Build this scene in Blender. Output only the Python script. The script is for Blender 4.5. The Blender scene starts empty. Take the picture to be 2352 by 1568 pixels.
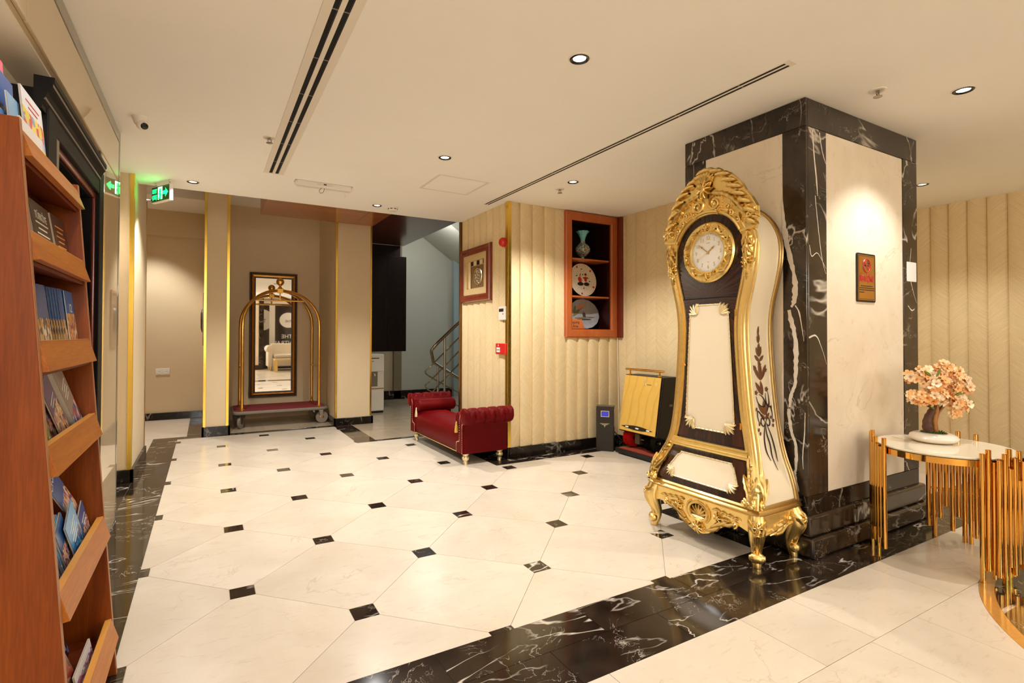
import bpy, math, random
from mathutils import Vector, Matrix
rnd = random.Random(11)
PI = math.pi
S = bpy.context.scene
COL = S.collection

# ------------------------------------------------------------------ camera, exposure, light
cam_d = bpy.data.cameras.new('camera')
cam = bpy.data.objects.new('camera', cam_d)
COL.objects.link(cam)
S.camera = cam
cam_d.sensor_width = 36.0
cam_d.lens = 1185.8 / 2352 * 36.0
cam_d.shift_x = 33.6 / 2352
cam_d.shift_y = -31.0 / 2352
cam_d.clip_start = 0.05
YAW, PITCH, ROLL = 0.5125, 0.0139, 0.0023
fw = Vector((math.sin(YAW) * math.cos(PITCH), math.cos(YAW) * math.cos(PITCH), math.sin(PITCH)))
rt = Vector((math.cos(YAW), -math.sin(YAW), 0))
up = rt.cross(fw)
r2 = rt * math.cos(ROLL) + up * math.sin(ROLL)
u2 = -rt * math.sin(ROLL) + up * math.cos(ROLL)
cm = Matrix.Identity(4)
for i in range(3):
    cm[i][0], cm[i][1], cm[i][2] = r2[i], u2[i], -fw[i]
cm[0][3], cm[1][3], cm[2][3] = 0.295, -6.747, 1.2
cam.matrix_world = cm

S.view_settings.view_transform = 'Standard'
S.view_settings.look = 'None'
S.view_settings.exposure = 0.29
S.view_settings.gamma = 1.0
S.view_settings.use_curve_mapping = False
S.cycles.use_denoising = True
S.cycles.sample_clamp_indirect = 6.0
S.cycles.max_bounces = 8
S.cycles.diffuse_bounces = 6
S.cycles.glossy_bounces = 4
S.cycles.use_adaptive_sampling = True
S.cycles.adaptive_threshold = 0.02
S.cycles.caustics_reflective = False
S.cycles.caustics_refractive = False

WARM = (1.0, 0.995, 0.975)
world = bpy.data.worlds.new('world')
world.use_nodes = True
world.node_tree.nodes['Background'].inputs[0].default_value = (1.0, 0.86, 0.68, 1)
world.node_tree.nodes['Background'].inputs[1].default_value = 0.25
S.world = world

def area(name, loc, rot, sx, sy, power, color=WARM):
    l = bpy.data.lights.new(name, 'AREA')
    l.shape = 'RECTANGLE'; l.size = sx; l.size_y = sy; l.energy = power; l.color = color
    o = bpy.data.objects.new(name, l); COL.objects.link(o)
    o.location = loc; o.rotation_euler = rot
    return o

def point_fill(name, loc, r, power, color=WARM):
    l = bpy.data.lights.new(name, 'POINT')
    l.shadow_soft_size = r; l.energy = power; l.color = color
    o = bpy.data.objects.new(name, l); COL.objects.link(o); o.location = loc
    return o

# unseen point lights added behind the camera to fill ceiling and walls
point_fill('lobby_fill_light', (0.25, -10.0, 1.85), 0.35, 95)
point_fill('lobby_fill_light', (4.4, -10.0, 1.85), 0.35, 65)
point_fill('lobby_fill_light', (6.2, -9.8, 1.85), 0.35, 25)
# daylight falling through the window of the stairwell, seen only as the cool tint on its wall
area('stair_window_light', (5.35, 1.2, 2.3), (0, math.radians(75), 0), 0.9, 1.2, 13, (0.55, 0.82, 1.0))
point_fill('stair_lobby_fill', (3.5, 1.2, 2.95), 0.12, 24)  # unseen lamp added to brighten the stair lobby

H = 2.513
SPOT_W = 44.0

# ------------------------------------------------------------------ mesh helpers
WM = {}

class MB:
    def __init__(s):
        s.v = []; s.f = []; s.m = []
    def add(s, vs, fs, mi=0, M=None):
        b = len(s.v)
        for p in vs:
            p = Vector(p)
            s.v.append(M @ p if M is not None else p)
        for f in fs:
            s.f.append([b + i for i in f]); s.m.append(mi)
        return s
    def box(s, x0, x1, y0, y1, z0, z1, mi=0, M=None):
        vs = [(x, y, z) for z in (z0, z1) for y in (y0, y1) for x in (x0, x1)]
        return s.add(vs, [(0, 2, 3, 1), (4, 5, 7, 6), (0, 1, 5, 4), (2, 6, 7, 3), (0, 4, 6, 2), (1, 3, 7, 5)], mi, M)
    def prism(s, poly, fr, n0, n1, mi=0):
        """poly (u,v) list extruded between n0 and n1 in frame fr(u,v,n)"""
        k = len(poly)
        ar = sum(poly[i][0] * poly[(i + 1) % k][1] - poly[(i + 1) % k][0] * poly[i][1] for i in range(k))
        if ar < 0: poly = poly[::-1]
        vs = [fr(u, v, n0) for u, v in poly] + [fr(u, v, n1) for u, v in poly]
        fs = [tuple(range(k))[::-1], tuple(range(k, 2 * k))] + [(i, (i + 1) % k, k + (i + 1) % k, k + i) for i in range(k)]
        return s.add(vs, fs, mi)
    def strip(s, rows, mi=0, closed=False):
        """grid from rows of equal length"""
        n = len(rows[0]); vs = [p for r in rows for p in r]; fs = []
        for i in range(len(rows) - 1):
            for j in range(n - (0 if closed else 1)):
                k = (j + 1) % n
                fs.append((i * n + j, i * n + k, (i + 1) * n + k, (i + 1) * n + j))
        return s.add(vs, fs, mi)
    def tube(s, path, r, n=8, cap=True, mi=0, closed=False):
        path = [Vector(p) for p in path]; k = len(path)
        rr = r if isinstance(r, (list, tuple)) else [r] * k
        t0 = (path[1] - path[0]).normalized()
        a = t0.orthogonal().normalized(); rows = []
        for i, p in enumerate(path):
            if closed: t = path[(i + 1) % k] - path[i - 1]
            elif i == 0: t = path[1] - path[0]
            elif i == k - 1: t = path[-1] - path[-2]
            else: t = path[i + 1] - path[i - 1]
            t.normalize()
            a = (a - t * a.dot(t))
            if a.length < 1e-6: a = t.orthogonal()
            a.normalize(); b = t.cross(a)
            rows.append([p + (a * math.cos(2 * PI * j / n) + b * math.sin(2 * PI * j / n)) * rr[i] for j in range(n)])
        if closed: rows.append(rows[0])
        base = len(s.v); s.strip(rows, mi, True)
        if cap and not closed:
            s.f.append([base + j for j in range(n)][::-1]); s.m.append(mi)
            e = base + (len(rows) - 1) * n
            s.f.append([e + j for j in range(n)]); s.m.append(mi)
        return s
    def lathe(s, prof, n=24, M=None, mi=0, wob=None):
        rows = []
        for r, z in prof:
            rows.append([Vector((r * math.cos(2 * PI * j / n) * (wob(j / n, r, z) if wob else 1), r * math.sin(2 * PI * j / n) * (wob(j / n, r, z) if wob else 1), z)) for j in range(n)])
        if M is not None: rows = [[M @ p for p in r] for r in rows]
        base = len(s.v); s.strip(rows, mi, True)
        s.f.append([base + j for j in range(n)][::-1]); s.m.append(mi)
        e = base + (len(rows) - 1) * n
        s.f.append([e + j for j in range(n)]); s.m.append(mi)
        return s
    def ball(s, c, r, n=10, k=6, M=None, mi=0):
        rx, ry, rz = r if isinstance(r, (tuple, list)) else (r, r, r)
        rows = []
        for i in range(k + 1):
            th = -PI / 2 + PI * i / k
            q = max(math.cos(th), 0.02)
            row = [Vector((rx * q * math.cos(2 * PI * j / n), ry * q * math.sin(2 * PI * j / n), rz * math.sin(th))) for j in range(n)]
            if M is not None: row = [M @ p for p in row]
            rows.append([p + Vector(c) for p in row])
        return s.strip(rows, mi, True)
    def mesh(s, name, mats, smooth=True, ang=40):
        me = bpy.data.meshes.new(name)
        me.from_pydata([tuple(p) for p in s.v], [], s.f)
        for m in (mats if isinstance(mats, (list, tuple)) else [mats]): me.materials.append(m)
        me.polygons.foreach_set('material_index', s.m)
        if smooth:
            me.shade_smooth()
            me.set_sharp_from_angle(angle=math.radians(ang))
        me.update()
        return me
    def build(s, name, mats, parent=None, smooth=True, bevel=0, ang=40, local=False, seg=2):
        if parent is not None and not local:
            inv = WM[parent.name].inverted()
            s.v = [inv @ p for p in s.v]
        o = bpy.data.objects.new(name, s.mesh(name, mats, smooth, ang))
        COL.objects.link(o)
        if parent is not None:
            o.parent = parent; WM[o.name] = WM[parent.name].copy()
        else: WM[o.name] = Matrix.Identity(4)
        if bevel:
            b = o.modifiers.new('bevel', 'BEVEL'); b.width = bevel; b.segments = seg; b.limit_method = 'ANGLE'; b.angle_limit = math.radians(35)
            b.harden_normals = False
        return o

def thing(name, label, cat, loc=(0, 0, 0), rz=0, group=None):
    o = bpy.data.objects.new(name, None); COL.objects.link(o)
    o.empty_display_size = 0.05
    o.location = loc; o.rotation_euler = (0, 0, rz)
    WM[o.name] = Matrix.Translation(loc) @ Matrix.Rotation(rz, 4, 'Z')
    return tag(o, label, cat, group)

def tag(o, label, cat, group=None):
    o['label'] = label; o['category'] = cat
    if group: o['group'] = group
    return o

def struct(o):
    o['kind'] = 'structure'; return o

def inst(me, name, parent, M):
    o = bpy.data.objects.new(name, me); COL.objects.link(o)
    o.parent = parent; o.matrix_local = M
    return o

def text(name, s, size, org, ux, uy, mat, parent, ext=0.0006, align='CENTER', sx=1.0, bold=0.0):
    """flat lettering lying in the plane spanned by ux, uy at org (world)"""
    c = bpy.data.curves.new('t', 'FONT'); c.body = s; c.size = size; c.align_x = align; c.align_y = 'CENTER'
    c.extrude = ext; c.offset = bold; c.resolution_u = 3
    t = bpy.data.objects.new('t', c); COL.objects.link(t)
    dg = bpy.context.evaluated_depsgraph_get(); dg.update()
    me = bpy.data.meshes.new_from_object(t.evaluated_get(dg))
    bpy.data.objects.remove(t); bpy.data.curves.remove(c)
    me.name = name; me.materials.clear(); me.materials.append(mat)
    ux = Vector(ux).normalized(); uy = Vector(uy).normalized(); n = ux.cross(uy)
    M = Matrix.Identity(4)
    for i in range(3): M[i][0], M[i][1], M[i][2], M[i][3] = ux[i] * sx, uy[i], n[i], org[i]
    if parent is not None: M = WM[parent.name].inverted() @ M
    me.transform(M)
    o = bpy.data.objects.new(name, me); COL.objects.link(o)
    if parent is not None:
        o.parent = parent; WM[o.name] = WM[parent.name].copy()
    else: WM[o.name] = Matrix.Identity(4)
    return o

def lerp_tab(tab):
    """monotone-ish smooth interpolation of a table [(z, val), ...]"""
    def f(z):
        if z <= tab[0][0]: return tab[0][1]
        if z >= tab[-1][0]: return tab[-1][1]
        for i in range(len(tab) - 1):
            if z <= tab[i + 1][0]:
                z0, a = tab[i]; z1, b = tab[i + 1]
                t = (z - z0) / (z1 - z0)
                ma = (b - tab[i - 1][1]) / (z1 - tab[i - 1][0]) * (z1 - z0) if i > 0 else b - a
                mb = (tab[i + 2][1] - a) / (tab[i + 2][0] - z0) * (z1 - z0) if i + 2 < len(tab) else b - a
                return (2 * t**3 - 3 * t**2 + 1) * a + (t**3 - 2 * t**2 + t) * ma + (-2 * t**3 + 3 * t**2) * b + (t**3 - t**2) * mb
    return f

# frames: (u to the right in the photo, v up, n out of the surface)
def FX(x, y): return lambda u, v, n=0.0: Vector((x - n, y - u, v))      # faces -x
def FY(x, y): return lambda u, v, n=0.0: Vector((x + u, y - n, v))      # faces -y
def FXP(x, y): return lambda u, v, n=0.0: Vector((x + n, y + u, v))     # faces +x

# relief ornaments -------------------------------------------------
def o_scroll(mb, F, cx, cy, r, turns=1.4, a0=0.0, d=1, th=0.008, n0=0.0, mi=0):
    k = int(16 * turns) + 4; path = []; rr = []
    for i in range(k):
        t = i / (k - 1); a = a0 + d * 2 * PI * turns * t; q = r * (1 - 0.85 * t)
        path.append(F(cx + q * math.cos(a), cy + q * math.sin(a), n0 + th * 0.6 + th * 0.6 * t)); rr.append(th * (1 - 0.35 * t))
    mb.tube(path, rr, 6, mi=mi)
    mb.ball(path[-1], th * 1.25, 7, 4, mi=mi)

def o_leaf(mb, F, x, y, ang, L, W, h=0.012, curl=0.0, lob=3, n0=0.0, mi=0):
    if h > 0.004: h *= 1.45
    ca, sa = math.cos(ang), math.sin(ang); rows = []
    K = 9
    for i in range(K):
        s = i / (K - 1)
        w = W * 0.5 * (math.sin(PI * min(1, s * 0.86 + 0.1)) ** 0.8) * (1 + 0.22 * math.cos(2 * PI * lob * s)) * (1 if i < K - 1 else 0.05)
        bend = curl * L * s * s; row = []
        for t in (-1, -0.55, 0, 0.55, 1):
            lu, lv = s * L, bend + t * w
            hh = n0 + h * (1 - 0.75 * t * t) * (0.45 + 0.55 * math.sin(PI * min(1, 0.15 + 0.85 * s))) * (0.62 if t == 0 else 1) if abs(t) < 1 else n0 - 0.002
            row.append(F(x + lu * ca - lv * sa, y + lu * sa + lv * ca, hh))
        rows.append(row)
    mb.strip(rows, mi)

def o_rosette(mb, F, x, y, R, n=8, h=0.012, n0=0.0, mi=0, a0=0.0):
    for i in range(n):
        o_leaf(mb, F, x, y, a0 + 2 * PI * i / n, R, R * 2.6 / n * 1.1, h, 0, 0, n0, mi)
    c = F(x, y, n0 + h * 0.8); mb.ball(c, R * 0.24, 8, 5, mi=mi)

def o_curve(mb, F, pts, th, n0=0.0, mi=0, n=6):
    mb.tube([F(u, v, n0 + th * 0.5) for u, v in pts], th, n, mi=mi)

def spline(pts, k=6):
    out = []; P = [Vector(p) for p in pts]
    for i in range(len(P) - 1):
        p0 = P[max(i - 1, 0)]; p1 = P[i]; p2 = P[i + 1]; p3 = P[min(i + 2, len(P) - 1)]
        for j in range(k):
            t = j / k
            out.append(0.5 * ((2 * p1) + (p2 - p0) * t + (2 * p0 - 5 * p1 + 4 * p2 - p3) * t * t + (3 * p1 - p0 - 3 * p2 + p3) * t**3))
    out.append(P[-1]); return out
# ------------------------------------------------------------------ materials
def mat0(name):
    m = bpy.data.materials.new(name); m.use_nodes = True
    nt = m.node_tree
    return m, nt, nt.nodes['Principled BSDF']

def nd(nt, typ, ins=None, **kw):
    n = nt.nodes.new(typ)
    for k, v in kw.items(): setattr(n, k, v)
    for k, v in (ins or {}).items():
        if isinstance(v, bpy.types.NodeSocket): nt.links.new(v, n.inputs[k])
        else: n.inputs[k].default_value = v
    return n

def rgba(c): return (c[0], c[1], c[2], 1.0)

def ramp(nt, fac, stops, interp='LINEAR'):
    r = nt.nodes.new('ShaderNodeValToRGB'); r.color_ramp.interpolation = interp
    e = r.color_ramp.elements
    while len(e) < len(stops): e.new(0.5)
    for i, (p, c) in enumerate(stops):
        e[i].position = p; e[i].color = rgba(c) if isinstance(c, (tuple, list)) else (c, c, c, 1)
    nt.links.new(fac, r.inputs[0]); return r.outputs[0]

def mixc(nt, fac, a, b, blend='MIX'):
    n = nt.nodes.new('ShaderNodeMix'); n.data_type = 'RGBA'; n.blend_type = blend
    for idx, v in ((0, fac), (6, a), (7, b)):
        if isinstance(v, bpy.types.NodeSocket): nt.links.new(v, n.inputs[idx])
        elif idx == 0: n.inputs[0].default_value = v
        else: n.inputs[idx].default_value = rgba(v)
    return n.outputs[2]

def math1(nt, op, a, b=0.0, c=None):
    n = nt.nodes.new('ShaderNodeMath'); n.operation = op
    for i, v in enumerate((a, b) if c is None else (a, b, c)):
        if isinstance(v, bpy.types.NodeSocket): nt.links.new(v, n.inputs[i])
        else: n.inputs[i].default_value = v
    return n.outputs[0]

def coords(nt, scale=(1, 1, 1), rot=(0, 0, 0), shuffle=0.0, kind='Object'):
    tc = nt.nodes.new('ShaderNodeTexCoord')
    v = tc.outputs[kind]
    if shuffle:
        oi = nt.nodes.new('ShaderNodeObjectInfo')
        k = math1(nt, 'MULTIPLY', oi.outputs['Random'], shuffle)
        cx = nd(nt, 'ShaderNodeCombineXYZ', {0: k, 1: math1(nt, 'MULTIPLY', k, 1.7), 2: k})
        a = nd(nt, 'ShaderNodeVectorMath', {0: v, 1: cx.outputs[0]}, operation='ADD'); v = a.outputs[0]
    mp = nd(nt, 'ShaderNodeMapping', {'Vector': v, 'Rotation': rot, 'Scale': scale})
    return mp.outputs[0]

def noise(nt, vec, scale, detail=4, rough=0.55, dist=0.0):
    n = nd(nt, 'ShaderNodeTexNoise', {'Vector': vec, 'Scale': scale, 'Detail': detail, 'Roughness': rough, 'Distortion': dist})
    return n.outputs[0]

def bump(nt, b, h, strength=0.2, dist=0.01):
    n = nd(nt, 'ShaderNodeBump', {'Height': h, 'Strength': strength, 'Distance': dist})
    nt.links.new(n.outputs[0], b.inputs['Normal'])

def setp(nt, b, **k):
    names = {'col': 'Base Color', 'rough': 'Roughness', 'metal': 'Metallic', 'spec': 'Specular IOR Level', 'coat': 'Coat Weight', 'coatr': 'Coat Roughness',
             'sheen': 'Sheen Weight', 'sheenr': 'Sheen Roughness', 'sheent': 'Sheen Tint', 'em': 'Emission Color', 'ems': 'Emission Strength', 'trans': 'Transmission Weight', 'ior': 'IOR', 'alpha': 'Alpha', 'sss': 'Subsurface Weight'}
    for q, v in k.items():
        i = b.inputs[names[q]]
        if isinstance(v, bpy.types.NodeSocket): nt.links.new(v, i)
        elif isinstance(v, (tuple, list)): i.default_value = rgba(v)
        else: i.default_value = v

def plain(name, col, rough=0.5, metal=0.0, var=0.06, scale=12.0, bmp=0.0, **k):
    """one colour with slight procedural variation"""
    m, nt, b = mat0(name)
    v = coords(nt)
    f = noise(nt, v, scale, 3)
    c = mixc(nt, f, tuple(x * (1 - var) for x in col), tuple(min(1, x * (1 + var)) for x in col))
    setp(nt, b, col=c, rough=rough, metal=metal, **k)
    if bmp: bump(nt, b, noise(nt, v, scale * 6, 4), bmp, 0.004)
    return m

def cream_marble(name, base, dark, rough, tilevar=0.05, spec=0.5):
    m, nt, b = mat0(name)
    v = coords(nt, shuffle=23.0)
    f = noise(nt, v, 2.3, 6, 0.6, 0.6)
    c = mixc(nt, ramp(nt, f, [(0.3, 0.0), (0.7, 1.0)]), base, dark)
    f2 = noise(nt, coords(nt, (5, 17, 5), (0, 0, 0.5), 11.0), 2.2, 6, 0.75)
    c = mixc(nt, ramp(nt, f2, [(0.56, 0.0), (0.72, 0.38)]), c, (dark[0] * 0.72, dark[1] * 0.62, dark[2] * 0.5))
    f3 = noise(nt, v, 1.6, 5, 0.55, 1.2)
    vein = ramp(nt, math1(nt, 'ABSOLUTE', math1(nt, 'SUBTRACT', f3, 0.5)), [(0.0, 0.3), (0.008, 0.0)])
    msk = ramp(nt, noise(nt, v, 3.1, 2), [(0.5, 0.0), (0.62, 1.0)])
    c = mixc(nt, math1(nt, 'MULTIPLY', vein, msk), c, (0.35, 0.22, 0.12))
    oi = nt.nodes.new('ShaderNodeObjectInfo')
    k = nd(nt, 'ShaderNodeMapRange', {'Value': oi.outputs['Random'], 'To Min': 1 - tilevar, 'To Max': 1 + tilevar})
    hs = nd(nt, 'ShaderNodeHueSaturation', {'Color': c, 'Value': k.outputs[0]})
    setp(nt, b, col=hs.outputs[0], rough=rough, spec=spec)
    return m

def dark_marble(name, rough=0.1, vein=1.0, base=(0.010, 0.0062, 0.004), lift=(0.035, 0.023, 0.015), rot=(0.2, 0.3, 0.7), white=(0.72, 0.64, 0.53), spec=0.5):
    m, nt, b = mat0(name)
    v = coords(nt, shuffle=17.0)
    f = noise(nt, v, 3.5, 6, 0.65, 0.8)
    c = mixc(nt, ramp(nt, f, [(0.35, 0.0), (0.75, 1.0)]), base, lift)
    va = coords(nt, (1.0, 3.2, 1.3), rot, 17.0)
    f1 = noise(nt, va, 1.5, 4, 0.5, 0.7)
    w1 = ramp(nt, math1(nt, 'ABSOLUTE', math1(nt, 'SUBTRACT', f1, 0.5)), [(0.0, 1.0), (0.006, 0.55), (0.013, 0.0)])
    m1 = ramp(nt, noise(nt, v, 2.2, 3), [(0.47, 0.0), (0.6, 1.0)])
    f2 = noise(nt, v, 4.2, 5, 0.6, 1.4)
    w2 = ramp(nt, math1(nt, 'ABSOLUTE', math1(nt, 'SUBTRACT', f2, 0.53)), [(0.0, 0.55), (0.007, 0.0)])
    m2 = ramp(nt, noise(nt, v, 5.0, 2), [(0.5, 0.0), (0.62, 1.0)])
    sp = ramp(nt, noise(nt, v, 38.0, 3, 0.6), [(0.70, 0.0), (0.75, 0.5)])
    a = math1(nt, 'ADD', math1(nt, 'MULTIPLY', w1, m1), math1(nt, 'MULTIPLY', w2, m2))
    a = math1(nt, 'ADD', a, math1(nt, 'MULTIPLY', sp, m2))
    a = math1(nt, 'MINIMUM', math1(nt, 'MULTIPLY', a, vein), 1.0)
    c = mixc(nt, a, c, white)
    setp(nt, b, col=c, rough=rough, spec=spec)
    return m

def wallpaper(name, a, bcol, lines=0.0, ang=0.7, scale=95.0):
    m, nt, b = mat0(name)
    v = coords(nt)
    f = noise(nt, v, 5.0, 4)
    g = noise(nt, v, 160.0, 3, 0.7)
    c = mixc(nt, f, a, bcol)
    c = mixc(nt, ramp(nt, g, [(0.35, 0.0), (0.7, 0.3)]), c, tuple(x * 0.72 for x in a))
    h = g
    if lines:
        va = coords(nt, (1, 1, 1), (0.0, 0.0, 0.0))
        sep = nd(nt, 'ShaderNodeSeparateXYZ', {0: va})
        t = math1(nt, 'ADD', sep.outputs[0], sep.outputs[1])
        t = math1(nt, 'ADD', math1(nt, 'MULTIPLY', t, math.cos(ang)), math1(nt, 'MULTIPLY', sep.outputs[2], math.sin(ang)))
        cv = nd(nt, 'ShaderNodeCombineXYZ', {0: math1(nt, 'MULTIPLY', t, scale * 3.2), 1: math1(nt, 'MULTIPLY', sep.outputs[2], 9.0), 2: math1(nt, 'MULTIPLY', sep.outputs[0], 9.0)})
        w = noise(nt, cv.outputs[0], 1.0, 3, 0.6)
        c = mixc(nt, ramp(nt, w, [(0.36, lines), (0.6, 0.0)]), c, tuple(x * 0.55 for x in a))
        h = w
    setp(nt, b, col=c, rough=0.62, spec=0.3)
    bump(nt, b, h, 0.18, 0.002)
    return m

def wood(name, a, bcol, axis=2, scale=14.0, rough=0.3, coat=0.3, spec=0.5):
    m, nt, b = mat0(name)
    sc = [1.0, 1.0, 1.0]; sc[axis] = 0.06
    v = coords(nt, tuple(sc), shuffle=3.0)
    f = noise(nt, v, scale, 4, 0.6, 0.4)
    g = noise(nt, v, scale * 9, 2, 0.6)
    c = mixc(nt, ramp(nt, f, [(0.3, 0.0), (0.7, 1.0)]), a, bcol)
    c = mixc(nt, ramp(nt, g, [(0.4, 0.3), (0.62, 0.0)]), c, tuple(x * 0.55 for x in a))
    setp(nt, b, col=c, rough=rough, coat=coat, coatr=0.12, spec=spec)
    return m

def metal(name, col, rough, var=0.1, sc=30.0, bmp=0.0, spots=0.0, crevice_shade=0.0):
    m, nt, b = mat0(name)
    v = coords(nt)
    f = noise(nt, v, sc, 4, 0.6)
    c = mixc(nt, f, tuple(x * (1 - var) for x in col), tuple(min(1, x * (1 + var)) for x in col))
    if spots:
        c = mixc(nt, ramp(nt, noise(nt, v, 90.0, 3), [(0.62, 0.0), (0.75, spots)]), c, tuple(x * 0.35 for x in col))
    if crevice_shade:      # crevice shade put into the colour, brown in the hollows of the carving
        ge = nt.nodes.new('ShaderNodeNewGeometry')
        c = mixc(nt, ramp(nt, ge.outputs['Pointiness'], [(0.36, crevice_shade), (0.485, 0.0)]), c, (0.20, 0.085, 0.02))
    r = nd(nt, 'ShaderNodeMapRange', {'Value': noise(nt, v, sc * 0.7, 3), 'To Min': max(0.02, rough * 0.8), 'To Max': rough * 1.25})
    setp(nt, b, col=c, rough=r.outputs[0], metal=1.0)
    if bmp: bump(nt, b, noise(nt, v, 60.0, 4), bmp, 0.003)
    return m

def glow(name, col, strength, base=(0.02, 0.02, 0.02)):
    m, nt, b = mat0(name)
    setp(nt, b, col=base, em=col, ems=strength, rough=0.4)
    return m

def cover(name, top, pal, split=0.5, vs=9.0):
    """printed cover: plain upper field over a picture of blotches"""
    m, nt, b = mat0(name)
    g = coords(nt, kind='Generated')
    sep = nd(nt, 'ShaderNodeSeparateXYZ', {0: g})
    v = nd(nt, 'ShaderNodeTexVoronoi', {'Vector': nd(nt, 'ShaderNodeVectorMath', {0: g, 1: nd(nt, 'ShaderNodeMapping', {'Vector': g, 'Scale': (0.3, 0.3, 0.3)}).outputs[0]}, operation='ADD').outputs[0], 'Scale': vs})
    r = nd(nt, 'ShaderNodeSeparateColor', {0: v.outputs['Color']})
    pic = ramp(nt, r.outputs[0], [(i / len(pal), c) for i, c in enumerate(pal)], 'CONSTANT')
    n = noise(nt, g, 3.0, 4)
    lim = math1(nt, 'ADD', sep.outputs[2], math1(nt, 'MULTIPLY', math1(nt, 'SUBTRACT', n, 0.5), 0.16))
    c = mixc(nt, math1(nt, 'GREATER_THAN', lim, split), pic, top)
    setp(nt, b, col=c, rough=0.22)
    return m

M = {}
M['cream_tile'] = cream_marble('cream_marble_floor', (0.72, 0.625, 0.50), (0.63, 0.53, 0.405), 0.27, 0.05, 0.28)
M['cream_col'] = cream_marble('cream_marble_column', (0.86, 0.755, 0.60), (0.77, 0.645, 0.48), 0.22, 0.02)
M['beige_tile'] = cream_marble('beige_lobby_tile', (0.52, 0.42, 0.29), (0.43, 0.33, 0.22), 0.16)
M['dark_tile'] = dark_marble('dark_marble_floor', 0.09, 1.0, (0.012, 0.0075, 0.005), (0.045, 0.029, 0.019))
M['dark_col'] = dark_marble('dark_marble_column', 0.11, 0.8, (0.014, 0.009, 0.006), (0.062, 0.040, 0.024), rot=(0.5, 0.3, 0.2))
M['dark_base'] = dark_marble('dark_marble_skirting', 0.14, 0.7, (0.006, 0.004, 0.003), (0.02, 0.013, 0.009), spec=0.3)
M['vein'] = plain('white_marble_vein', (0.74, 0.66, 0.55), 0.15, 0, 0.15, 30)
M['ceil'] = plain('ceiling_paint', (0.94, 0.91, 0.85), 0.8, 0, 0.025, 2.5)
M['white'] = plain('white_plastic', (0.80, 0.74, 0.65), 0.4, 0, 0.03)
M['whitemetal'] = plain('white_painted_metal', (0.82, 0.75, 0.64), 0.45, 0, 0.02)
M['paper_a'] = wallpaper('pleated_wallpaper_a', (0.81, 0.635, 0.355), (0.86, 0.69, 0.41), 0.36, 0.75)
M['paper_b'] = wallpaper('pleated_wallpaper_b', (0.79, 0.615, 0.34), (0.84, 0.67, 0.395), 0.36, -0.75)
M['paper_l'] = wallpaper('beige_wallpaper', (0.70, 0.55, 0.345), (0.74, 0.59, 0.385))
M['grey_wall'] = plain('stairwell_paint', (0.50, 0.50, 0.42), 0.7, 0, 0.03, 6)
M['tan_wall'] = plain('tan_lobby_paint', (0.50, 0.41, 0.27), 0.7, 0, 0.03, 6)
M['gold'] = metal('gold_leaf', (0.95, 0.68, 0.26), 0.30, 0.12, 26, 0.10, 0.25, crevice_shade=0.85)
M['goldband'] = metal('gold_leaf_band', (0.93, 0.66, 0.25), 0.38, 0.14, 40, 0.12, 0.4)
M['goldpale'] = metal('pale_gilt', (0.98, 0.84, 0.55), 0.42, 0.06, 30)
M['trim'] = metal('brass_corner_trim', (0.86, 0.57, 0.10), 0.24, 0.05)
M['brass'] = metal('polished_brass', (0.83, 0.47, 0.12), 0.13, 0.08, 10)
M['tubegold'] = metal('mirror_gold_tube', (0.83, 0.44, 0.10), 0.06, 0.05, 8)
M['chrome'] = metal('steel', (0.45, 0.42, 0.38), 0.22, 0.05)
M['shade_bronze'] = metal('shade_bronze_strip', (0.36, 0.22, 0.09), 0.3, 0.2, 18, 0, 0.4)  # bronze; on two corner strips it stands for gold in shade
M['railmetal'] = metal('dark_rail_steel', (0.33, 0.27, 0.2), 0.18, 0.05)
M['panel'] = plain('glossy_back_painted_glass', (0.60, 0.47, 0.30), 0.02, 0, 0.03, 3, spec=0.9)
M['paneledge'] = plain('bevelled_glass_edge', (0.24, 0.21, 0.15), 0.03, 0, 0.1, 6, spec=1.0)
M['white_wall'] = plain('white_plaster', (0.82, 0.74, 0.62), 0.75, 0, 0.03, 3)
M['black'] = plain('matt_black', (0.008, 0.006, 0.005), 0.45, 0, 0.2)
M['blackgloss'] = plain('gloss_black', (0.006, 0.005, 0.005), 0.12, 0, 0.2)
M['slot'] = plain('slot_black', (0.003, 0.003, 0.003), 0.9, 0, 0.1)
M['portal'] = plain('black_door_moulding', (0.004, 0.003, 0.003), 0.5, 0, 0.2, spec=0.15)
M['greybrown'] = plain('grey_brown_jamb', (0.10, 0.072, 0.046), 0.3, 0, 0.08)
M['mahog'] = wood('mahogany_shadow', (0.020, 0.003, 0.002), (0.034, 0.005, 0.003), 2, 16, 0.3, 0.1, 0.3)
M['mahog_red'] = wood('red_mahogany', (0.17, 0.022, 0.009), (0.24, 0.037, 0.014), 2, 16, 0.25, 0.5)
M['cherry'] = wood('cherry_frame', (0.42, 0.085, 0.016), (0.52, 0.125, 0.025), 2, 14, 0.3, 0.3)
M['cherry_x'] = wood('cherry_frame_rail', (0.46, 0.10, 0.02), (0.56, 0.145, 0.03), 0, 14, 0.3, 0.3)
M['stand'] = wood('stand_panel_wood', (0.20, 0.037, 0.0035), (0.32, 0.075, 0.007), 2, 22, 0.38, 0.04, 0.3)
M['standin'] = wood('stand_inner_wood', (0.14, 0.022, 0.004), (0.19, 0.034, 0.006), 2, 18, 0.45, 0.0, 0.25)
M['board'] = wood('stand_board_wood', (0.36, 0.10, 0.010), (0.50, 0.165, 0.018), 1, 22, 0.38, 0.04, 0.3)
M['edge'] = plain('board_edge_band', (0.78, 0.36, 0.07), 0.35, 0, 0.06)
M['soffit'] = wood('wood_soffit', (0.33, 0.10, 0.03), (0.45, 0.15, 0.045), 0, 9, 0.3, 0.4)
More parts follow.
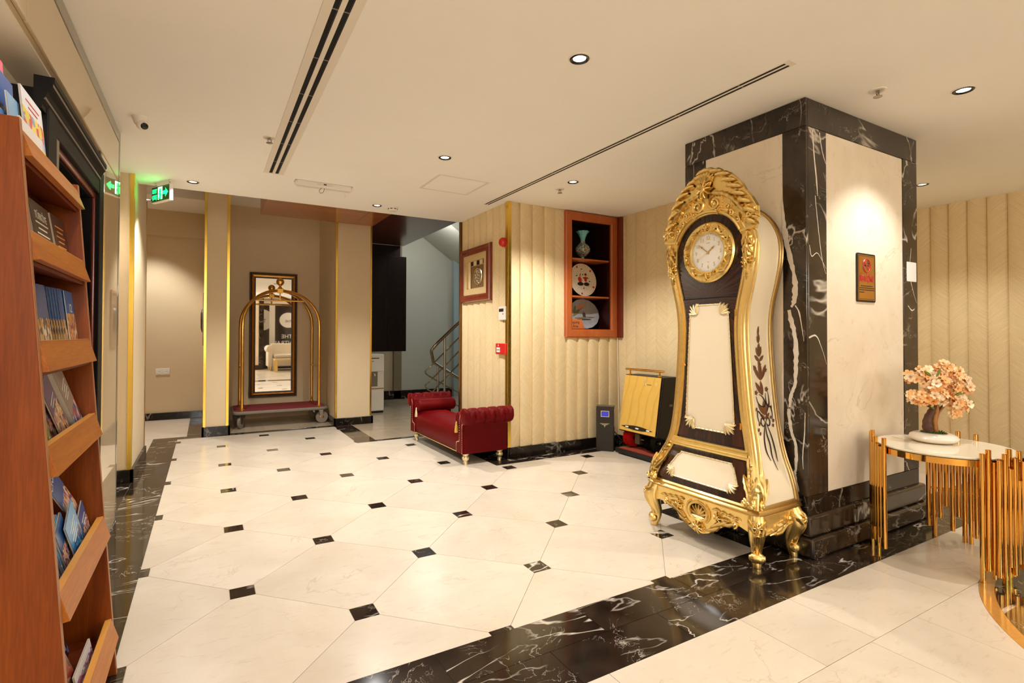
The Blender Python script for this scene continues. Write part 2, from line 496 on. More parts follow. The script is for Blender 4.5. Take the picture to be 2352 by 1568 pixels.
M['soffit_d'] = wood('wood_soffit_dark', (0.075, 0.017, 0.009), (0.10, 0.024, 0.012), 0, 9, 0.25, 0.4)
M['darkwood'] = wood('dark_veneer_cabinet', (0.006, 0.0018, 0.0015), (0.012, 0.0035, 0.003), 2, 24, 0.4, 0.0, 0.2)
M['clocksidecream'] = plain('cream_lacquer', (0.90, 0.78, 0.58), 0.22, 0, 0.03, 3, coat=0.4)
M['dial'] = plain('dial_white', (0.87, 0.82, 0.74), 0.35, 0, 0.015)
M['carpet'] = plain('red_carpet', (0.24, 0.022, 0.022), 0.9, 0, 0.15, 60, 0.4)
M['bumper'] = plain('grey_rubber_bumper', (0.20, 0.165, 0.125), 0.5, 0, 0.08)
M['rubber'] = plain('black_rubber', (0.02, 0.018, 0.016), 0.5, 0, 0.1)
M['red'] = plain('red_plastic', (0.62, 0.018, 0.014), 0.3, 0, 0.03)
M['redprint'] = plain('red_print', (0.50, 0.02, 0.025), 0.4, 0, 0.03)
M['blackprint'] = plain('black_print', (0.012, 0.010, 0.009), 0.4, 0, 0.05)
M['whiteprint'] = plain('white_print', (0.85, 0.82, 0.76), 0.4, 0, 0.02)
M['orangeprint'] = plain('orange_print', (0.80, 0.32, 0.05), 0.4, 0, 0.05)
M['brownprint'] = plain('brown_marquetry', (0.17, 0.065, 0.022), 0.3, 0, 0.25, 40)
M['pages'] = plain('page_edges', (0.72, 0.66, 0.56), 0.7, 0, 0.1, 80)
M['terracotta'] = plain('terracotta_sign', (0.55, 0.14, 0.035), 0.5, 0, 0.08)
M['signgold'] = metal('brushed_gold_plate', (0.72, 0.40, 0.10), 0.3, 0.15, 7)
M['frameground'] = plain('frame_mat_board', (0.60, 0.43, 0.20), 0.6, 0, 0.06, 40)
M['frameinner'] = plain('inner_panel_brown', (0.22, 0.115, 0.04), 0.45, 0, 0.2, 10)
M['silver'] = metal('relief_silver', (0.70, 0.62, 0.48), 0.25, 0.15, 40)
M['mirror'] = metal('mirror_silver', (0.93, 0.92, 0.88), 0.01, 0.005)
M['mframe'] = plain('mirror_frame_dark', (0.035, 0.012, 0.006), 0.35, 0, 0.3, 60, 0.3)
M['mframegold'] = metal('mirror_frame_gold', (0.78, 0.40, 0.08), 0.25, 0.08)
M['lens'] = glow('lamp_lens', (1.0, 0.90, 0.70), 5.0, (0.8, 0.8, 0.8))
M['reflector'] = metal('lamp_reflector', (0.9, 0.84, 0.7), 0.3, 0.03)
M['exitface'] = plain('exit_dark_green', (0.003, 0.018, 0.008), 0.25, 0, 0.05)
M['exitglow'] = glow('exit_green_light', (0.0, 1.0, 0.07), 9.0)
M['exitwhite'] = glow('exit_white_light', (0.30, 1.0, 0.42), 9.0)
M['lcd'] = glow('lcd_blue', (0.05, 0.06, 0.6), 0.6, (0.01, 0.01, 0.08))
M['lcddark'] = plain('lcd_dark', (0.03, 0.028, 0.022), 0.2, 0, 0.1)
M['petal'] = None
M['moss'] = plain('moss_green', (0.05, 0.11, 0.012), 0.9, 0, 0.5, 90, 0.6)
M['leafgreen'] = plain('leaf_green', (0.17, 0.20, 0.02), 0.45, 0, 0.3, 20)
M['bark'] = plain('bark_brown', (0.09, 0.032, 0.012), 0.5, 0, 0.6, 26, 0.6)
M['barklight'] = plain('bark_light', (0.40, 0.16, 0.035), 0.5, 0, 0.4, 26, 0.5)
M['pot'] = plain('glazed_white_pot', (0.84, 0.77, 0.68), 0.14, 0, 0.02, coat=0.6)
M['tabletop'] = plain('cream_glass_top', (0.86, 0.77, 0.60), 0.04, 0, 0.02)
M['medalgold'] = plain('golden_marble_inlay', (0.50, 0.235, 0.055), 0.12, 0, 0.22, 60)
M['turq'] = plain('turquoise_glaze', (0.16, 0.50, 0.50), 0.18, 0, 0.3, 18, coat=0.5)
M['plateglaze'] = plain('cream_glaze', (0.80, 0.70, 0.53), 0.15, 0, 0.04, coat=0.5)
M['mat_red'] = plain('red_foot_mat', (0.36, 0.05, 0.02), 0.9, 0, 0.3, 80, 0.6)
M['cableW'] = plain('white_cable', (0.75, 0.68, 0.56), 0.5)

def mk_velvet():
    m, nt, b = mat0('red_velvet')
    v = coords(nt)
    f = noise(nt, v, 9.0, 4)
    c = mixc(nt, f, (0.075, 0.0008, 0.0012), (0.145, 0.0020, 0.0030))
    setp(nt, b, col=c, rough=0.5, sheen=0.75, sheenr=0.22, sheent=(1.0, 0.03, 0.045), spec=0.10)
    bump(nt, b, noise(nt, v, 350.0, 2), 0.05, 0.002)
    return m
M['velvet'] = mk_velvet()

def mk_petal():
    m, nt, b = mat0('blossom_petal')
    oi = nt.nodes.new('ShaderNodeObjectInfo')
    g = coords(nt)
    ln = nd(nt, 'ShaderNodeVectorMath', {0: g}, operation='LENGTH')
    edge = ramp(nt, oi.outputs['Random'], [(0.0, (0.90, 0.42, 0.13)), (0.35, (0.93, 0.54, 0.22)), (0.7, (0.95, 0.68, 0.38)), (1.0, (0.95, 0.82, 0.60))])
    c = mixc(nt, ramp(nt, ln.outputs['Value'], [(0.003, 0.9), (0.010, 0.0)]), edge, (0.62, 0.16, 0.03))
    setp(nt, b, col=c, rough=0.5, sss=0.0)
    return m
M['petal'] = mk_petal()

def mk_yellowpanel():
    m, nt, b = mat0('yellow_leather_print')
    v = coords(nt)
    f = noise(nt, v, 14.0, 4)
    c = mixc(nt, f, (0.70, 0.42, 0.075), (0.80, 0.51, 0.11))
    sep = nd(nt, 'ShaderNodeSeparateXYZ', {0: v})
    t = math1(nt, 'ADD', math1(nt, 'ADD', sep.outputs[1], math1(nt, 'MULTIPLY', sep.outputs[2], 0.18)), math1(nt, 'MULTIPLY', math1(nt, 'SUBTRACT', noise(nt, v, 2.5, 2), 0.5), 0.14))
    w = math1(nt, 'FRACT', math1(nt, 'MULTIPLY', t, 9.5))
    c = mixc(nt, ramp(nt, w, [(0.0, 0.5), (0.08, 0.0), (0.75, 0.0), (1.0, 0.3)]), c, (0.48, 0.20, 0.03))
    setp(nt, b, col=c, rough=0.35)
    return m
M['yellowpanel'] = mk_yellowpanel()

def mk_veneer():
    m, nt, b = mat0('dark_radial_veneer')
    v = coords(nt)
    sep = nd(nt, 'ShaderNodeSeparateXYZ', {0: v})
    # veneer leaves fan out around the middle of the case
    dy = math1(nt, 'ABSOLUTE', sep.outputs[1]); dz = math1(nt, 'SUBTRACT', sep.outputs[2], 1.43)
    an = math1(nt, 'ARCTAN2', dz, dy)
    cv = nd(nt, 'ShaderNodeCombineXYZ', {0: math1(nt, 'MULTIPLY', an, 9.0), 1: math1(nt, 'MULTIPLY', dy, 0.8), 2: 0.0})
    f = noise(nt, cv.outputs[0], 2.0, 4, 0.6)
    c = mixc(nt, ramp(nt, f, [(0.4, 0.0), (0.66, 1.0)]), (0.010, 0.0035, 0.002), (0.075, 0.018, 0.006))
    setp(nt, b, col=c, rough=0.12, coat=0.15, coatr=0.04, spec=0.4)
    return m
M['veneer'] = mk_veneer()

def mk_vase():
    m, nt, b = mat0('painted_vase_glaze')
    v = coords(nt)
    vo = nd(nt, 'ShaderNodeTexVoronoi', {'Vector': v, 'Scale': 95.0})
    r = nd(nt, 'ShaderNodeSeparateColor', {0: vo.outputs['Color']})
    c = ramp(nt, r.outputs[0], [(0.0, (0.10, 0.26, 0.30)), (0.25, (0.50, 0.42, 0.28)), (0.5, (0.06, 0.10, 0.12)), (0.65, (0.45, 0.12, 0.05)), (0.78, (0.55, 0.50, 0.38)), (0.9, (0.08, 0.20, 0.10))], 'CONSTANT')
    setp(nt, b, col=c, rough=0.2, coat=0.5)
    return m
M['vase'] = mk_vase()

def mk_plate2():
    m, nt, b = mat0('blue_grey_plate_glaze')
    v = coords(nt)
    f = noise(nt, v, 16.0, 5)
    c = mixc(nt, f, (0.20, 0.21, 0.26), (0.46, 0.44, 0.44))
    setp(nt, b, col=c, rough=0.15, coat=0.5)
    return m
M['plate2'] = mk_plate2()
# ------------------------------------------------------------------ the room
def wall(name, boxes, m, bev=0):
    mb = MB()
    for b in boxes: mb.box(*b)
    return struct(mb.build(name, m, None, smooth=False, bevel=bev))

# ---- floor: a dark bed with every stone laid on it as a piece of its own
floor = struct(MB().box(-2.2, 8.2, -11.5, 3.4, -0.12, -0.004).build('floor', plain('grout_bed', (0.40, 0.31, 0.21), 0.5), None, False))
WM['floor'] = Matrix.Identity(4)
GAP = 0.0011

def clip(poly, x0, x1, y0, y1):
    for ax, lim, sg in ((0, x0, 1), (0, x1, -1), (1, y0, 1), (1, y1, -1)):
        out = []
        for i in range(len(poly)):
            a, b = poly[i - 1], poly[i]
            da, db = (a[ax] - lim) * sg, (b[ax] - lim) * sg
            if da >= 0: out.append(a)
            if da * db < 0:
                t = da / (da - db); out.append((a[0] + (b[0] - a[0]) * t, a[1] + (b[1] - a[1]) * t))
        poly = out
        if len(poly) < 3: return []
    return poly

def area2(p): return abs(sum(p[i - 1][0] * p[i][1] - p[i][0] * p[i - 1][1] for i in range(len(p)))) / 2

def stone(name, polys, m, top=0.0):
    mb = MB()
    for p in polys:
        if len(p) >= 3 and area2(p) > 2e-4:
            mb.prism(p, lambda u, v, n: Vector((u, v, n)), -0.006, top)
    if mb.v: return mb.build(name, m, floor, False)

h = 0.45
FIELDS = [(0.012, 1.76, -4.925, 0.19), (1.76, 2.63, -4.925, -0.98), (2.63, 2.99, -4.925, -2.59), (2.99, 4.02, -4.19, -2.59)]
DOT = 0.0525
for iu in range(-1, 10):
    for iv in range(-1, 12):
        cx, cy = iu * h, -iv * h
        if (iu + iv) % 2 == 0:
            d = DOT - GAP
            q = [(cx - d, cy - d), (cx + d, cy - d), (cx + d, cy + d), (cx - d, cy + d)]
            stone('inset_tile', [clip(q, *F) for F in FIELDS], M['dark_tile'])
        else:
            a = h - GAP * 1.4; c = h - DOT - GAP
            q = []
            for sx, sy in ((1, 0), (0, 1), (-1, 0), (0, -1)):
                # the two corners left where the inset stone cuts the point of the square
                if sx: q += [(cx + sx * c, cy - sx * (a - c)), (cx + sx * c, cy + sx * (a - c))]
                else: q += [(cx + sy * (a - c), cy + sy * c), (cx - sy * (a - c), cy + sy * c)]
            stone('floor_tile', [clip(q, *F) for F in FIELDS], M['cream_tile'])

def row(name, x0, x1, y0, y1, cuts, along, m):
    """stones laid in a row, cut at the given places"""
    cs = [c for c in cuts if (x0 if along == 'x' else y0) < c < (x1 if along == 'x' else y1)]
    e = [x0 if along == 'x' else y0] + cs + [x1 if along == 'x' else y1]
    for i in range(len(e) - 1):
        p = (e[i], e[i + 1], y0, y1) if along == 'x' else (x0, x1, e[i], e[i + 1])
        g = GAP
        stone(name, [[(p[0] + g, p[2] + g), (p[1] - g, p[2] + g), (p[1] - g, p[3] - g), (p[0] + g, p[3] - g)]], m)

D = M['dark_tile']
# double band of dark marble across the room, in front of the pillar
row('border_tile', -0.6, 7.3, -5.125, -4.925, [-0.1, 0.66, 1.05, 1.72, 2.32, 2.75, 3.35, 4.0, 4.7, 5.5, 6.2], 'x', D)
row('border_tile', -0.6, 7.3, -5.33, -5.125, [0.2, 0.9, 1.44, 2.0, 2.62, 3.3, 3.95, 4.6, 5.3, 6.0], 'x', D)
# band along the left wall and round the back
row('border_tile', -0.228, 0.012, -4.925, 0.0, [-4.3, -3.6, -2.9, -2.2, -1.6, -0.98, -0.4], 'y', D)
row('border_tile', -0.6, -0.228, -4.925, -0.66, [-4.1, -3.3, -2.5, -1.75], 'y', D)
row('border_tile', -0.228, 0.55, 0.19, 0.35, [0.08], 'x', D)
row('border_tile', -0.228, 0.012, 0.0, 0.19, [], 'x', D)
row('border_tile', 0.1, 0.29, 0.35, 1.9, [1.0], 'y', D)
row('border_tile', 0.55, 1.80, 0.19, 0.30, [1.2], 'x', D)
row('border_tile', 1.76, 1.985, -0.9, 0.19, [-0.4], 'y', D)
row('border_tile', 1.76, 2.9, -0.98, -0.9, [2.3], 'x', D)
row('border_tile', 2.63, 2.9, -2.43, -0.98, [-1.7], 'y', D)
row('border_tile', 2.63, 4.3, -2.59, -2.41, [3.1, 3.6, 4.1], 'x', D)
row('border_tile', 4.02, 4.3, -4.19, -2.59, [-3.4], 'y', D)
row('border_tile', 2.99, 3.3, -4.925, -4.19, [-4.5], 'y', D)
# corridor, recess and stair lobby
row('corridor_tile', -1.6, 0.1, 0.35, 1.9, [-0.7], 'x', M['cream_tile'])
row('corridor_tile', -1.6, -0.228, -0.66, 0.35, [-0.7], 'x', M['cream_tile'])
row('recess_tile', 0.524, 1.78, 0.30, 1.42, [0.94, 1.36], 'x', M['beige_tile'])
for k, y in enumerate((-0.9, -0.3, 0.3, 0.9, 1.5, 2.1)):
    row('lobby_tile', 1.985, 4.9, y, min(y + 0.6, 2.65), [2.4 + 0.3 * (k % 2), 3.0 + 0.3 * (k % 2), 3.6 + 0.3 * (k % 2), 4.2], 'x', M['beige_tile'])
# cream flags in front of the band and to the right of the pillar, round a medallion
MC, MR = (3.905, -6.9), 1.25
def ring_poly(r, n=96): return [(MC[0] + r * math.cos(2 * PI * i / n), MC[1] + r * math.sin(2 * PI * i / n)) for i in range(n)]
ys = [-5.33, -5.687, -6.25, -6.85, -7.45, -8.05, -8.65]
for k in range(len(ys) - 1):
    y1, y0 = ys[k], ys[k + 1]
    xs = [-0.6, 0.2, 0.85, 1.55, 2.271, 2.62, 3.30, 3.95, 4.6, 5.25, 5.9, 6.6, 7.3] if k == 0 else [-0.6 + 0.36 * (k % 2), 0.35, 1.0, 1.62, 2.28 + 0.3 * (k % 2), 2.95, 3.6, 4.25, 4.9, 5.6, 6.3, 7.3]
    for i in range(len(xs) - 1):
        x0, x1 = xs[i], xs[i + 1]
        nx, ny = min(max(MC[0], x0), x1), min(max(MC[1], y0), y1)
        far = max(math.hypot(x - MC[0], y - MC[1]) for x in (x0, x1) for y in (y0, y1))
        if far < MR: continue
        g = GAP
        if math.hypot(nx - MC[0], ny - MC[1]) >= MR:
            stone('flag_tile', [[(x0 + g, y0 + g), (x1 - g, y0 + g), (x1 - g, y1 - g), (x0 + g, y1 - g)]], M['cream_tile'])
        else:   # flag cut round by the medallion: slices clear of the circle
            ps = []; n = 24
            for j in range(n):
                a, b = x0 + g + (x1 - x0 - 2 * g) * j / n, x0 + g + (x1 - x0 - 2 * g) * (j + 1) / n
                def cut(x):
                    q = MR * MR - (x - MC[0]) ** 2
                    return (MC[1] - math.sqrt(q), MC[1] + math.sqrt(q)) if q > 0 else None
                ca, cb = cut(a), cut(b)
                lo, hi = y0 + g, y1 - g
                def topy(c, x): return min(max(c[1], lo), hi) if c else (lo if MC[1] < lo else min(max(MC[1], lo), hi))
                def boty(c, x): return max(min(c[0], hi), lo) if c else (hi if MC[1] > hi else min(max(MC[1], lo), hi))
                ta, tb = topy(ca, a), topy(cb, b)
                if hi - min(ta, tb) > 1e-4: ps.append([(a, ta), (b, tb), (b, hi), (a, hi)])
                ba, bb = boty(ca, a), boty(cb, b)
                if max(ba, bb) - lo > 1e-4: ps.append([(a, lo), (b, lo), (b, bb), (a, ba)])
            stone('flag_tile', ps, M['cream_tile'])
for y in (-4.925,):
    for x0, x1 in ((4.46, 5.1), (5.1, 5.75), (5.75, 6.4), (6.4, 6.75)):
        for y0, y1 in ((-4.925, -4.35), (-4.35, -3.7)):
            stone('flag_tile', [[(x0 + GAP, y0 + GAP), (x1 - GAP, y0 + GAP), (x1 - GAP, y1 - GAP), (x0 + GAP, y1 - GAP)]], M['cream_tile'])
def annulus(name, r0, r1, m, n=96, k=8):
    for q in range(k):
        mb = MB(); rows = []
        for i in range(n // k + 1):
            a = 2 * PI * (q * (n // k) + i) / n
            c, s_ = math.cos(a), math.sin(a)
            rows.append([Vector((MC[0] + r * c, MC[1] + r * s_, z)) for r, z in ((r0, -0.006), (r0, 0.0), (r1, 0.0), (r1, -0.006))])
        mb.strip(rows); mb.build(name, m, floor, False)
annulus('medallion_ring', MR - 0.055, MR - 0.001, M['medalgold'])
annulus('medallion_ring', MR - 0.19, MR - 0.056, D)
annulus('medallion_ring', MR - 0.235, MR - 0.191, M['medalgold'])
annulus('medallion_joint', MR - 0.241, MR - 0.236, M['vein'])
annulus('medallion_ring', 0.45, MR - 0.242, D)
stone('medallion_centre', [ring_poly(0.449, 48)], M['cream_tile'])

# ---- ceilings
wall('ceiling', [(-1.6, 2.868, -11.5, -1.30, H, H + 0.5), (2.868, 7.4, -11.5, -2.40, H, H + 0.5)], M['ceil'])
wall('ceiling_corridor', [(-1.7, 0.3, 0.97, 2.0, 2.947, 3.6), (-1.7, 0.3, -1.3, 0.97, 3.35, 3.6)], M['ceil'])
wall('ceiling_recess', [(0.27, 1.9, -1.3, 1.5, 3.03, 3.6)], M['ceil'])
wall('ceiling_lobby', [(1.9, 5.6, -1.3, 3.0, 3.55, 3.7)], M['ceil'])

# ---- walls
wall('wall_corridor_back', [(-1.7, 0.27, 1.90, 2.05, 0, 2.587), (-1.7, 0.27, 1.855, 2.05, 2.587, 3.6)], M['paper_l'])
wall('wall_corridor_left', [(-1.75, -1.6, -1.0, 2.0, 0, 3.6)], M['paper_l'])
wall('wall_left_pier', [(-1.6, -0.235, -1.62, -0.62, 0, H), (-1.6, -0.235, -1.30, -0.62, H, 3.35)], M['paper_l'])
wall('wall_pier_centre', [(0.27, 0.524, 0.236, 2.05, 0, 3.4)], M['paper_l'])
wall('wall_recess_back', [(0.524, 1.9, 1.42, 1.6, 0, 3.4)], M['paper_l'])
wall('wall_pier_right', [(1.779, 2.249, 0.236, 1.6, 0, 3.4)], M['paper_l'])
wall('wall_lobby_left', [(1.9, 2.249, 1.6, 2.8, 0, 3.6)], M['tan_wall'])
wall('wall_lobby_back', [(2.249, 3.34, 2.66, 2.8, 0, 3.6)], M['tan_wall'])
wall('wall_lobby_return', [(3.34, 3.49, 2.60, 2.8, 0, 3.6)], plain('brown_return', (0.22, 0.165, 0.10), 0.6))
wall('wall_stairwell', [(3.49, 4.52, 2.62, 2.8, 0, 3.6)], M['grey_wall'])
wall('wall_stairwell_side', [(4.52, 5.6, 2.50, 2.8, 0, 3.6), (5.5, 5.6, -1.3, 2.5, 0, 3.6)], plain('stairwell_daylight_tint', (0.36, 0.45, 0.46), 0.6))  # cool daylight tint put into this wall's colour
# block between the stairwell and the lobby: its faces carry pleated wall covering
NX0, NX1, NZ0, NZ1 = 3.635, 4.162, 1.26, 2.423        # opening of the niche
wall('wall_niche', [(2.885, NX0, -2.388, -1.31, 0, H + 0.4), (NX0, NX1, -2.388, -1.31, 0, NZ0), (NX0, NX1, -2.388, -1.31, NZ1, H + 0.4),
                    (NX1, 4.5, -2.388, -1.31, 0, H + 0.4), (NX0, NX1, -2.10, -1.31, NZ0, NZ1)], M['paper_a'])
wall('wall_right_return', [(4.305, 4.5, -4.0, -2.388, 0, H), (4.305, 6.9, -4.15, -3.9, 0, H)], M['paper_a'])
wall('wall_right', [(6.705, 6.9, -11.5, -3.9, 0, H)], M['paper_a'])
wall('wall_left', [(-0.62, -0.36, -11.5, -1.62, 0, H + 0.1)], M['white_wall'])
wall('wall_left_bulkhead', [(-0.40, -0.235, -11.5, -3.28, 2.182, H)], M['white_wall'])
wall('wall_rear', [(-0.5, 7.3, -10.6, -10.4, 0, H)], M['white_wall'])
wall('ceiling_slope', [], M['ceil']) if False else None

def pleats(wname, fr, length, z0, z1, first=0.0, ang=None, holes=()):
    """wall covering made of upright pleats 145 mm wide, each a strip of its own"""
    par = bpy.data.objects[wname]
    WM[wname] = Matrix.Identity(4)
    u = -first; k = 0
    prof = [(0.0, 0.0), (0.0, 0.019), (0.10, 0.023), (0.3, 0.0225), (0.55, 0.0185), (0.8, 0.0105), (1.0, 0.0)]
    while u < length - 0.004:
        a, b = max(u, 0), min(u + 0.145, length)
        segs = [(z0, z1)]
        for (ha, hb, hz0, hz1) in holes:
            if a < hb - 0.01 and b > ha + 0.01:
                segs = [(z0, hz0)] if hz0 > z0 + 0.05 else []
                if hz1 < z1 - 0.05: segs.append((hz1, z1))
        for s0, s1 in segs:
            mb = MB(); pts = []
            for t, n in prof:
                q = u + t * 0.145
                pts.append((min(max(q, a), b), n))
            mb.strip([[fr(q, s0, n) for q, n in pts], [fr(q, s1, n) for q, n in pts]])
            mb.build('wall_strip', M['paper_a'] if k % 2 else M['paper_b'], par, True, ang=25)
        u += 0.145; k += 1

pleats('wall_niche', FX(2.885, -1.31), 1.097, 0.0, H, 0.11)
pleats('wall_niche', FY(2.872, -2.388), 1.43, 0.0, H, 0.02, holes=((3.56 - 2.872, 9, 1.19, 9),))
pleats('wall_right_return', FX(4.305, -2.388), 1.6, 0.0, H, 0.015)
pleats('wall_right', FX(6.705, -4.15), 2.6, 0.0, H, 0.09)

# gold corner strips
tn = 0
def trim(x0, x1, y0, y1, z0, z1, m='trim', bev=0.001):
    global tn
    tn += 1
    return struct(MB().box(x0, x1, y0, y1, z0, z1).build('trim_%d' % tn, M[m], None, False, bev))
trim(0.262, 0.290, 0.229, 0.26, 0.11, 3.2); trim(0.500, 0.530, 0.229, 0.26, 0.11, 3.2)
trim(1.772, 1.797, 0.229, 0.26, 0.11, 2.685); trim(2.232, 2.255, 0.229, 0.26, 0.11, 2.685)
trim(2.852, 2.888, -2.414, -2.36, 0.10, H)
trim(-0.262, -0.229, -1.628, -1.60, 0.10, H)
trim(2.850, 2.890, -1.322, -1.290, 0.10, H, 'shade_bronze')  # gold strip with the shade put into a darker metal colour
trim(-0.245, -0.228, -0.628, -0.612, 0.11, H, 'shade_bronze')

# skirting of dark marble
bn = 0
def skirt(*boxes):
    global bn
    bn += 1
    mb = MB()
    for b in boxes: mb.box(*b)
    return struct(mb.build('baseboard_%d' % bn, M['dark_base'], None, False, 0.003))
skirt((-0.5, -0.215, -1.64, -1.615, 0, 0.105)); skirt((-0.24, -0.215, -1.64, -0.60, 0, 0.105))
skirt((-1.6, 0.262, 1.875, 1.9, 0, 0.10))
skirt((0.25, 0.548, 0.214, 0.24, 0, 0.112)); skirt((0.25, 0.275, 0.214, 1.9, 0, 0.112)); skirt((0.522, 0.548, 0.214, 1.40, 0, 0.112))
skirt((1.757, 2.275, 0.214, 0.24, 0, 0.10)); skirt((1.757, 1.781, 0.214, 1.40, 0, 0.10)); skirt((2.247, 2.275, 0.214, 1.4, 0, 0.10))
skirt((2.86, 4.30, -2.425, -2.385, 0, 0.105)); skirt((2.845, 2.872, -2.425, -1.30, 0, 0.105))
skirt((4.27, 4.31, -4.0, -2.42, 0, 0.105)); skirt((6.67, 6.71, -9.0, -4.1, 0, 0.11))
skirt((2.26, 3.49, 2.60, 2.66, 0, 0.16)); skirt((3.49, 5.5, 2.585, 2.62, 0, 0.16))
skirt((0.52, 1.80, 0.285, 0.30, -0.004, 0.003))

# wooden bulkhead under the recess ceiling: two boards with a joint, and its dark end over the lobby
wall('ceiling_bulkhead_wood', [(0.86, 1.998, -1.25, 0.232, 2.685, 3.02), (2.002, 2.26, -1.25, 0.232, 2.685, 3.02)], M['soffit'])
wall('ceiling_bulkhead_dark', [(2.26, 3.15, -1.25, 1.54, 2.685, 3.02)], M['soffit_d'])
# underside of the upper stair flight
mb = MB(); mb.prism([(3.5, 3.52), (3.5, 3.36), (5.5, 2.0), (5.5, 3.52)], lambda u, v, n: Vector((u, n, v)), 1.3, 2.6)
struct(mb.build('ceiling_stair_flight', M['grey_wall'], None, False))

# ---- left wall: back-painted glass with bevelled edges, black door surround
wall('wall_left_glass', [(-0.36, -0.222, -3.28, -2.60, 0, 2.182), (-0.235, -0.222, -11.0, -2.60, 2.188, H)], M['panel'])
WM['wall_left_glass'] = Matrix.Identity(4)
wl = bpy.data.objects['wall_left_glass']
MB().box(-0.222, -0.210, -4.6, -2.655, 2.19, 2.44).build('glass_panel', M['panel'], wl, False, 0.004)
MB().box(-0.222, -0.210, -6.6, -4.603, 2.19, 2.44).build('glass_panel', M['panel'], wl, False, 0.004)
MB().box(-0.222, -0.210, -3.25, -2.655, 0.002, 2.187).build('glass_panel', M['panel'], wl, False, 0.004)
MB().box(-0.222, -0.208, -2.653, -2.60, 0.002, H - 0.002).build('glass_edge', M['paneledge'], wl, False, 0.006)
MB().box(-0.222, -0.208, -6.6, -2.655, 2.443, H - 0.002).build('glass_edge', M['paneledge'], wl, False, 0.006)
MB().box(-0.222, -0.212, -3.28, -3.253, 0.002, 2.187).build('glass_edge', M['greybrown'], wl, False, 0.004)

door = struct(MB().box(-0.40, -0.36, -4.3, -3.28, 0, 2.1).build('door_1', M['blackgloss'], None, False))
WM['door_1'] = Matrix.Identity(4)
MB().box(-0.36, -0.196, -3.40, -3.282, 0, 2.06).build('door_jamb', M['portal'], door, False, 0.004)
MB().box(-0.36, -0.196, -4.40, -4.28, 0, 2.06).build('door_jamb', M['portal'], door, False, 0.004)
MB().box(-0.36, -0.20, -4.28, -4.225, 0, 1.99).build('door_jamb', M['greybrown'], door, False, 0.003)
MB().box(-0.36, -0.198, -4.28, -3.40, 1.93, 2.06).build('door_head', M['portal'], door, False, 0.004)
mb = MB(); mb.box(-0.36, -0.226, -4.225, -4.19, 0, 1.90); mb.box(-0.36, -0.226, -3.435, -3.40, 0, 1.90); mb.box(-0.36, -0.226, -4.225, -3.40, 1.895, 1.93)
mb.build('door_reveal', M['portal'], door, False, 0.002)
mb = MB(); mb.box(-0.226, -0.213, -4.225, -4.20, 0, 1.90); mb.box(-0.226, -0.213, -3.43, -3.40, 0, 1.90); mb.box(-0.226, -0.213, -4.225, -3.40, 1.90, 1.93)
mb.build('door_inner_frame', M['mahog_red'], door, False, 0.004)
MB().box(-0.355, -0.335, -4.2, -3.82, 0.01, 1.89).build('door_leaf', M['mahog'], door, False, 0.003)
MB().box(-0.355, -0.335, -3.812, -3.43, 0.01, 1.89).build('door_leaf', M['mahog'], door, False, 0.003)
# crown moulding over the door
prof = [(-0.225, 2.00), (-0.192, 2.00), (-0.192, 2.02), (-0.186, 2.03), (-0.186, 2.045), (-0.178, 2.055), (-0.172, 2.075), (-0.160, 2.092), (-0.152, 2.098), (-0.152, 2.112), (-0.145, 2.118), (-0.145, 2.14), (-0.225, 2.14)]
prof = [(-0.225 + (x + 0.225) * 0.7, 1.97 + (z - 2.0) * 0.8) for x, z in prof]
mb = MB(); mb.strip([[Vector((x, y, z)) for x, z in prof] for y in (-4.46, -3.40)], 0, True)
b0 = len(mb.v) - 2 * len(prof)
mb.f += [list(range(b0, b0 + len(prof))), list(range(b0 + len(prof), b0 + 2 * len(prof)))[::-1]]; mb.m += [0, 0]
mb.build('crown_moulding', M['portal'], door, False)
for z, x in ((2.008, -0.194), (2.054, -0.1735)):
    MB().box(x - 0.006, x + 0.001, -4.458, -3.402, z - 0.005, z + 0.005).build('moulding_fillet', M['greybrown'], door, False)

# ---- marble pillar
CX0, CX1, CY0, CY1 = 3.147, 4.433, -5.12, -4.302
col = thing('marble_pillar', 'square pillar faced in cream and dark veined marble on a stepped base', 'pillar', (CX0, CY0, 0))
MB().box(CX0 + 0.02, CX1 - 0.02, CY0 + 0.02, CY1 - 0.02, 0, H - 0.001).build('core', M['dark_col'], col, False)
def slab(x0, x1, y0, y1, z0, z1, m, name='marble_slab', bv=0.0025): return MB().box(x0, x1, y0, y1, z0, z1).build(name, M[m], col, False, bv)
T = 0.02
# front face (towards the table)
slab(CX0 + T, CX1, CY0, CY0 + T, 2.357, H - 0.001, 'dark_col'); slab(CX0 + T, 3.349, CY0, CY0 + T, 0.325, 2.355, 'dark_col')
slab(4.240, CX1, CY0, CY0 + T, 0.41, 2.355, 'dark_col'); slab(4.240, CX1, CY0, CY0 + T, 0.325, 0.408, 'dark_base')
slab(3.351, 4.238, CY0 + 0.003, CY0 + T, 0.325, 2.355, 'cream_col')
# left face (behind the clock)
slab(CX0, CX0 + T, CY0, CY1, 2.357, H - 0.001, 'dark_col'); slab(CX0, CX0 + T, CY0, -4.989, 0.325, 2.355, 'dark_col')
slab(CX0, CX0 + T, -4.465, CY1, 0.325, 2.355, 'dark_col'); slab(CX0 + 0.003, CX0 + T, -4.987, -4.467, 0.325, 2.355, 'cream_col')
slab(CX1 - T, CX1, CY0 + T, CY1, 0.325, H - 0.001, 'dark_col'); slab(CX0 + T, CX1 - T, CY1 - T, CY1, 0.325, H - 0.001, 'dark_col')
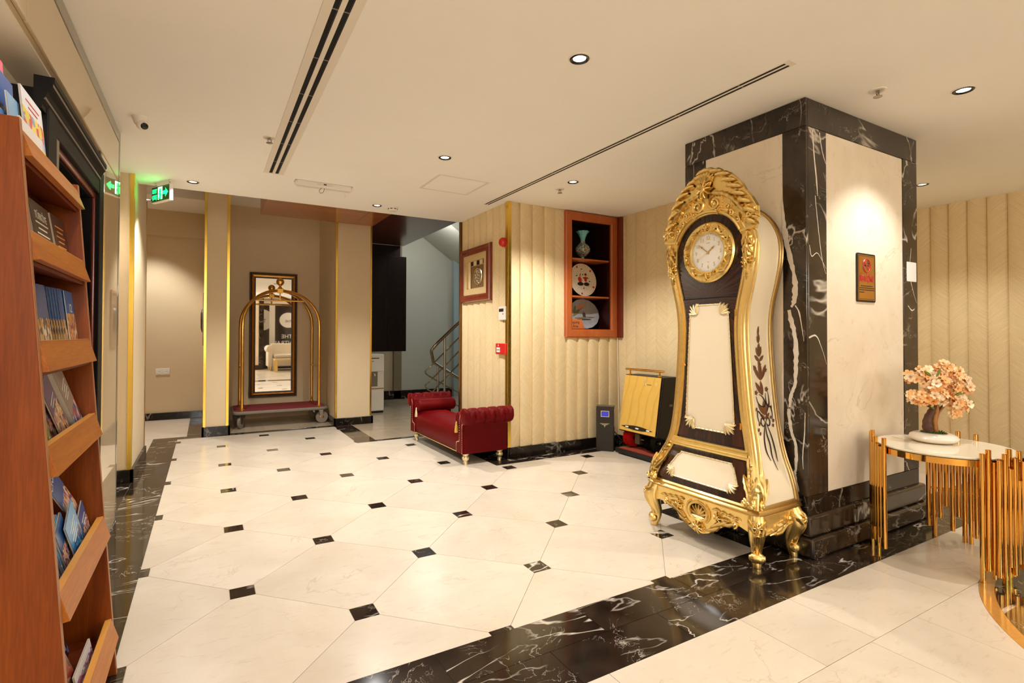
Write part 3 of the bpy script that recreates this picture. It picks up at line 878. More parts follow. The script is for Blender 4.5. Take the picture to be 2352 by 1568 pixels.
# stepped plinth
def plinth(o, r, z0, z1):
    MB().box(CX0 - o * 0.6, CX1 + r, CY0 - o, CY1 + o, z0, z1).build('plinth_step', M['dark_col'], col, True, 0.016, seg=4)
MB().box(CX0 + 0.001, CX1 - 0.001, CY0 + 0.001, CY1 - 0.001, 0.22, 0.3235).build('plinth_step', M['dark_base'], col, False, 0.002)
plinth(0.022, 0.045, 0.108, 0.222); plinth(0.040, 0.09, 0.0, 0.107)
# the broad white vein on the corner slab, and thin ones on its neighbour
def vein(fr, pts, n=0.0006):
    pts = spline([(u, v, w) for u, v, w in pts], 5)
    L = []; R = []
    for i, p in enumerate(pts):
        q = pts[min(i + 1, len(pts) - 1)] - pts[max(i - 1, 0)]
        q = Vector((q.x, q.y)).normalized(); nn = Vector((-q.y, q.x))
        j1, j2 = rnd.uniform(0.7, 1.25), rnd.uniform(0.7, 1.25)
        L.append(fr(p.x - nn.x * p.z * j1, p.y - nn.y * p.z * j1, n)); R.append(fr(p.x + nn.x * p.z * j2, p.y + nn.y * p.z * j2, n))
    mb = MB(); mb.strip([L, R]); mb.build('marble_vein', M['vein'], col, False)
FL = FX(CX0, -4.987)     # u from the cream slab towards the corner, 0..0.133
vein(FL, [(0.0, 1.98, 0.003), (0.006, 1.86, 0.010), (0.022, 1.74, 0.016), (0.044, 1.63, 0.014), (0.062, 1.56, 0.010), (0.072, 1.48, 0.015), (0.066, 1.40, 0.014), (0.05, 1.36, 0.006)])
vein(FL, [(0.034, 1.345, 0.010), (0.048, 1.28, 0.013), (0.066, 1.21, 0.012), (0.074, 1.12, 0.014), (0.072, 1.02, 0.011), (0.066, 0.93, 0.009), (0.045, 0.87, 0.010), (0.036, 0.80, 0.007)])
vein(FL, [(0.03, 0.79, 0.008), (0.036, 0.72, 0.010), (0.046, 0.66, 0.008), (0.068, 0.60, 0.007), (0.072, 0.53, 0.009), (0.068, 0.46, 0.006), (0.062, 0.43, 0.010), (0.078, 0.34, 0.009)])
vein(FL, [(0.07, 1.37, 0.003), (0.092, 1.33, 0.0035), (0.108, 1.24, 0.002), (0.118, 1.17, 0.001)])
vein(FL, [(0.122, 0.78, 0.002), (0.118, 0.66, 0.003), (0.108, 0.55, 0.003), (0.110, 0.47, 0.001)])
FF = FY(CX0, CY0)
vein(FF, [(0.066, 2.34, 0.004), (0.078, 2.22, 0.005), (0.100, 2.08, 0.006), (0.112, 1.98, 0.002)])
vein(FF, [(0.135, 2.34, 0.004), (0.160, 2.24, 0.004), (0.20, 2.17, 0.002)])
vein(FF, [(0.088, 1.98, 0.003), (0.11, 1.84, 0.003), (0.15, 1.64, 0.002), (0.19, 1.55, 0.001)])
vein(FF, [(0.03, 1.70, 0.002), (0.05, 1.64, 0.003), (0.11, 1.66, 0.002), (0.19, 1.58, 0.001)])
vein(FF, [(0.02, 1.19, 0.005), (0.09, 1.20, 0.004), (0.15, 1.12, 0.002), (0.19, 1.04, 0.001)])
vein(FF, [(1.20, 1.78, 0.002), (1.175, 1.62, 0.003), (1.22, 1.50, 0.002), (1.27, 1.42, 0.001)])
vein(FF, [(1.15, 1.40, 0.003), (1.2, 1.37, 0.004), (1.24, 1.38, 0.002)])
# ------------------------------------------------------------------ ceiling fittings
def downlight(x, y, z, label, power=SPOT_W, r=0.045, spot=True, ang=118):
    t = thing('downlight', label, 'ceiling light', (x, y, z), 0, 'recessed downlights')
    I = Matrix.Identity(4)
    MB().lathe([(r * 1.18, 0.0), (r * 1.18, -0.002), (r * 1.03, -0.0045), (r * 0.98, -0.004), (r * 0.98, 0)], 28).build('flange', M['whitemetal'], t, local=True)
    mb = MB(); rows = [[Vector((q * math.cos(2 * PI * j / 28), q * math.sin(2 * PI * j / 28), zz)) for j in range(28)] for q, zz in ((r * 1.04, -0.0045), (r * 0.98, -0.0075), (r * 0.80, -0.0065), (r * 0.68, -0.001))]
    mb.strip(rows, 0, True); mb.build('dark_ring', M['blackgloss'], t, local=True)
    MB().lathe([(r * 0.69, -0.0008), (r * 0.5, -0.0016), (0.001, -0.0018)], 24).build('lens', M['lens'], t, local=True)
    if spot:
        l = bpy.data.lights.new('downlight_beam', 'SPOT'); l.energy = power; l.spot_size = math.radians(ang); l.spot_blend = 0.55
        l.shadow_soft_size = 0.03; l.color = WARM
        o = bpy.data.objects.new('downlight_beam', l); COL.objects.link(o); o.location = (x, y, z - 0.02)
    return t
downlight(1.824, -4.818, H, 'lit ceiling downlight alone in the middle foreground of the ceiling', SPOT_W * 0.9)
downlight(3.799, -5.581, H, 'lit ceiling downlight at upper right, in front of the marble pillar', SPOT_W * 1.15, ang=106)
downlight(1.817, -3.245, H, 'lit ceiling downlight above the square ceiling hatch', SPOT_W * 1.3, ang=128)
downlight(3.012, -3.231, H, 'lit ceiling downlight nearest the corner with the wall niche', SPOT_W * 2.3, ang=128)
downlight(1.786, -1.605, H, 'lit ceiling downlight beside the white smoke detector', SPOT_W * 2.4, ang=128)
downlight(0.179, -1.608, H, 'lit ceiling downlight just right of the hanging exit sign', SPOT_W * 2.2, ang=128)
downlight(5.678, -4.67, H, 'lit ceiling downlight right of the marble pillar, by the pleated wall', SPOT_W * 0.9)
downlight(-0.385, 1.286, 2.947, 'lit downlight in the corridor ceiling, seen behind the exit sign', SPOT_W * 2.4, ang=88)
# fittings of the same grid that lie outside the frame
for i, (x, y) in enumerate(((0.2, -4.82), (1.82, -6.4), (0.2, -6.5), (3.8, -7.2), (5.7, -6.4), (1.82, -8.0), (3.8, -8.8), (0.2, -8.2), (5.7, -8.2))):
    l = bpy.data.lights.new('downlight_beam', 'SPOT'); l.energy = SPOT_W * (0.6 if i == 0 else 0.24); l.spot_size = math.radians(118); l.spot_blend = 0.55; l.shadow_soft_size = 0.03; l.color = WARM
    o = bpy.data.objects.new('downlight_beam', l); COL.objects.link(o); o.location = (x, y, H - 0.02)

def slot_vent(label, x, y0, y1, w, sl, gap, hh=0.004):
    t = thing('slot_diffuser', label, 'air vent', (x, (y0 + y1) / 2, H), 0, 'linear slot diffusers')
    z0, z1 = H - hh, H
    for a, b in ((-w / 2, -gap / 2 - sl), (-gap / 2, gap / 2), (gap / 2 + sl, w / 2)):
        MB().box(x + a, x + b, y0, y1, z0, z1 - 0.0002).build('rail', M['whitemetal'], t, False, 0.001)
    for s in (-1, 1):
        c = x + s * (gap + sl) / 2
        MB().box(c - sl / 2, c + sl / 2, y0 + 0.03, y1 - 0.02, z0 + 0.0008, z1 - 0.0003).build('slot', M['slot'], t, False)
        mb = MB()
        y = y1 - 0.33
        MB().box(c + sl * 0.30, c + sl * 0.36, y0 + 0.03, y1 - 0.02, z0 + 0.0002, z0 + 0.0008).build('vane', M['lcddark'], t, False)
        while y > y0 + 0.1:
            MB().box(c - sl / 2, c + sl / 2, y - 0.005, y + 0.003, z0 + 0.0001, z0 + 0.0008).build('clip', M['bumper'], t, False)
            y -= 0.42
    for ya, yb in ((y0, y0 + 0.03), (y1 - 0.02, y1)):
        MB().box(x - w / 2, x + w / 2, ya, yb, z0 + 0.0003, z1 - 0.0003).build('end_cap', M['whitemetal'], t, False)
slot_vent('wide twin slot air diffuser running along the left part of the ceiling', 0.757, -6.4, -2.20, 0.150, 0.024, 0.022)
slot_vent('narrow twin slot air diffuser running towards the top of the marble pillar', 2.733, -5.30, -2.17, 0.062, 0.0165, 0.014, 0.002)

def sprinkler(x, y, label, pend=0.022):
    t = thing('sprinkler_head', label, 'sprinkler', (x, y, H), 0, 'fire sprinklers in the ceiling')
    MB().lathe([(0.040, 0), (0.040, -0.004), (0.030, -0.007), (0.020, -0.004), (0.012, -0.003)], 24).build('escutcheon', M['whitemetal'], t, local=True)
    mb = MB(); mb.tube([(0, 0, -0.002), (0, 0, -0.016)], 0.009, 10)
    for s in (-1, 1): mb.tube([(s * 0.011, 0, -0.010), (s * 0.012, 0, -0.022), (0, 0, -0.034)], 0.003, 6)
    mb.build('frame_arms', M['chrome'], t, local=True)
    MB().lathe([(0.006, -0.032), (0.021, -0.034), (0.021, -0.0365), (0.004, -0.038)], 16).build('deflector', M['chrome'], t, local=True)
sprinkler(3.409, -5.353, 'sprinkler head in the ceiling in front of the marble pillar')
sprinkler(0.648, -3.014, 'sprinkler head in the ceiling left of the wide slot diffuser')
sprinkler(3.048, -2.994, 'sprinkler head in the ceiling near the niche corner')

t = thing('dome_camera', 'white security camera with a black eye on the ceiling at upper left', 'camera', (-0.066, -2.98, H))
MB().lathe([(0.046, 0), (0.046, -0.004), (0.036, -0.03), (0.031, -0.045), (0.02, -0.05)], 28).build('housing', M['white'], t, local=True)
mb = MB(); mb.ball((0.008, -0.012, -0.05), 0.030, 20, 12); mb.build('eyeball', M['white'], t, local=True)
Mx = Matrix.Translation((0.022, -0.030, -0.060)) @ Vector((0.35, -0.78, -0.52)).to_track_quat('Z', 'Y').to_matrix().to_4x4()
MB().lathe([(0.019, -0.02), (0.020, 0.004), (0.016, 0.0065), (0.002, 0.007)], 20, Mx).build('lens', M['blackgloss'], t, local=True)

t = thing('smoke_detector', 'white round smoke detector on the ceiling edge above the wooden bulkhead', 'detector', (1.952, -1.598, H))
MB().lathe([(0.055, 0), (0.055, -0.012), (0.048, -0.016), (0.048, -0.026), (0.040, -0.038), (0.012, -0.042)], 28).build('body', M['white'], t, local=True)
for k in range(8):
    a = 2 * PI * k / 8 + 0.2
    Mk = Matrix.Rotation(a, 4, 'Z')
    MB().box(0.040, 0.0495, -0.011, 0.011, -0.025, -0.0175, 0, Mk).build('intake', M['black'], t, False, local=True)

t = thing('ceiling_hatch', 'square white access hatch set in the ceiling above the bench', 'hatch', (2.17, -2.63, H))
for a in ((1.937, 2.407, -2.858, -2.842), (1.937, 2.407, -2.418, -2.402), (1.937, 1.953, -2.842, -2.418), (2.391, 2.407, -2.842, -2.418)):
    MB().box(*a, H - 0.004, H - 0.0002).build('frame_bar', M['whitemetal'], t, False, 0.001)
MB().box(1.957, 2.387, -2.838, -2.422, H - 0.0025, H - 0.0002).build('lid', M['ceil'], t, False, 0.001)

t = thing('emergency_light', 'long white emergency light fitting on the ceiling above the luggage cart', 'emergency light', (1.175, -2.09, H))
mb = MB(); rows = []
for x in (0.937, 0.952, 1.398, 1.413):
    e = 0.7 if x in (0.937, 1.413) else 1.0
    rows.append([Vector((x, -2.09 + y * e, H - 0.0005 + z * e)) for y, z in ((-0.042, 0), (-0.042, -0.026), (-0.030, -0.040), (0.030, -0.040), (0.042, -0.026), (0.042, 0))])
mb.strip(rows, 0, True); mb.f += [[0, 1, 2, 3, 4, 5], [23, 22, 21, 20, 19, 18]]; mb.m += [0, 0]
mb.build('housing', M['white'], t, False)
MB().box(0.935, 1.415, -2.134, -2.046, H - 0.0012, H - 0.0001).build('mounting_gap', M['greybrown'], t, False)
MB().box(0.965, 1.385, -2.128, -2.122, H - 0.042, H - 0.034).build('diffuser', M['whiteprint'], t, False)
for k in range(18):
    x = 0.972 + k * 0.0235
    MB().box(x, x + 0.002, -2.131, -2.126, H - 0.041, H - 0.035).build('rib', M['pages'], t, False)
MB().box(1.11, 1.24, -2.1330, -2.131, H - 0.024, H - 0.008).build('rating_plate', M['pages'], t, False)
MB().box(1.165, 1.19, -2.1336, -2.1325, H - 0.020, H - 0.010).build('marking', M['blackprint'], t, False)
mb = MB(); mb.tube(spline([(1.175, -2.10, H - 0.038), (1.165, -2.12, H - 0.075), (1.140, -2.13, H - 0.092), (1.128, -2.13, H - 0.075), (1.137, -2.12, H - 0.058), (1.155, -2.11, H - 0.038)]), 0.0018, 6)
mb.build('loop_wire', M['black'], t)
mb = MB(); mb.tube([(1.352, -2.10, H - 0.04), (1.352, -2.10, H - 0.085)], 0.0012, 5); mb.lathe([(0.002, 0.012), (0.006, 0.0), (0.006, -0.008), (0.002, -0.010)], 8, Matrix.Translation((1.352, -2.10, H - 0.09)))
mb.build('pull_cord', M['white'], t)

# hanging exit sign, turned across the corridor mouth
a0 = Vector((-0.133, -1.372, 0)); a1 = Vector((0.010, -1.612, 0))
du = (a1 - a0).normalized(); dn = Vector((-du.y * -1, -du.x, 0)); dn = Vector((du.y, -du.x, 0))
LEN = (a1 - a0).length
t = thing('exit_sign', 'lit green exit sign with an arrow hanging on chains below the ceiling', 'exit sign', (a0.x, a0.y, 2.34))
ES = lambda u, v, n=0.0: a0 + du * u + dn * n + Vector((0, 0, v))
def es_box(u0, u1, v0, v1, n0, n1): 
    mb = MB(); mb.prism([(u0, v0), (u1, v0), (u1, v1), (u0, v1)], ES, n0, n1); return mb
Z0, Z1 = 2.336, 2.474
es_box(0, LEN, Z0, Z1, -0.030, 0.0).build('housing', M['white'], t, False, 0.003)
es_box(0.004, LEN - 0.004, Z0 + 0.008, Z1 - 0.004, 0.0, 0.003).build('face', M['exitface'], t, False, 0.001)
text('exit_lettering', 'EXIT', 0.047, ES(0.052, Z0 + 0.095, 0.0036), du, (0, 0, 1), M['exitglow'], t, 0.0004, sx=0.72, bold=0.0012)
text('exit_lettering', 'ÇIKIŞ', 0.047, ES(0.052, Z0 + 0.044, 0.0036), du, (0, 0, 1), M['exitglow'], t, 0.0004, sx=0.62, bold=0.0012)
mb = MB()
for (u0, u1, v0, v1) in ((0.108, 0.120, 0.02, 0.125), (0.108, 0.172, 0.113, 0.125), (0.160, 0.172, 0.02, 0.125)):
    mb.prism([(u0, Z0 + v0), (u1, Z0 + v0), (u1, Z0 + v1), (u0, Z0 + v1)], ES, 0.003, 0.0042)
mb.build('doorway_pictogram', M['exitwhite'], t, False)
mb = MB()
for p, r in ((((0.138, 0.085), (0.133, 0.055)), 0.008), (((0.133, 0.055), (0.146, 0.040), (0.150, 0.020)), 0.005), (((0.133, 0.055), (0.128, 0.036), (0.114, 0.028)), 0.005), (((0.138, 0.083), (0.152, 0.072), (0.160, 0.080)), 0.004), (((0.138, 0.083), (0.124, 0.076), (0.120, 0.062)), 0.004)):
    mb.tube([ES(u, Z0 + v, 0.004) for u, v in p], r, 6)
mb.ball(ES(0.144, Z0 + 0.100, 0.004), 0.009, 8, 5)
mb.build('running_figure', M['exitglow'], t)
mb = MB(); mb.prism([(0.186, Z0 + 0.058), (0.222, Z0 + 0.058), (0.222, Z0 + 0.036), (0.262, Z0 + 0.072), (0.222, Z0 + 0.108), (0.222, Z0 + 0.086), (0.186, Z0 + 0.086)], ES, 0.003, 0.0042)
mb.build('arrow', M['exitglow'], t, False)
for u in (0.035, LEN - 0.03):
    mb = MB()
    for k in range(2):
        c = ES(u, Z1 + 0.010 + 0.018 * k, -0.015)
        mb.tube([c + du * 0.007 * math.cos(q * PI / 5) * (1 if k == 0 else 0.3) + dn * 0.007 * math.cos(q * PI / 5) * (0 if k == 0 else 1) + Vector((0, 0, 0.011 * math.sin(q * PI / 5))) for q in range(10)], 0.002, 5, closed=True)
    mb.build('chain_link', M['chrome'], t)

# ------------------------------------------------------------------ luggage cart
CY = 0.87
t = thing('luggage_cart', 'brass birdcage luggage cart with red carpet deck in the recess', 'luggage cart', (1.165, CY, 0))
def rrect(x0, x1, y0, y1, r, k=5):
    out = []
    for cx, cy, a in ((x1 - r, y1 - r, 0), (x0 + r, y1 - r, PI / 2), (x0 + r, y0 + r, PI), (x1 - r, y0 + r, 1.5 * PI)):
        out += [(cx + r * math.cos(a + PI / 2 * i / k), cy + r * math.sin(a + PI / 2 * i / k)) for i in range(k + 1)]
    return out
FZ = lambda u, v, n: Vector((u, v, n))
mb = MB(); mb.prism(rrect(0.60, 1.73, 0.53, 1.22, 0.07), FZ, 0.190, 0.222); mb.build('deck', M['bumper'], t, False)
mb = MB(); mb.tube([Vector((x, y, 0.205)) for x, y in rrect(0.60, 1.73, 0.53, 1.22, 0.07)], 0.022, 8, closed=True); mb.build('bumper', M['bumper'], t)
mb = MB(); mb.prism(rrect(0.612, 1.718, 0.542, 1.208, 0.06), FZ, 0.222, 0.2285); mb.build('carpet', M['carpet'], t, False)
posts = [(0.693, 0.60), (1.636, 0.60), (0.693, 1.16), (1.636, 1.16)]
hub = Vector((1.165, CY, 1.80))
for x, y in posts:
    R = Vector((x - hub.x, y - hub.y, 0)); path = [Vector((x, y, 0.228)), Vector((x, y, 0.8)), Vector((x, y, 1.30))]
    for k in range(1, 13):
        a = PI / 2 * k / 12
        path.append(Vector((hub.x + R.x * math.cos(a), hub.y + R.y * math.cos(a), 1.33 + (hub.z - 1.33) * math.sin(a))))
    MB().tube(path, 0.0195, 12).build('hoop_post', M['brass'], t)
    MB().lathe([(0.034, 0.2285), (0.034, 0.236), (0.024, 0.243), (0.023, 0.262)], 18, Matrix.Translation((x, y, 0))).build('post_foot', M['brass'], t)
for x in (0.693, 1.636):
    MB().tube([(x, 0.60, 0.765), (x, 1.16, 0.765)], 0.011, 10).build('side_rail', M['brass'], t)
MB().box(hub.x - 0.042, hub.x + 0.042, CY - 0.042, CY + 0.042, 1.772, 1.832).build('hub', M['brass'], t, False, 0.008)
MB().lathe([(0.026, 1.83), (0.03, 1.838), (0.018, 1.85), (0.014, 1.866), (0.022, 1.874), (0.014, 1.88)], 18, Matrix.Translation((hub.x, hub.y, 0))).build('finial_neck', M['brass'], t)
mb = MB(); mb.ball((hub.x, hub.y, 1.922), 0.052, 22, 14); mb.build('finial_ball', M['brass'], t)
MB().tube([(hub.x, hub.y, 1.775), (hub.x, hub.y, 1.665)], 0.011, 10).build('hanger_stem', M['brass'], t)
MB().tube([(hub.x - 0.31, hub.y, 1.665), (hub.x + 0.31, hub.y, 1.665)], 0.012, 10).build('hanging_bar', M['brass'], t)
def caster(x, y, yaw, r=0.082):
    Mx = Matrix.Translation((x, y, 0)) @ Matrix.Rotation(yaw, 4, 'Z')
    w = MB(); P = Matrix.Translation((0.02, 0, r)) @ Matrix.Rotation(PI / 2, 4, 'X')
    w.lathe([(r * 0.72, -0.016), (r * 0.95, -0.016), (r, -0.008), (r, 0.008), (r * 0.95, 0.016), (r * 0.72, 0.016)], 26, Mx @ P)
    wo = w.build('caster_wheel', M['bumper'], t)
    q = MB(); q.lathe([(0.01, -0.018), (r * 0.70, -0.012), (r * 0.70, 0.012), (0.01, 0.018)], 20, Mx @ P)
    q.build('wheel_disc', M['brass'] if yaw == 0 else M['rubber'], wo)
    f = MB()
    for s in (-1, 1): f.prism([(-0.022, 0.178), (0.022 + 0.012, 0.178), (0.030, r - 0.012), (0.010, r - 0.012)], lambda u, v, n: Mx @ Vector((u, n, v)), s * 0.024 - 0.002, s * 0.024 + 0.002)
    f.box(-0.03, 0.04, -0.028, 0.028, 0.176, 0.190, 0, Mx)
    f.build('caster_fork', M['chrome'], t, False)
caster(0.672, 0.60, 1.15); caster(1.655, 0.60, 0.0); caster(0.672, 1.15, 0.4); caster(1.655, 1.15, -0.3)

# ------------------------------------------------------------------ tall mirror behind the cart
t = thing('wall_mirror', 'tall gold and dark framed mirror hanging in the recess behind the cart', 'mirror', (1.14, 1.42, 1.2))
def frame_sweep(F, u0, u1, v0, v1, prof):
    """mitred frame: prof = list of (inset, n)"""
    mb = MB(); rows = []
    for cu, cv, su, sv in ((u0, v0, 1, 1), (u1, v0, -1, 1), (u1, v1, -1, -1), (u0, v1, 1, -1), (u0, v0, 1, 1)):
        rows.append([F(cu + su * i, cv + sv * i, n) for i, n in prof])
    mb.strip(rows); return mb
FMi = FY(0, 1.42)
frame_sweep(FMi, 0.822, 1.462, 0.30, 2.095, [(0, 0), (0, 0.028), (0.008, 0.036), (0.018, 0.036), (0.026, 0.028), (0.030, 0.026)]).build('outer_frame', M['mframe'], t, ang=30)
frame_sweep(FMi, 0.852, 1.432, 0.33, 2.065, [(0, 0.02), (0, 0.032), (0.012, 0.038), (0.030, 0.028), (0.034, 0.010)]).build('gold_slip', M['mframegold'], t, ang=30)
frame_sweep(FMi, 0.884, 1.400, 0.362, 2.033, [(0, 0.012), (0.0, 0.016), (0.022, 0.010)]).build('inner_slip', M['mframe'], t, ang=30)
MB().box(0.88, 1.404, 1.409, 1.414, 0.355, 2.04).build('glass', M['mirror'], t, False)
mb = MB()
for k in range(46):
    z = 0.315 + k * 1.765 / 45
    for x in (0.835, 1.449): mb.ball((x, 1.384, z), 0.0065, 6, 4)
for k in range(16):
    x = 0.845 + k * 0.594 / 15
    for z in (0.313, 2.082): mb.ball((x, 1.384, z), 0.0065, 6, 4)
o = mb.build('carved_beading', M['mframe'], t); o['kind'] = 'stuff'

# picture seen edge-on on the left pier, outlet on the corridor wall
t = thing('relief_picture', 'wood edged picture with dark relief seen edge-on on the side of the pier', 'picture', (0.27, 1.0, 1.4))
FP = lambda u, v, n=0.0: Vector((0.268 - n, 1.3 - u, v))
frame_sweep(FP, 0.0, 0.62, 1.06, 1.72, [(0, 0), (0, 0.018), (0.03, 0.022), (0.035, 0.01)]).build('frame', M['cherry'], t)
MB().box(0.257, 0.266, 0.70, 1.28, 1.08, 1.70).build('backing', M['frameinner'], t, False)
mb = MB(); mb.lathe([(0.16, 0.0), (0.15, 0.02), (0.10, 0.034), (0.002, 0.036)], 20, Matrix.Translation((0.257, 0.97, 1.38)) @ Matrix.Rotation(-PI / 2, 4, 'Y'), wob=lambda a, r, z: 1 + 0.05 * math.sin(a * 2 * PI * 7))
mb.build('dark_relief', M['black'], t)
t = thing('wall_outlet', 'white double power outlet low on the corridor wall', 'power outlet', (-0.24, 1.9, 0.68))
MB().box(-0.325, -0.155, 1.890, 1.8995, 0.632, 0.722).build('plate', M['white'], t, False, 0.004)
for x in (-0.282, -0.198):
    MB().lathe([(0.028, 0.0), (0.028, 0.004), (0.020, 0.003), (0.001, 0.001)], 20, Matrix.Translation((x, 1.890, 0.677)) @ Matrix.Rotation(PI / 2, 4, 'X')).build('socket', M['whiteprint'], t)
    for s in (-0.009, 0.009): MB().lathe([(0.003, 0), (0.003, 0.0035), (0.0005, 0.0035)], 8, Matrix.Translation((x + s, 1.889, 0.677)) @ Matrix.Rotation(PI / 2, 4, 'X')).build('pin_hole', M['black'], t)

# ------------------------------------------------------------------ stair lobby: cabinet, dispenser, railing
t = thing('wall_cabinet', 'dark veneer wall cabinet above the water dispenser by the stairs', 'cabinet', (2.75, 1.8, 0.93))
MB().box(2.27, 3.19, 1.52, 2.0, 0.93, 2.50).build('body', M['darkwood'], t, False, 0.003)
for a, b in ((2.27, 2.55), (2.554, 2.86), (2.864, 3.19)):
    MB().box(a, b, 1.502, 1.52, 0.93, 2.50).build('door', M['darkwood'], t, False, 0.003)
MB().box(2.27, 3.10, 1.55, 2.0, 2.502, 2.684).build('upper_fascia', M['darkwood'], t, False)
t = thing('notice_sheet', 'white printed notice with a red header on the dark cabinet', 'notice', (2.42, 1.5, 1.7))
MB().box(2.35, 2.475, 1.4985, 1.5015, 1.58, 1.86).build('paper', M['whiteprint'], t, False)
MB().box(2.35, 2.475, 1.4975, 1.4984, 1.82, 1.86).build('header', M['redprint'], t, False)
mb = MB()
for k in range(9): mb.box(2.37, 2.455 - 0.02 * (k % 3), 1.4977, 1.4984, 1.79 - k * 0.021, 1.797 - k * 0.021)
o = mb.build('print_lines', M['lcddark'], t, False)
t = thing('water_dispenser', 'white free-standing water dispenser under the dark cabinet', 'water dispenser', (2.54, 1.25, 0))
MB().box(2.38, 2.694, 1.09, 1.42, 0.03, 0.905).build('body', M['white'], t, False, 0.015)
MB().box(2.39, 2.684, 1.10, 1.41, 0.0, 0.03).build('plinth', M['black'], t, False)
MB().box(2.385, 2.689, 1.078, 1.092, 0.64, 0.895).build('front_panel', M['whiteprint'], t, False, 0.006)
MB().box(2.40, 2.59, 1.083, 1.0895, 0.41, 0.635).build('tap_recess', M['bumper'], t, False, 0.004)
MB().box(2.385, 2.689, 1.084, 1.0905, 0.37, 0.382).build('drip_tray_edge', M['brass'], t, False)
MB().box(2.43, 2.61, 1.0745, 1.0785, 0.835, 0.848).build('vent_line', M['black'], t, False)
MB().box(2.47, 2.53, 1.0745, 1.0785, 0.79, 0.797).build('vent_line', M['black'], t, False)
for x in (2.47, 2.54): MB().tube([(x, 1.083, 0.60), (x, 1.060, 0.595), (x, 1.058, 0.57)], 0.009, 8).build('tap', M['white'], t)

t = thing('stair_railing', 'steel stair railing bending back in zigzag bars behind the bench', 'railing', (3.4, 0.35, 0))
y1, y2 = 0.25, 0.42
top = spline([(4.6, y1, 2.32), (3.95, y1, 1.72), (3.52, y1, 1.34), (3.24, y1, 1.09)], 3) + spline([(3.19, y1, 1.04), (3.155, y1 + 0.02, 0.99), (3.16, y1 + 0.06, 0.95), (3.205, y1 + 0.12, 0.85)], 4) + spline([(3.235, y2, 0.80), (3.30, y2, 0.755), (3.62, y2, 0.56), (4.2, y2, 0.22)], 3)
MB().tube(top, 0.023, 12).build('handrail', M['railmetal'], t)
for k in range(2):
    d = 0.205 * (k + 1)
    p = spline([(4.5, y1, 2.23 - d), (3.55, y1, 1.345 - d), (3.16, y1, 0.985 - d)], 3) + spline([(3.10, y1, 0.93 - d), (3.065, y1 + 0.05, 0.885 - d), (3.10, y1 + 0.13, 0.84 - d)], 4) + spline([(3.16, y2, 0.80 - d), (3.55, y2, 0.58 - d), (4.0, y2, 0.33 - d)], 3)
    MB().tube(p, 0.0105, 8).build('bar', M['railmetal'], t)
p = spline([(4.5, y1, 2.23 - 0.60), (3.55, y1, 1.345 - 0.60), (3.22, y1, 0.44), (3.15, y1, 0.35), (3.12, y1, 0.22), (3.115, y1, 0.0)], 4)
MB().tube(p, 0.0105, 8).build('bar', M['railmetal'], t)
MB().tube([(3.345, y1, 0.0), (3.345, y1, 1.17)], 0.019, 12).build('post', M['chrome'], t)
MB().tube([(3.31, y2, 0.0), (3.31, y2, 0.74)], 0.017, 12).build('post', M['chrome'], t)
for x, y in ((3.345, y1), (3.31, y2)): MB().lathe([(0.04, 0), (0.04, 0.006), (0.024, 0.012)], 16, Matrix.Translation((x, y, 0))).build('post_flange', M['chrome'], t)
# ------------------------------------------------------------------ the gilded long-case clock
YC = -4.7125
clock = thing('longcase_clock', 'tall gilded long-case clock with carved crest and white dial standing against the marble pillar', 'clock', (2.95, YC, 0))
wz = lerp_tab([(0.30, 0.372), (0.36, 0.362), (0.45, 0.335), (0.52, 0.308), (0.60, 0.286), (0.76, 0.258), (1.0, 0.234), (1.23, 0.222), (1.36, 0.232), (1.50, 0.264), (1.60, 0.284), (1.68, 0.29)])
xf = lerp_tab([(0.30, 2.765), (0.36, 2.785), (0.44, 2.82), (0.52, 2.855), (0.60, 2.872), (0.70, 2.876), (1.2, 2.876), (1.7, 2.872), (2.2, 2.868)])
XB = 3.125
def out_pts(inset=0.0, z0=0.30, n=44, m=22):
    """outline in (u,v), from bottom right up over the round head and down the left"""
    R = []
    for i in range(n + 1):
        z = z0 + (1.68 - z0) * i / n
        R.append((wz(z) - inset, z))
    A = [((0.29 - inset) * math.cos(PI * k / m), 1.68 + (0.29 - inset) * math.sin(PI * k / m)) for k in range(1, m)]
    return R + A + [(-u, v) for u, v in R[::-1]]
def FC(u, v, n=0.0): return Vector((xf(v) - n, YC - u, v))
# case: lacquered sides, sheet front and back
mb = MB(); op = out_pts()
mb.strip([[FC(u, v, -0.004) for u, v in op], [Vector((XB, YC - u * 0.985, v)) for u, v in op]])
mb.build('case_side', M['clocksidecream'], clock, ang=60)
mb = MB()
Lh = len(op) // 2
mb.strip([[FC(op[i][0] * t, op[i][1], 0.0) for t in (1, 0.5, 0, -0.5, -1)] for i in range(Lh + 1)])
mb.build('case_front', M['veneer'], clock, ang=60)
mb = MB(); mb.strip([[Vector((XB - 0.001, YC - op[i][0] * t * 0.985, op[i][1])) for t in (1, 0, -1)] for i in range(Lh + 1)]); mb.build('case_back', M['black'], clock)
# gilt mouldings along both edges of the sides
for nm, off, r, mt in (('edge_moulding', 0.022, 0.021, 'goldband'), ('edge_moulding', 0.050, 0.009, 'gold'), ('edge_moulding', 0.004, 0.012, 'gold')):
    q = out_pts(off)
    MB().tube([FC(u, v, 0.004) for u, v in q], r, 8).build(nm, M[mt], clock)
q = out_pts(-0.004)
MB().tube([FC(u, v, -0.022) for u, v in q], 0.009, 8).build('side_fillet', M['goldband'], clock)
MB().tube([Vector((XB - 0.012, YC - u * 0.99, v)) for u, v in q], 0.011, 8).build('back_edge_strip', M['shade_bronze'], clock)
MB().tube([Vector((XB - 0.027, YC - u * 0.992, v)) for u, v in q], 0.005, 6).build('back_edge_bead', M['gold'], clock)

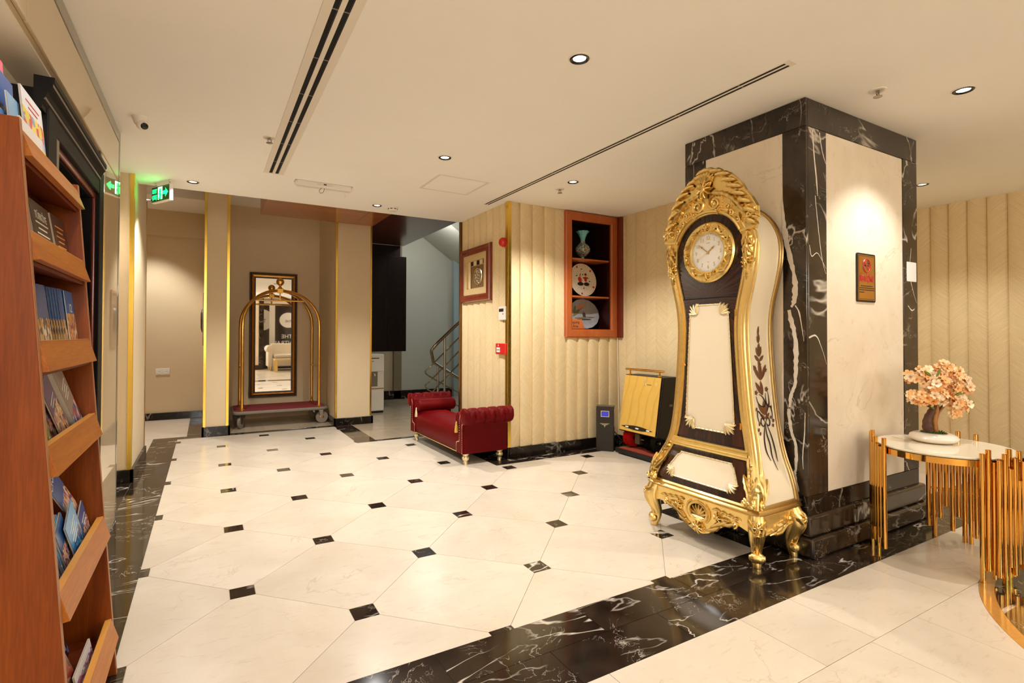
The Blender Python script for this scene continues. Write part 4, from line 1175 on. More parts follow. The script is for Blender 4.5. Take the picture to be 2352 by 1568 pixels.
# head, door and lower panel of veneer, parted by a gap and a gilt rail
def sheet(name, z0, z1, ins, n, m, k=14):
    mb = MB(); rows = []
    for i in range(k + 1):
        z = z0 + (z1 - z0) * i / k
        rows.append([FC(t * (wz(z) - ins), z, n) for t in (1, 0.5, 0, -0.5, -1)])
    mb.strip(rows); return mb.build(name, m, clock, ang=60)
sheet('door_panel', 0.585, 1.418, 0.060, 0.006, M['veneer'])
sheet('lower_panel', 0.325, 0.515, 0.058, 0.005, M['veneer'])
mb = MB(); mb.strip([[FC(t * (wz(1.421) - 0.05), 1.421 + d, 0.008) for t in (1, 0, -1)] for d in (-0.003, 0.003)]); mb.build('door_gap', M['slot'], clock, False)
mb = MB()
for d, r in ((0.0, 0.014), (0.018, 0.009), (-0.018, 0.009)):
    z = 0.548 + d; mb.tube([FC(t * (wz(z) - 0.04), z, 0.008) for t in (1, 0.5, 0, -0.5, -1)], r, 8)
mb.build('waist_rail', M['gold'], clock)
for z in (0.70, 1.33): MB().tube([FC(0.178 if z > 1 else 0.205, z - 0.018, 0.012), FC(0.178 if z > 1 else 0.205, z + 0.018, 0.012)], 0.006, 8).build('hinge', M['brass'], clock)
MB().ball(FC(-0.172, 1.02, 0.012), 0.007, 10, 6).build('door_knob', M['brass'], clock)

def inlay(name, top, bot, zt, zb, notch, corners, bead=22):
    """cream inlay: a plate with stepped corners, a gilt beaded border and palmettes at its corners"""
    nt_, nb = notch
    def cr(su, sv, W, z, nn):
        return [(su * W, z - sv * nn), (su * (W - nn * 0.45), z - sv * nn), (su * (W - nn * 0.75), z - sv * nn * 0.55), (su * (W - nn), z - sv * nn * 0.4), (su * (W - nn), z)]
    P = []
    P += cr(1, 1, top, zt, nt_); P += cr(-1, 1, top, zt, nt_)[::-1]
    P += cr(-1, -1, bot, zb, nb); P += cr(1, -1, bot, zb, nb)[::-1]
    mb = MB(); k = len(P); n0 = 0.010
    fr = [FC(u, v, n0) for u, v in P]; bk = [FC(u, v, 0.0) for u, v in P]
    mb.add(fr + bk, [tuple(range(k))[::-1]] + [(i, (i + 1) % k, k + (i + 1) % k, k + i) for i in range(k)])
    pl = mb.build(name, M['clocksidecream'], clock, False)
    MB().tube([FC(u, v, 0.011) for u, v in P], 0.0042, 6, closed=True).build('inlay_border', M['goldpale'], pl)
    mb = MB()
    for a, b in ((P[0], P[-1]), (P[9], P[10]), (P[4], P[5]), (P[14], P[15])):
        a, b = Vector(a), Vector(b); L = (b - a).length; m_ = max(3, int(L / 0.026))
        for j in range(m_ + 1):
            c = a + (b - a) * (j / m_); mb.ball(FC(c.x, c.y, 0.0135), 0.0050, 6, 4)
    o = mb.build('inlay_beading', M['goldpale'], pl); o['kind'] = 'stuff'
    for su, sv, W, z, nn in ((1, 1, top, zt, nt_), (-1, 1, top, zt, nt_), (-1, -1, bot, zb, nb), (1, -1, bot, zb, nb)):
        if (su, sv) not in corners: continue
        mb = MB(); cx, cy = su * (W - nn * 0.95), z - sv * nn * 0.95
        base = math.atan2(sv, su)
        for j in range(5):
            o_leaf(mb, FC, cx, cy, base + (j - 2) * 0.36, nn * (1.32 if j == 2 else 1.16), nn * 0.36, 0.012, 0, 3, 0.010)
        o_scroll(mb, FC, cx + su * nn * 0.9, cy - sv * nn * 0.05, nn * 0.22, 1.0, 0, su * sv, 0.0035, 0.010); o_scroll(mb, FC, cx - su * nn * 0.05, cy + sv * nn * 0.9, nn * 0.22, 1.0, 0, -su * sv, 0.0035, 0.010)
        mb.build('corner_palmette', M['goldpale'], pl)
inlay('door_inlay', 0.132, 0.166, 1.382, 0.648, (0.055, 0.058), {(1, 1), (-1, 1), (1, -1), (-1, -1)})
inlay('lower_inlay', 0.192, 0.236, 0.492, 0.352, (0.018, 0.045), {(1, -1), (-1, -1)})

# dial
DZ = 1.689
DM = Matrix.Translation(FC(0, DZ, 0.0)) @ Matrix.Rotation(-PI / 2, 4, 'Y')
DF = lambda u, v, n=0.0: FC(0, DZ, 0.0) + Vector((-n, -u, v))
bz = MB(); bz.lathe([(0.176, 0.0), (0.178, 0.012), (0.170, 0.022), (0.160, 0.024), (0.128, 0.018), (0.122, 0.024), (0.116, 0.024), (0.112, 0.012)], 64, DM)
bz.f.pop(); bz.m.pop(); bz.f.pop(); bz.m.pop()
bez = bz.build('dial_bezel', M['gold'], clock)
mb = MB()
for k in range(20):
    a = 2 * PI * k / 20
    if k % 5 == 0:
        o_rosette(mb, DF, 0.146 * math.cos(a), 0.146 * math.sin(a), 0.022, 7, 0.011, 0.021)
    else:
        o_leaf(mb, DF, 0.142 * math.cos(a - 0.13), 0.142 * math.sin(a - 0.13), a + PI / 2 + 0.25 * (-1) ** k, 0.050, 0.024, 0.012, 0.25 * (-1) ** k, 3, 0.020)
        o_scroll(mb, DF, 0.160 * math.cos(a + 0.1), 0.160 * math.sin(a + 0.1), 0.009, 1.0, a, 1, 0.003, 0.020)
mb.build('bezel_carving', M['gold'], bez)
MB().lathe([(0.114, 0.0), (0.114, 0.010), (0.0005, 0.0105)], 48, DM).build('dial_face', M['dial'], clock)
for k in range(1, 13):
    a = PI / 2 - 2 * PI * k / 12
    text('numeral', str(k), 0.033, DF(0.084 * math.cos(a), 0.084 * math.sin(a), 0.0112), (0, -1, 0), (0, 0, 1), M['gold'], clock, 0.0004, sx=0.85)
mb = MB()
for k in range(60):
    a = 2 * PI * k / 60; mb.ball(DF(0.1055 * math.cos(a), 0.1055 * math.sin(a), 0.0108), 0.0014 if k % 5 else 0.0021, 5, 3)
o = mb.build('minute_dots', M['gold'], clock); o['kind'] = 'stuff'
def hand(name, ang, L, w):
    c, s_ = math.cos(ang), math.sin(ang)
    P = [(-0.014, w * 0.3), (0.0, w * 0.45), (L * 0.55, w * 0.35), (L * 0.62, w), (L * 0.74, w * 0.55), (L, 0.0), (L * 0.74, -w * 0.55), (L * 0.62, -w), (L * 0.55, -w * 0.35), (0.0, -w * 0.45), (-0.014, -w * 0.3)]
    mb = MB(); mb.prism([(u * c - v * s_, u * s_ + v * c) for u, v in P], DF, 0.0135, 0.0150); mb.build(name, M['brass'], clock, False)
hand('hour_hand', PI / 2 - 2 * PI * (1.78 / 12), 0.060, 0.006)
hand('minute_hand', PI / 2 - 2 * PI * (51.5 / 60), 0.082, 0.005)
MB().tube([DF(0, 0, 0.016), DF(0.088 * math.cos(PI / 2 - 2 * PI * 40 / 60), 0.088 * math.sin(PI / 2 - 2 * PI * 40 / 60), 0.016)], 0.0008, 5).build('second_hand', M['brass'], clock)
MB().ball(DF(0, 0, 0.0155), 0.006, 10, 6).build('hand_boss', M['brass'], clock)
mb = MB(); mb.prism([(-0.012, 0.054), (0.012, 0.054), (0.012, 0.058), (-0.012, 0.058)], DF, 0.0105, 0.0112); mb.prism([(-0.006, -0.054), (0.006, -0.054), (0.006, -0.057), (-0.006, -0.057)], DF, 0.0105, 0.0112)
mb.build('dial_mark', M['gold'], clock, False)

# crest: a shaped board carrying carved leaves
CR = [(-0.300, 1.78), (-0.312, 1.84), (-0.298, 1.90), (-0.272, 1.965), (-0.24, 2.02), (-0.205, 2.065), (-0.165, 2.10), (-0.125, 2.125), (-0.085, 2.14), (-0.05, 2.165), (-0.02, 2.178), (0.015, 2.176), (0.05, 2.165), (0.10, 2.152), (0.15, 2.125), (0.19, 2.085), (0.225, 2.045), (0.25, 2.0), (0.285, 1.955), (0.315, 1.90), (0.318, 1.845), (0.30, 1.78)]
inner = [(0.232 * math.cos(PI * k / 24), 1.688 + 0.232 * math.sin(PI * k / 24)) for k in range(1, 24)]
poly = CR + [(0.262, 1.775), (0.232 * math.cos(0.32), 1.688 + 0.232 * math.sin(0.32))] + [p for p in inner if p[1] > 1.78] + [(-0.232 * math.cos(0.32), 1.688 + 0.232 * math.sin(0.32)), (-0.262, 1.775)]
mb = MB(); mb.prism(poly[::-1], FC, -0.012, 0.022)
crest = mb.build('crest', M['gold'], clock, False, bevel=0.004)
N = 0.022
mb = MB()
mb.tube([FC(0.238 * math.cos(PI * k / 30), 1.688 + 0.238 * math.sin(PI * k / 30), 0.022) for k in range(4, 27)], 0.010, 8)
for su in (-1, 1):
    mb.tube([FC(su * 0.222, 1.775, 0.024), FC(su * 0.31, 1.790, 0.024)], 0.009, 8)
mb.build('crest_moulding', M['gold'], crest)
mb = MB(); o_rosette(mb, FC, 0.0, 2.055, 0.056, 9, 0.022, N + 0.010); mb.build('centre_flower', M['gold'], crest)
mb = MB()
for j in range(7):
    o_leaf(mb, FC, 0.0, 2.085, PI / 2 + (j - 3) * 0.30, 0.098 - abs(j - 3) * 0.006, 0.036, 0.018, 0.0, 2, N + 0.004)
mb.build('shell_fan', M['gold'], crest)
for su in (-1, 1):
    mb = MB()
    # long feathered leaves sweeping down the shoulder
    rim = [p for p in CR if p[0] * su > 0.03 and p[1] > 1.84]
    rim.sort(key=lambda p: -p[1])
    for j, (u, v) in enumerate(rim):
        a = math.atan2(1.0, su * 1.0)
        ang = 0.10 - j * 0.05
        o_leaf(mb, FC, u - su * 0.084, v - 0.002, ang if su > 0 else PI - ang, 0.104, 0.040, 0.026, 0.16 * -su, 3, N - 0.006)
    for j in range(6):
        t = j / 5
        o_leaf(mb, FC, su * (0.045 + 0.165 * t), 2.035 - 0.095 * t * t - 0.01, (-0.12 - 0.55 * t) if su > 0 else (PI + 0.12 + 0.55 * t), 0.080, 0.034, 0.020, 0.25 * -su, 3, N)
    mb.build('shoulder_leaves', M['gold'], crest)
    mb = MB()
    o_scroll(mb, FC, su * 0.056, 1.968, 0.044, 1.5, PI / 2, su, 0.0075, N)
    o_scroll(mb, FC, su * 0.145, 1.930, 0.022, 1.2, 0, -su, 0.005, N)
    mb.ball(FC(su * 0.052, 1.960, N + 0.002), (0.004, 0.016, 0.020), 10, 6)
    mb.build('crest_scroll', M['gold'], crest)
    mb = MB(); mb.ball(FC(su * 0.060, 1.962, N - 0.001), (0.002, 0.014, 0.018), 10, 6); mb.ball(FC(su * 0.034, 1.945, N - 0.001), (0.002, 0.010, 0.012), 10, 6); mb.build('pierced_opening', M['slot'], crest)
    mb = MB()
    for k in range(9):
        a = -0.9 + k * 0.28
        mb.ball(FC(su * (0.056 + 0.056 * math.cos(a)), 1.968 + 0.056 * math.sin(a), N + 0.004), 0.0062, 6, 4)
    mb.build('bead_row', M['gold'], crest)
    mb = MB()
    for (u, v, a, L) in ((0.155, 1.985, -0.5, 0.05), (0.17, 1.96, -1.2, 0.05), (0.19, 1.975, 0.2, 0.045), (0.205, 1.925, -0.9, 0.055), (0.225, 1.945, -0.1, 0.05), (0.10, 1.94, -2.2, 0.05), (0.235, 1.885, 0.4, 0.05), (0.215, 1.88, -1.5, 0.045)):
        o_leaf(mb, FC, su * u, v, a if su > 0 else PI - a, L, 0.024, 0.014, 0.2 * su, 3, N)
    for k in range(5): mb.ball(FC(su * (0.14 + 0.022 * k), 1.905 - 0.008 * k * k * 0.6, N + 0.004), 0.0065, 6, 4)
    mb.build('crest_sprig', M['gold'], crest)
    mb = MB()
    o_rosette(mb, FC, su * 0.268, 1.845, 0.036, 6, 0.018, N); o_scroll(mb, FC, su * 0.268, 1.845, 0.022, 1.6, 0, su, 0.006, N + 0.008)
    for a in (0.9, 0.35, -0.2, -0.7): o_leaf(mb, FC, su * 0.272, 1.845, a if su > 0 else PI - a, 0.062, 0.026, 0.016, 0, 3, N - 0.004)
    mb.build('shoulder_rosette', M['gold'], crest)
    mb = MB()
    o_scroll(mb, FC, su * 0.165, 1.888, 0.022, 1.2, PI if su > 0 else 0, -su, 0.006, N)
    o_scroll(mb, FC, su * 0.210, 1.845, 0.020, 1.2, PI / 2, su, 0.006, N)
    o_curve(mb, FC, [(su * 0.06, 1.928), (su * 0.10, 1.925), (su * 0.15, 1.908)], 0.006, N)
    mb.build('lower_scroll', M['gold'], crest)
    # carved drop on the side of the head
    w_ = 0.262
    mb = MB(); mb.prism([(su * 0.225, 1.775), (su * 0.30, 1.775), (su * 0.312, 1.72), (su * 0.300, 1.62), (su * 0.268, 1.55), (su * 0.25, 1.52), (su * 0.236, 1.56), (su * 0.226, 1.64)], FC, 0.0, 0.020)
    drop = mb.build('side_drop', M['gold'], clock, False, bevel=0.006)
    mb = MB()
    for j, (v, a, L) in enumerate(((1.765, -1.57, 0.10), (1.76, -1.15, 0.075), (1.76, -2.0, 0.075), (1.70, -1.57, 0.09), (1.705, -1.1, 0.06), (1.705, -2.05, 0.06))):
        o_leaf(mb, FC, su * 0.263, v, a if su > 0 else PI - a, L, 0.034, 0.020, 0, 3, 0.018)
    o_scroll(mb, FC, su * 0.283, 1.705, 0.020, 1.3, PI / 2, -su, 0.006, 0.020)
    o_rosette(mb, FC, su * 0.258, 1.605, 0.030, 7, 0.018, 0.018)
    for k in range(12):
        a = 2 * PI * k / 12; mb.ball(FC(su * 0.258 + 0.033 * math.cos(a), 1.605 + 0.048 * math.sin(a), 0.022), 0.0055, 6, 4)
    o_leaf(mb, FC, su * 0.250, 1.56, -1.57, 0.06, 0.03, 0.016, 0, 3, 0.014)
    mb.build('drop_carving', M['gold'], drop)
    # acanthus at the foot of the case edge
    mb = MB()
    zc = 0.405; uc = wz(zc) - 0.028
    def FE(u, v, n=0.0): return FC(u + su * (wz(v) - 0.036), v, n)
    for a, L, dz in ((1.57, 0.16, -0.06), (1.20, 0.12, -0.06), (1.95, 0.12, -0.06), (1.4, 0.10, -0.09), (1.75, 0.10, -0.09), (1.57, 0.09, 0.06)):
        o_leaf(mb, FE, su * 0.010, zc + dz, a if su > 0 else PI - a, L, 0.036, 0.018, 0.0, 4, 0.016)
    for d in (-0.028, 0.028): o_scroll(mb, FE, d, 0.328, 0.018, 1.3, PI / 2, 1 if d > 0 else -1, 0.0075, 0.020)
    mb.ball(FE(0, 0.33, 0.028), 0.011, 8, 5)
    for k in range(7): mb.ball(FE(su * 0.008, 0.37 + 0.02 * k, 0.032), 0.0075 - 0.0005 * k, 6, 4)
    mb.build('foot_acanthus', M['gold'], clock)
# same acanthus wraps onto the near side of the case
def FSide(u, v, n=0.0): return Vector((xf(v) + u, YC - wz(v) - n, v))
mb = MB()
for a, L, dz in ((1.57, 0.17, -0.07), (1.2, 0.12, -0.07), (1.95, 0.13, -0.06)):
    o_leaf(mb, FSide, 0.022, 0.40 + dz, a, L, 0.034, 0.018, 0.0, 4, 0.004)
o_scroll(mb, FSide, 0.022, 0.328, 0.018, 1.3, PI / 2, 1, 0.007, 0.006)
mb.build('foot_acanthus', M['gold'], clock)

# painted bouquet with ribbon on the near side
SC = lambda u, v, n=0.0: Vector((2.995 + u + 0.0 * v, YC - wz(v) - 0.0016 - n * 0.3, v))
art = MB()
WS = 0.72
for (u, v, a, L, W) in ((0.0, 1.20, 1.57, 0.055, 0.02), (0.0, 1.16, 1.57, 0.05, 0.03), (0.0, 1.085, 2.1, 0.055, 0.028), (0.0, 1.085, 1.05, 0.06, 0.028), (0.0, 1.09, 1.6, 0.07, 0.03), (0.0, 1.06, 2.6, 0.05, 0.024), (0.0, 1.06, 0.5, 0.05, 0.024),
        (0.0, 0.955, 2.3, 0.10, 0.03), (0.0, 0.955, 0.85, 0.10, 0.03), (0.0, 0.96, 1.5, 0.11, 0.035), (0.004, 0.875, 2.35, 0.085, 0.032), (0.004, 0.87, 1.55, 0.08, 0.03),
        (0.006, 0.765, 2.4, 0.075, 0.03), (0.006, 0.765, 0.8, 0.07, 0.03), (0.006, 0.76, 1.6, 0.085, 0.034), (0.006, 0.742, 2.7, 0.05, 0.022), (0.006, 0.742, 0.45, 0.05, 0.022)):
    o_leaf(art, SC, u, v, a, L, W * WS, 0.0012, 0.12 if a < 1.57 else -0.12, 0, 0.0)
for (u, v) in ((-0.045, 1.02), (0.048, 1.01), (-0.05, 0.885), (0.045, 0.90), (0.0, 1.185), (0.0, 1.04)):
    o_rosette(art, SC, u, v, 0.016, 5, 0.001, 0.0)
for (u, v) in ((-0.062, 0.795), (-0.052, 0.715), (-0.066, 0.685), (0.068, 0.80), (0.075, 0.725), (0.066, 0.70), (-0.058, 0.665), (0.056, 0.745)):
    art.ball(SC(u, v, 0.001), (0.008, 0.001, 0.011), 8, 4)
art.build('painted_leaves', M['brownprint'], clock)
lin = MB()
for P in ([(0.0, 0.72), (-0.004, 0.66), (0.008, 0.60), (0.002, 0.54), (0.012, 0.47)], [(-0.006, 0.71), (-0.032, 0.64), (-0.036, 0.57), (-0.018, 0.52)], [(0.010, 0.71), (0.034, 0.64), (0.042, 0.57), (0.036, 0.51)],
          [(-0.005, 0.735), (-0.03, 0.765), (-0.055, 0.785), (-0.06, 0.75), (-0.05, 0.715)], [(0.01, 0.735), (0.03, 0.79), (0.06, 0.805), (0.072, 0.77), (0.068, 0.72)],
          [(0.0, 0.722), (-0.025, 0.745), (-0.038, 0.72), (-0.02, 0.70), (0.0, 0.722)], [(0.004, 0.722), (0.028, 0.745), (0.042, 0.72), (0.024, 0.70), (0.004, 0.722)],
          [(-0.055, 0.865), (-0.04, 0.825), (0.0, 0.805), (0.02, 0.825), (0.0, 0.86), (-0.03, 0.875)], [(0.03, 0.88), (0.028, 0.83), (0.042, 0.805), (0.055, 0.83), (0.052, 0.885)]):
    S3 = spline([(u, v, 0) for u, v in P], 5)
    k = len(S3); lin.tube([SC(p.x, p.y, 0.001) for p in S3], [0.0012 + 0.0022 * math.sin(PI * i / (k - 1)) for i in range(k)], 5)
lin.build('painted_ribbon', M['blackprint'], clock)

# base: moulded top, pierced apron, four scroll legs
BX0, BX1, BW = 2.752, 3.138, 0.388
def ring(ins, z): return [(BX0 + ins, YC - BW + ins, z), (BX1 - 0.004, YC - BW + ins, z), (BX1 - 0.004, YC + BW - ins, z), (BX0 + ins, YC + BW - ins, z)]
def cham(ins, z, c=0.035):
    a0, a1, b0, b1 = BX0 + ins, BX1 - 0.004, YC - BW + ins, YC + BW - ins
    P = [(a0 + c, b0)]
    P += [(a1, b0), (a1, b1), (a0 + c, b1)]
    P += [(a0 + c * 0.30, b1 - c * 0.30 + 0.006), (a0, b1 - c), (a0, b0 + c), (a0 + c * 0.30, b0 + c * 0.30 - 0.006)]
    return [Vector((x, y, z)) for x, y in P]
mb = MB()
mb.strip([cham(i, z) for i, z in ((0.030, 0.318), (0.012, 0.312), (0.004, 0.302), (0.012, 0.292), (0.006, 0.286), (0.0, 0.276), (0.010, 0.266), (0.024, 0.258))], 0, True)
mb.f += [list(range(8)), [7 * 8 + i for i in range(8)][::-1]]; mb.m += [0, 0]
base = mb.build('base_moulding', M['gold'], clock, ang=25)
FB = lambda u, v, n=0.0: Vector((BX0 + 0.028 - n, YC - u, v))
AP = [(0.34, 0.262), (0.34, 0.165), (0.27, 0.185), (0.22, 0.190), (0.185, 0.165), (0.14, 0.135), (0.10, 0.115), (0.07, 0.085), (0.03, 0.070), (0.0, 0.066)]
# pierced centre: the apron is cut as two halves round an oval opening
def oval(a): return (0.058 * math.cos(a), 0.190 + 0.046 * math.sin(a))
for su in (1, -1):
    pts = [(u * su, v) for u, v in AP] + [(0.0, 0.144)] + [(su * oval(-PI / 2 + PI * k / 12)[0], oval(-PI / 2 + PI * k / 12)[1]) for k in range(1, 12)] + [(0.0, 0.236), (0.0, 0.262)]
    mb = MB(); mb.prism(pts, FB, -0.012, 0.010); mb.build('apron', M['gold'], clock, False, bevel=0.003)
mb = MB(); k = 28
mb.tube([FB(0.064 * math.cos(2 * PI * i / k), 0.190 + 0.051 * math.sin(2 * PI * i / k), 0.014) for i in range(k)], 0.0085, 8, closed=True)
mb.build('apron_ring', M['gold'], clock)
mb = MB()
for j in range(7): o_leaf(mb, FB, 0.0, 0.160, PI / 2 + (j - 3) * 0.38, 0.070, 0.022, 0.012, 0, 2, -0.002)
for k in range(4): mb.tube([FB(-0.05 + 0.01 * k, 0.158 - 0.006 * k, 0.010), FB(0.05 - 0.01 * k, 0.158 - 0.006 * k, 0.010)], 0.005, 6)
mb.build('apron_shell', M['gold'], clock)
mb = MB()
o_rosette(mb, FB, 0.005, 0.105, 0.042, 9, 0.020, 0.010)
for k in range(13):
    a = 2.3 + k * 0.135
    for s_ in (-1, 1): mb.ball(FB(s_ * 0.080 * math.cos(a) * -1, 0.190 + 0.066 * math.sin(a), 0.014), 0.0062, 6, 4)
for su in (-1, 1):
    o_rosette(mb, FB, su * 0.135, 0.195, 0.030, 7, 0.016, 0.010)
    o_leaf(mb, FB, su * 0.15, 0.195, 0.0 if su > 0 else PI, 0.06, 0.026, 0.014, 0, 3, 0.010)
    for j in range(4): o_leaf(mb, FB, su * (0.10 + 0.042 * j), 0.232 - 0.004 * j, (0.3 if su > 0 else PI - 0.3), 0.05, 0.020, 0.010, -0.3 * su, 2, 0.010)
    for (u, v, a, L) in ((0.06, 0.10, 0.35, 0.10), (0.09, 0.128, 0.5, 0.10), (0.13, 0.150, 0.45, 0.09), (0.04, 0.085, 2.0, 0.05), (0.17, 0.165, 0.25, 0.08)):
        o_leaf(mb, FB, su * u, v, a if su > 0 else PI - a, L, 0.030, 0.014, 0.15 * su, 3, 0.010)
    o_scroll(mb, FB, su * 0.235, 0.190, 0.020, 1.3, -PI / 2, su, 0.007, 0.008)
mb.build('apron_carving', M['gold'], clock)
FS2 = lambda u, v, n=0.0: Vector((BX0 + u, YC - BW + 0.028 - n, v))
mb = MB(); mb.prism([(0.06, 0.262), (0.36, 0.262), (0.36, 0.175), (0.32, 0.190), (0.26, 0.180), (0.21, 0.150), (0.16, 0.148), (0.11, 0.170), (0.06, 0.16)], FS2, -0.012, 0.010)
mb.build('side_apron', M['gold'], clock, False, bevel=0.003)
mb = MB()
for (u, v, a, L) in ((0.10, 0.165, 0.3, 0.10), (0.15, 0.175, 0.45, 0.10), (0.20, 0.19, 0.4, 0.07)): o_leaf(mb, FS2, u, v, a, L, 0.034, 0.016, -0.15, 3, 0.010)
mb.ball(FS2(0.275, 0.222, 0.016), 0.014, 8, 5)
o_curve(mb, FS2, [(0.07, 0.165), (0.12, 0.172), (0.17, 0.152), (0.215, 0.154), (0.26, 0.184), (0.31, 0.194)], 0.008, 0.008)
mb.build('side_apron_carving', M['gold'], clock)
FS3 = lambda u, v, n=0.0: Vector((BX0 + u, YC + BW - 0.028 + n, v))
mb = MB(); mb.prism([(0.06, 0.262), (0.36, 0.262), (0.36, 0.175), (0.26, 0.180), (0.16, 0.148), (0.06, 0.16)], FS3, -0.012, 0.010)
mb.build('side_apron', M['gold'], clock, False, bevel=0.003)
def leg(x, y, dx, dy):
    """cabriole leg: knee outward, ankle inward, scroll foot turning out"""
    d = Vector((dx, dy, 0)).normalized(); p0 = Vector((x, y, 0)); sd = Vector((-d.y, d.x, 0))
    P = [(0.0, 0.262, 0.040), (0.016, 0.225, 0.044), (0.020, 0.19, 0.043), (0.010, 0.15, 0.038), (-0.004, 0.11, 0.031), (-0.010, 0.075, 0.026), (-0.004, 0.045, 0.026), (0.006, 0.018, 0.024), (0.008, 0.0, 0.022)]
    Q = spline([(a, z, r) for a, z, r in P], 4)
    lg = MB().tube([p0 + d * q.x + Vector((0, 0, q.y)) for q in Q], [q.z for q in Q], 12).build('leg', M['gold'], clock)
    LF = lambda u, v, n=0.0: p0 + d * (lerp_tab([(z, a) for a, z, r in P[::-1]])(v) + lerp_tab([(z, r) for a, z, r in P[::-1]])(v) * math.sqrt(max(0.05, 1 - min(0.95, (u / 0.046) ** 2))) + n) + sd * u + Vector((0, 0, v))
    mb = MB()
    o_rosette(mb, LF, 0.0, 0.222, 0.032, 8, 0.012, 0.0)
    for su in (-1, 1):
        o_leaf(mb, LF, su * 0.020, 0.19, PI / 2 + su * -0.35, 0.065, 0.024, 0.012, 0, 3); o_leaf(mb, LF, su * 0.016, 0.19, -PI / 2 - su * 0.10, 0.085, 0.022, 0.012, 0, 3)
        o_leaf(mb, LF, su * 0.012, 0.12, -PI / 2, 0.07, 0.016, 0.008, 0, 3)
    o_curve(mb, LF, [(0.018 * math.cos(a), 0.155 + 0.026 * math.sin(a)) for a in [PI * k / 8 for k in range(9)]] , 0.005, 0.0)
    o_leaf(mb, LF, 0.0, 0.17, -PI / 2, 0.075, 0.02, 0.010, 0, 4)
    mb.build('leg_carving', M['gold'], lg)
    mb = MB()
    c = p0 + d * 0.018 + Vector((0, 0, 0.052))
    Mx = Matrix.Translation(c) @ sd.to_track_quat('Z', 'Y').to_matrix().to_4x4()
    mb.lathe([(0.006, -0.040), (0.014, -0.038), (0.016, -0.032), (0.024, -0.026), (0.027, -0.014), (0.027, 0.014), (0.024, 0.026), (0.016, 0.032), (0.014, 0.038), (0.006, 0.040)], 16, Mx)
    mb.build('foot_scroll', M['gold'], lg)
leg(2.795, YC - 0.345, -0.75, -0.6); leg(2.795, YC + 0.345, -0.75, 0.6); leg(3.098, YC - 0.350, 0.12, -1.0); leg(3.098, YC + 0.350, 0.12, 1.0)
# ------------------------------------------------------------------ red velvet bench
bench = thing('velvet_bench', 'red velvet scroll-end bench with tufted rolls and gold turned legs by the pleated wall', 'bench', (2.6, -1.76, 0))
BXA, BXB, BYN, BYF = 2.352, 2.818, -2.46, -1.08
# seat body with a domed top
mb = MB(); rows = []
for y in (BYN + 0.05, BYN + 0.06, BYN + 0.10, BYN + 0.3, (BYN + BYF) / 2, BYF - 0.3, BYF - 0.10, BYF - 0.06, BYF - 0.05):
    e = 0.02 if abs(y - (BYN + BYF) / 2) > 0.62 else 0.0
    rows.append([Vector((x, y, z - (e if z > 0.2 else 0))) for x, z in ((BXA + 0.012, 0.105), (BXA, 0.12), (BXA, 0.255), (BXA + 0.012, 0.285), (BXA + 0.05, 0.315), (BXA + 0.14, 0.335), ((BXA + BXB) / 2, 0.345), (BXB - 0.1, 0.335), (BXB - 0.02, 0.30), (BXB, 0.26), (BXB, 0.105))])
mb.strip(rows); k = len(rows[0]); mb.f += [list(range(k))[::-1], [(len(rows) - 1) * k + i for i in range(k)], ]; mb.m += [0, 0]
mb.build('seat', M['velvet'], bench, ang=50)
MB().box(BXA + 0.01, BXB - 0.01, BYN + 0.02, BYF - 0.02, 0.100, 0.118).build('seat_base', M['black'], bench, False)
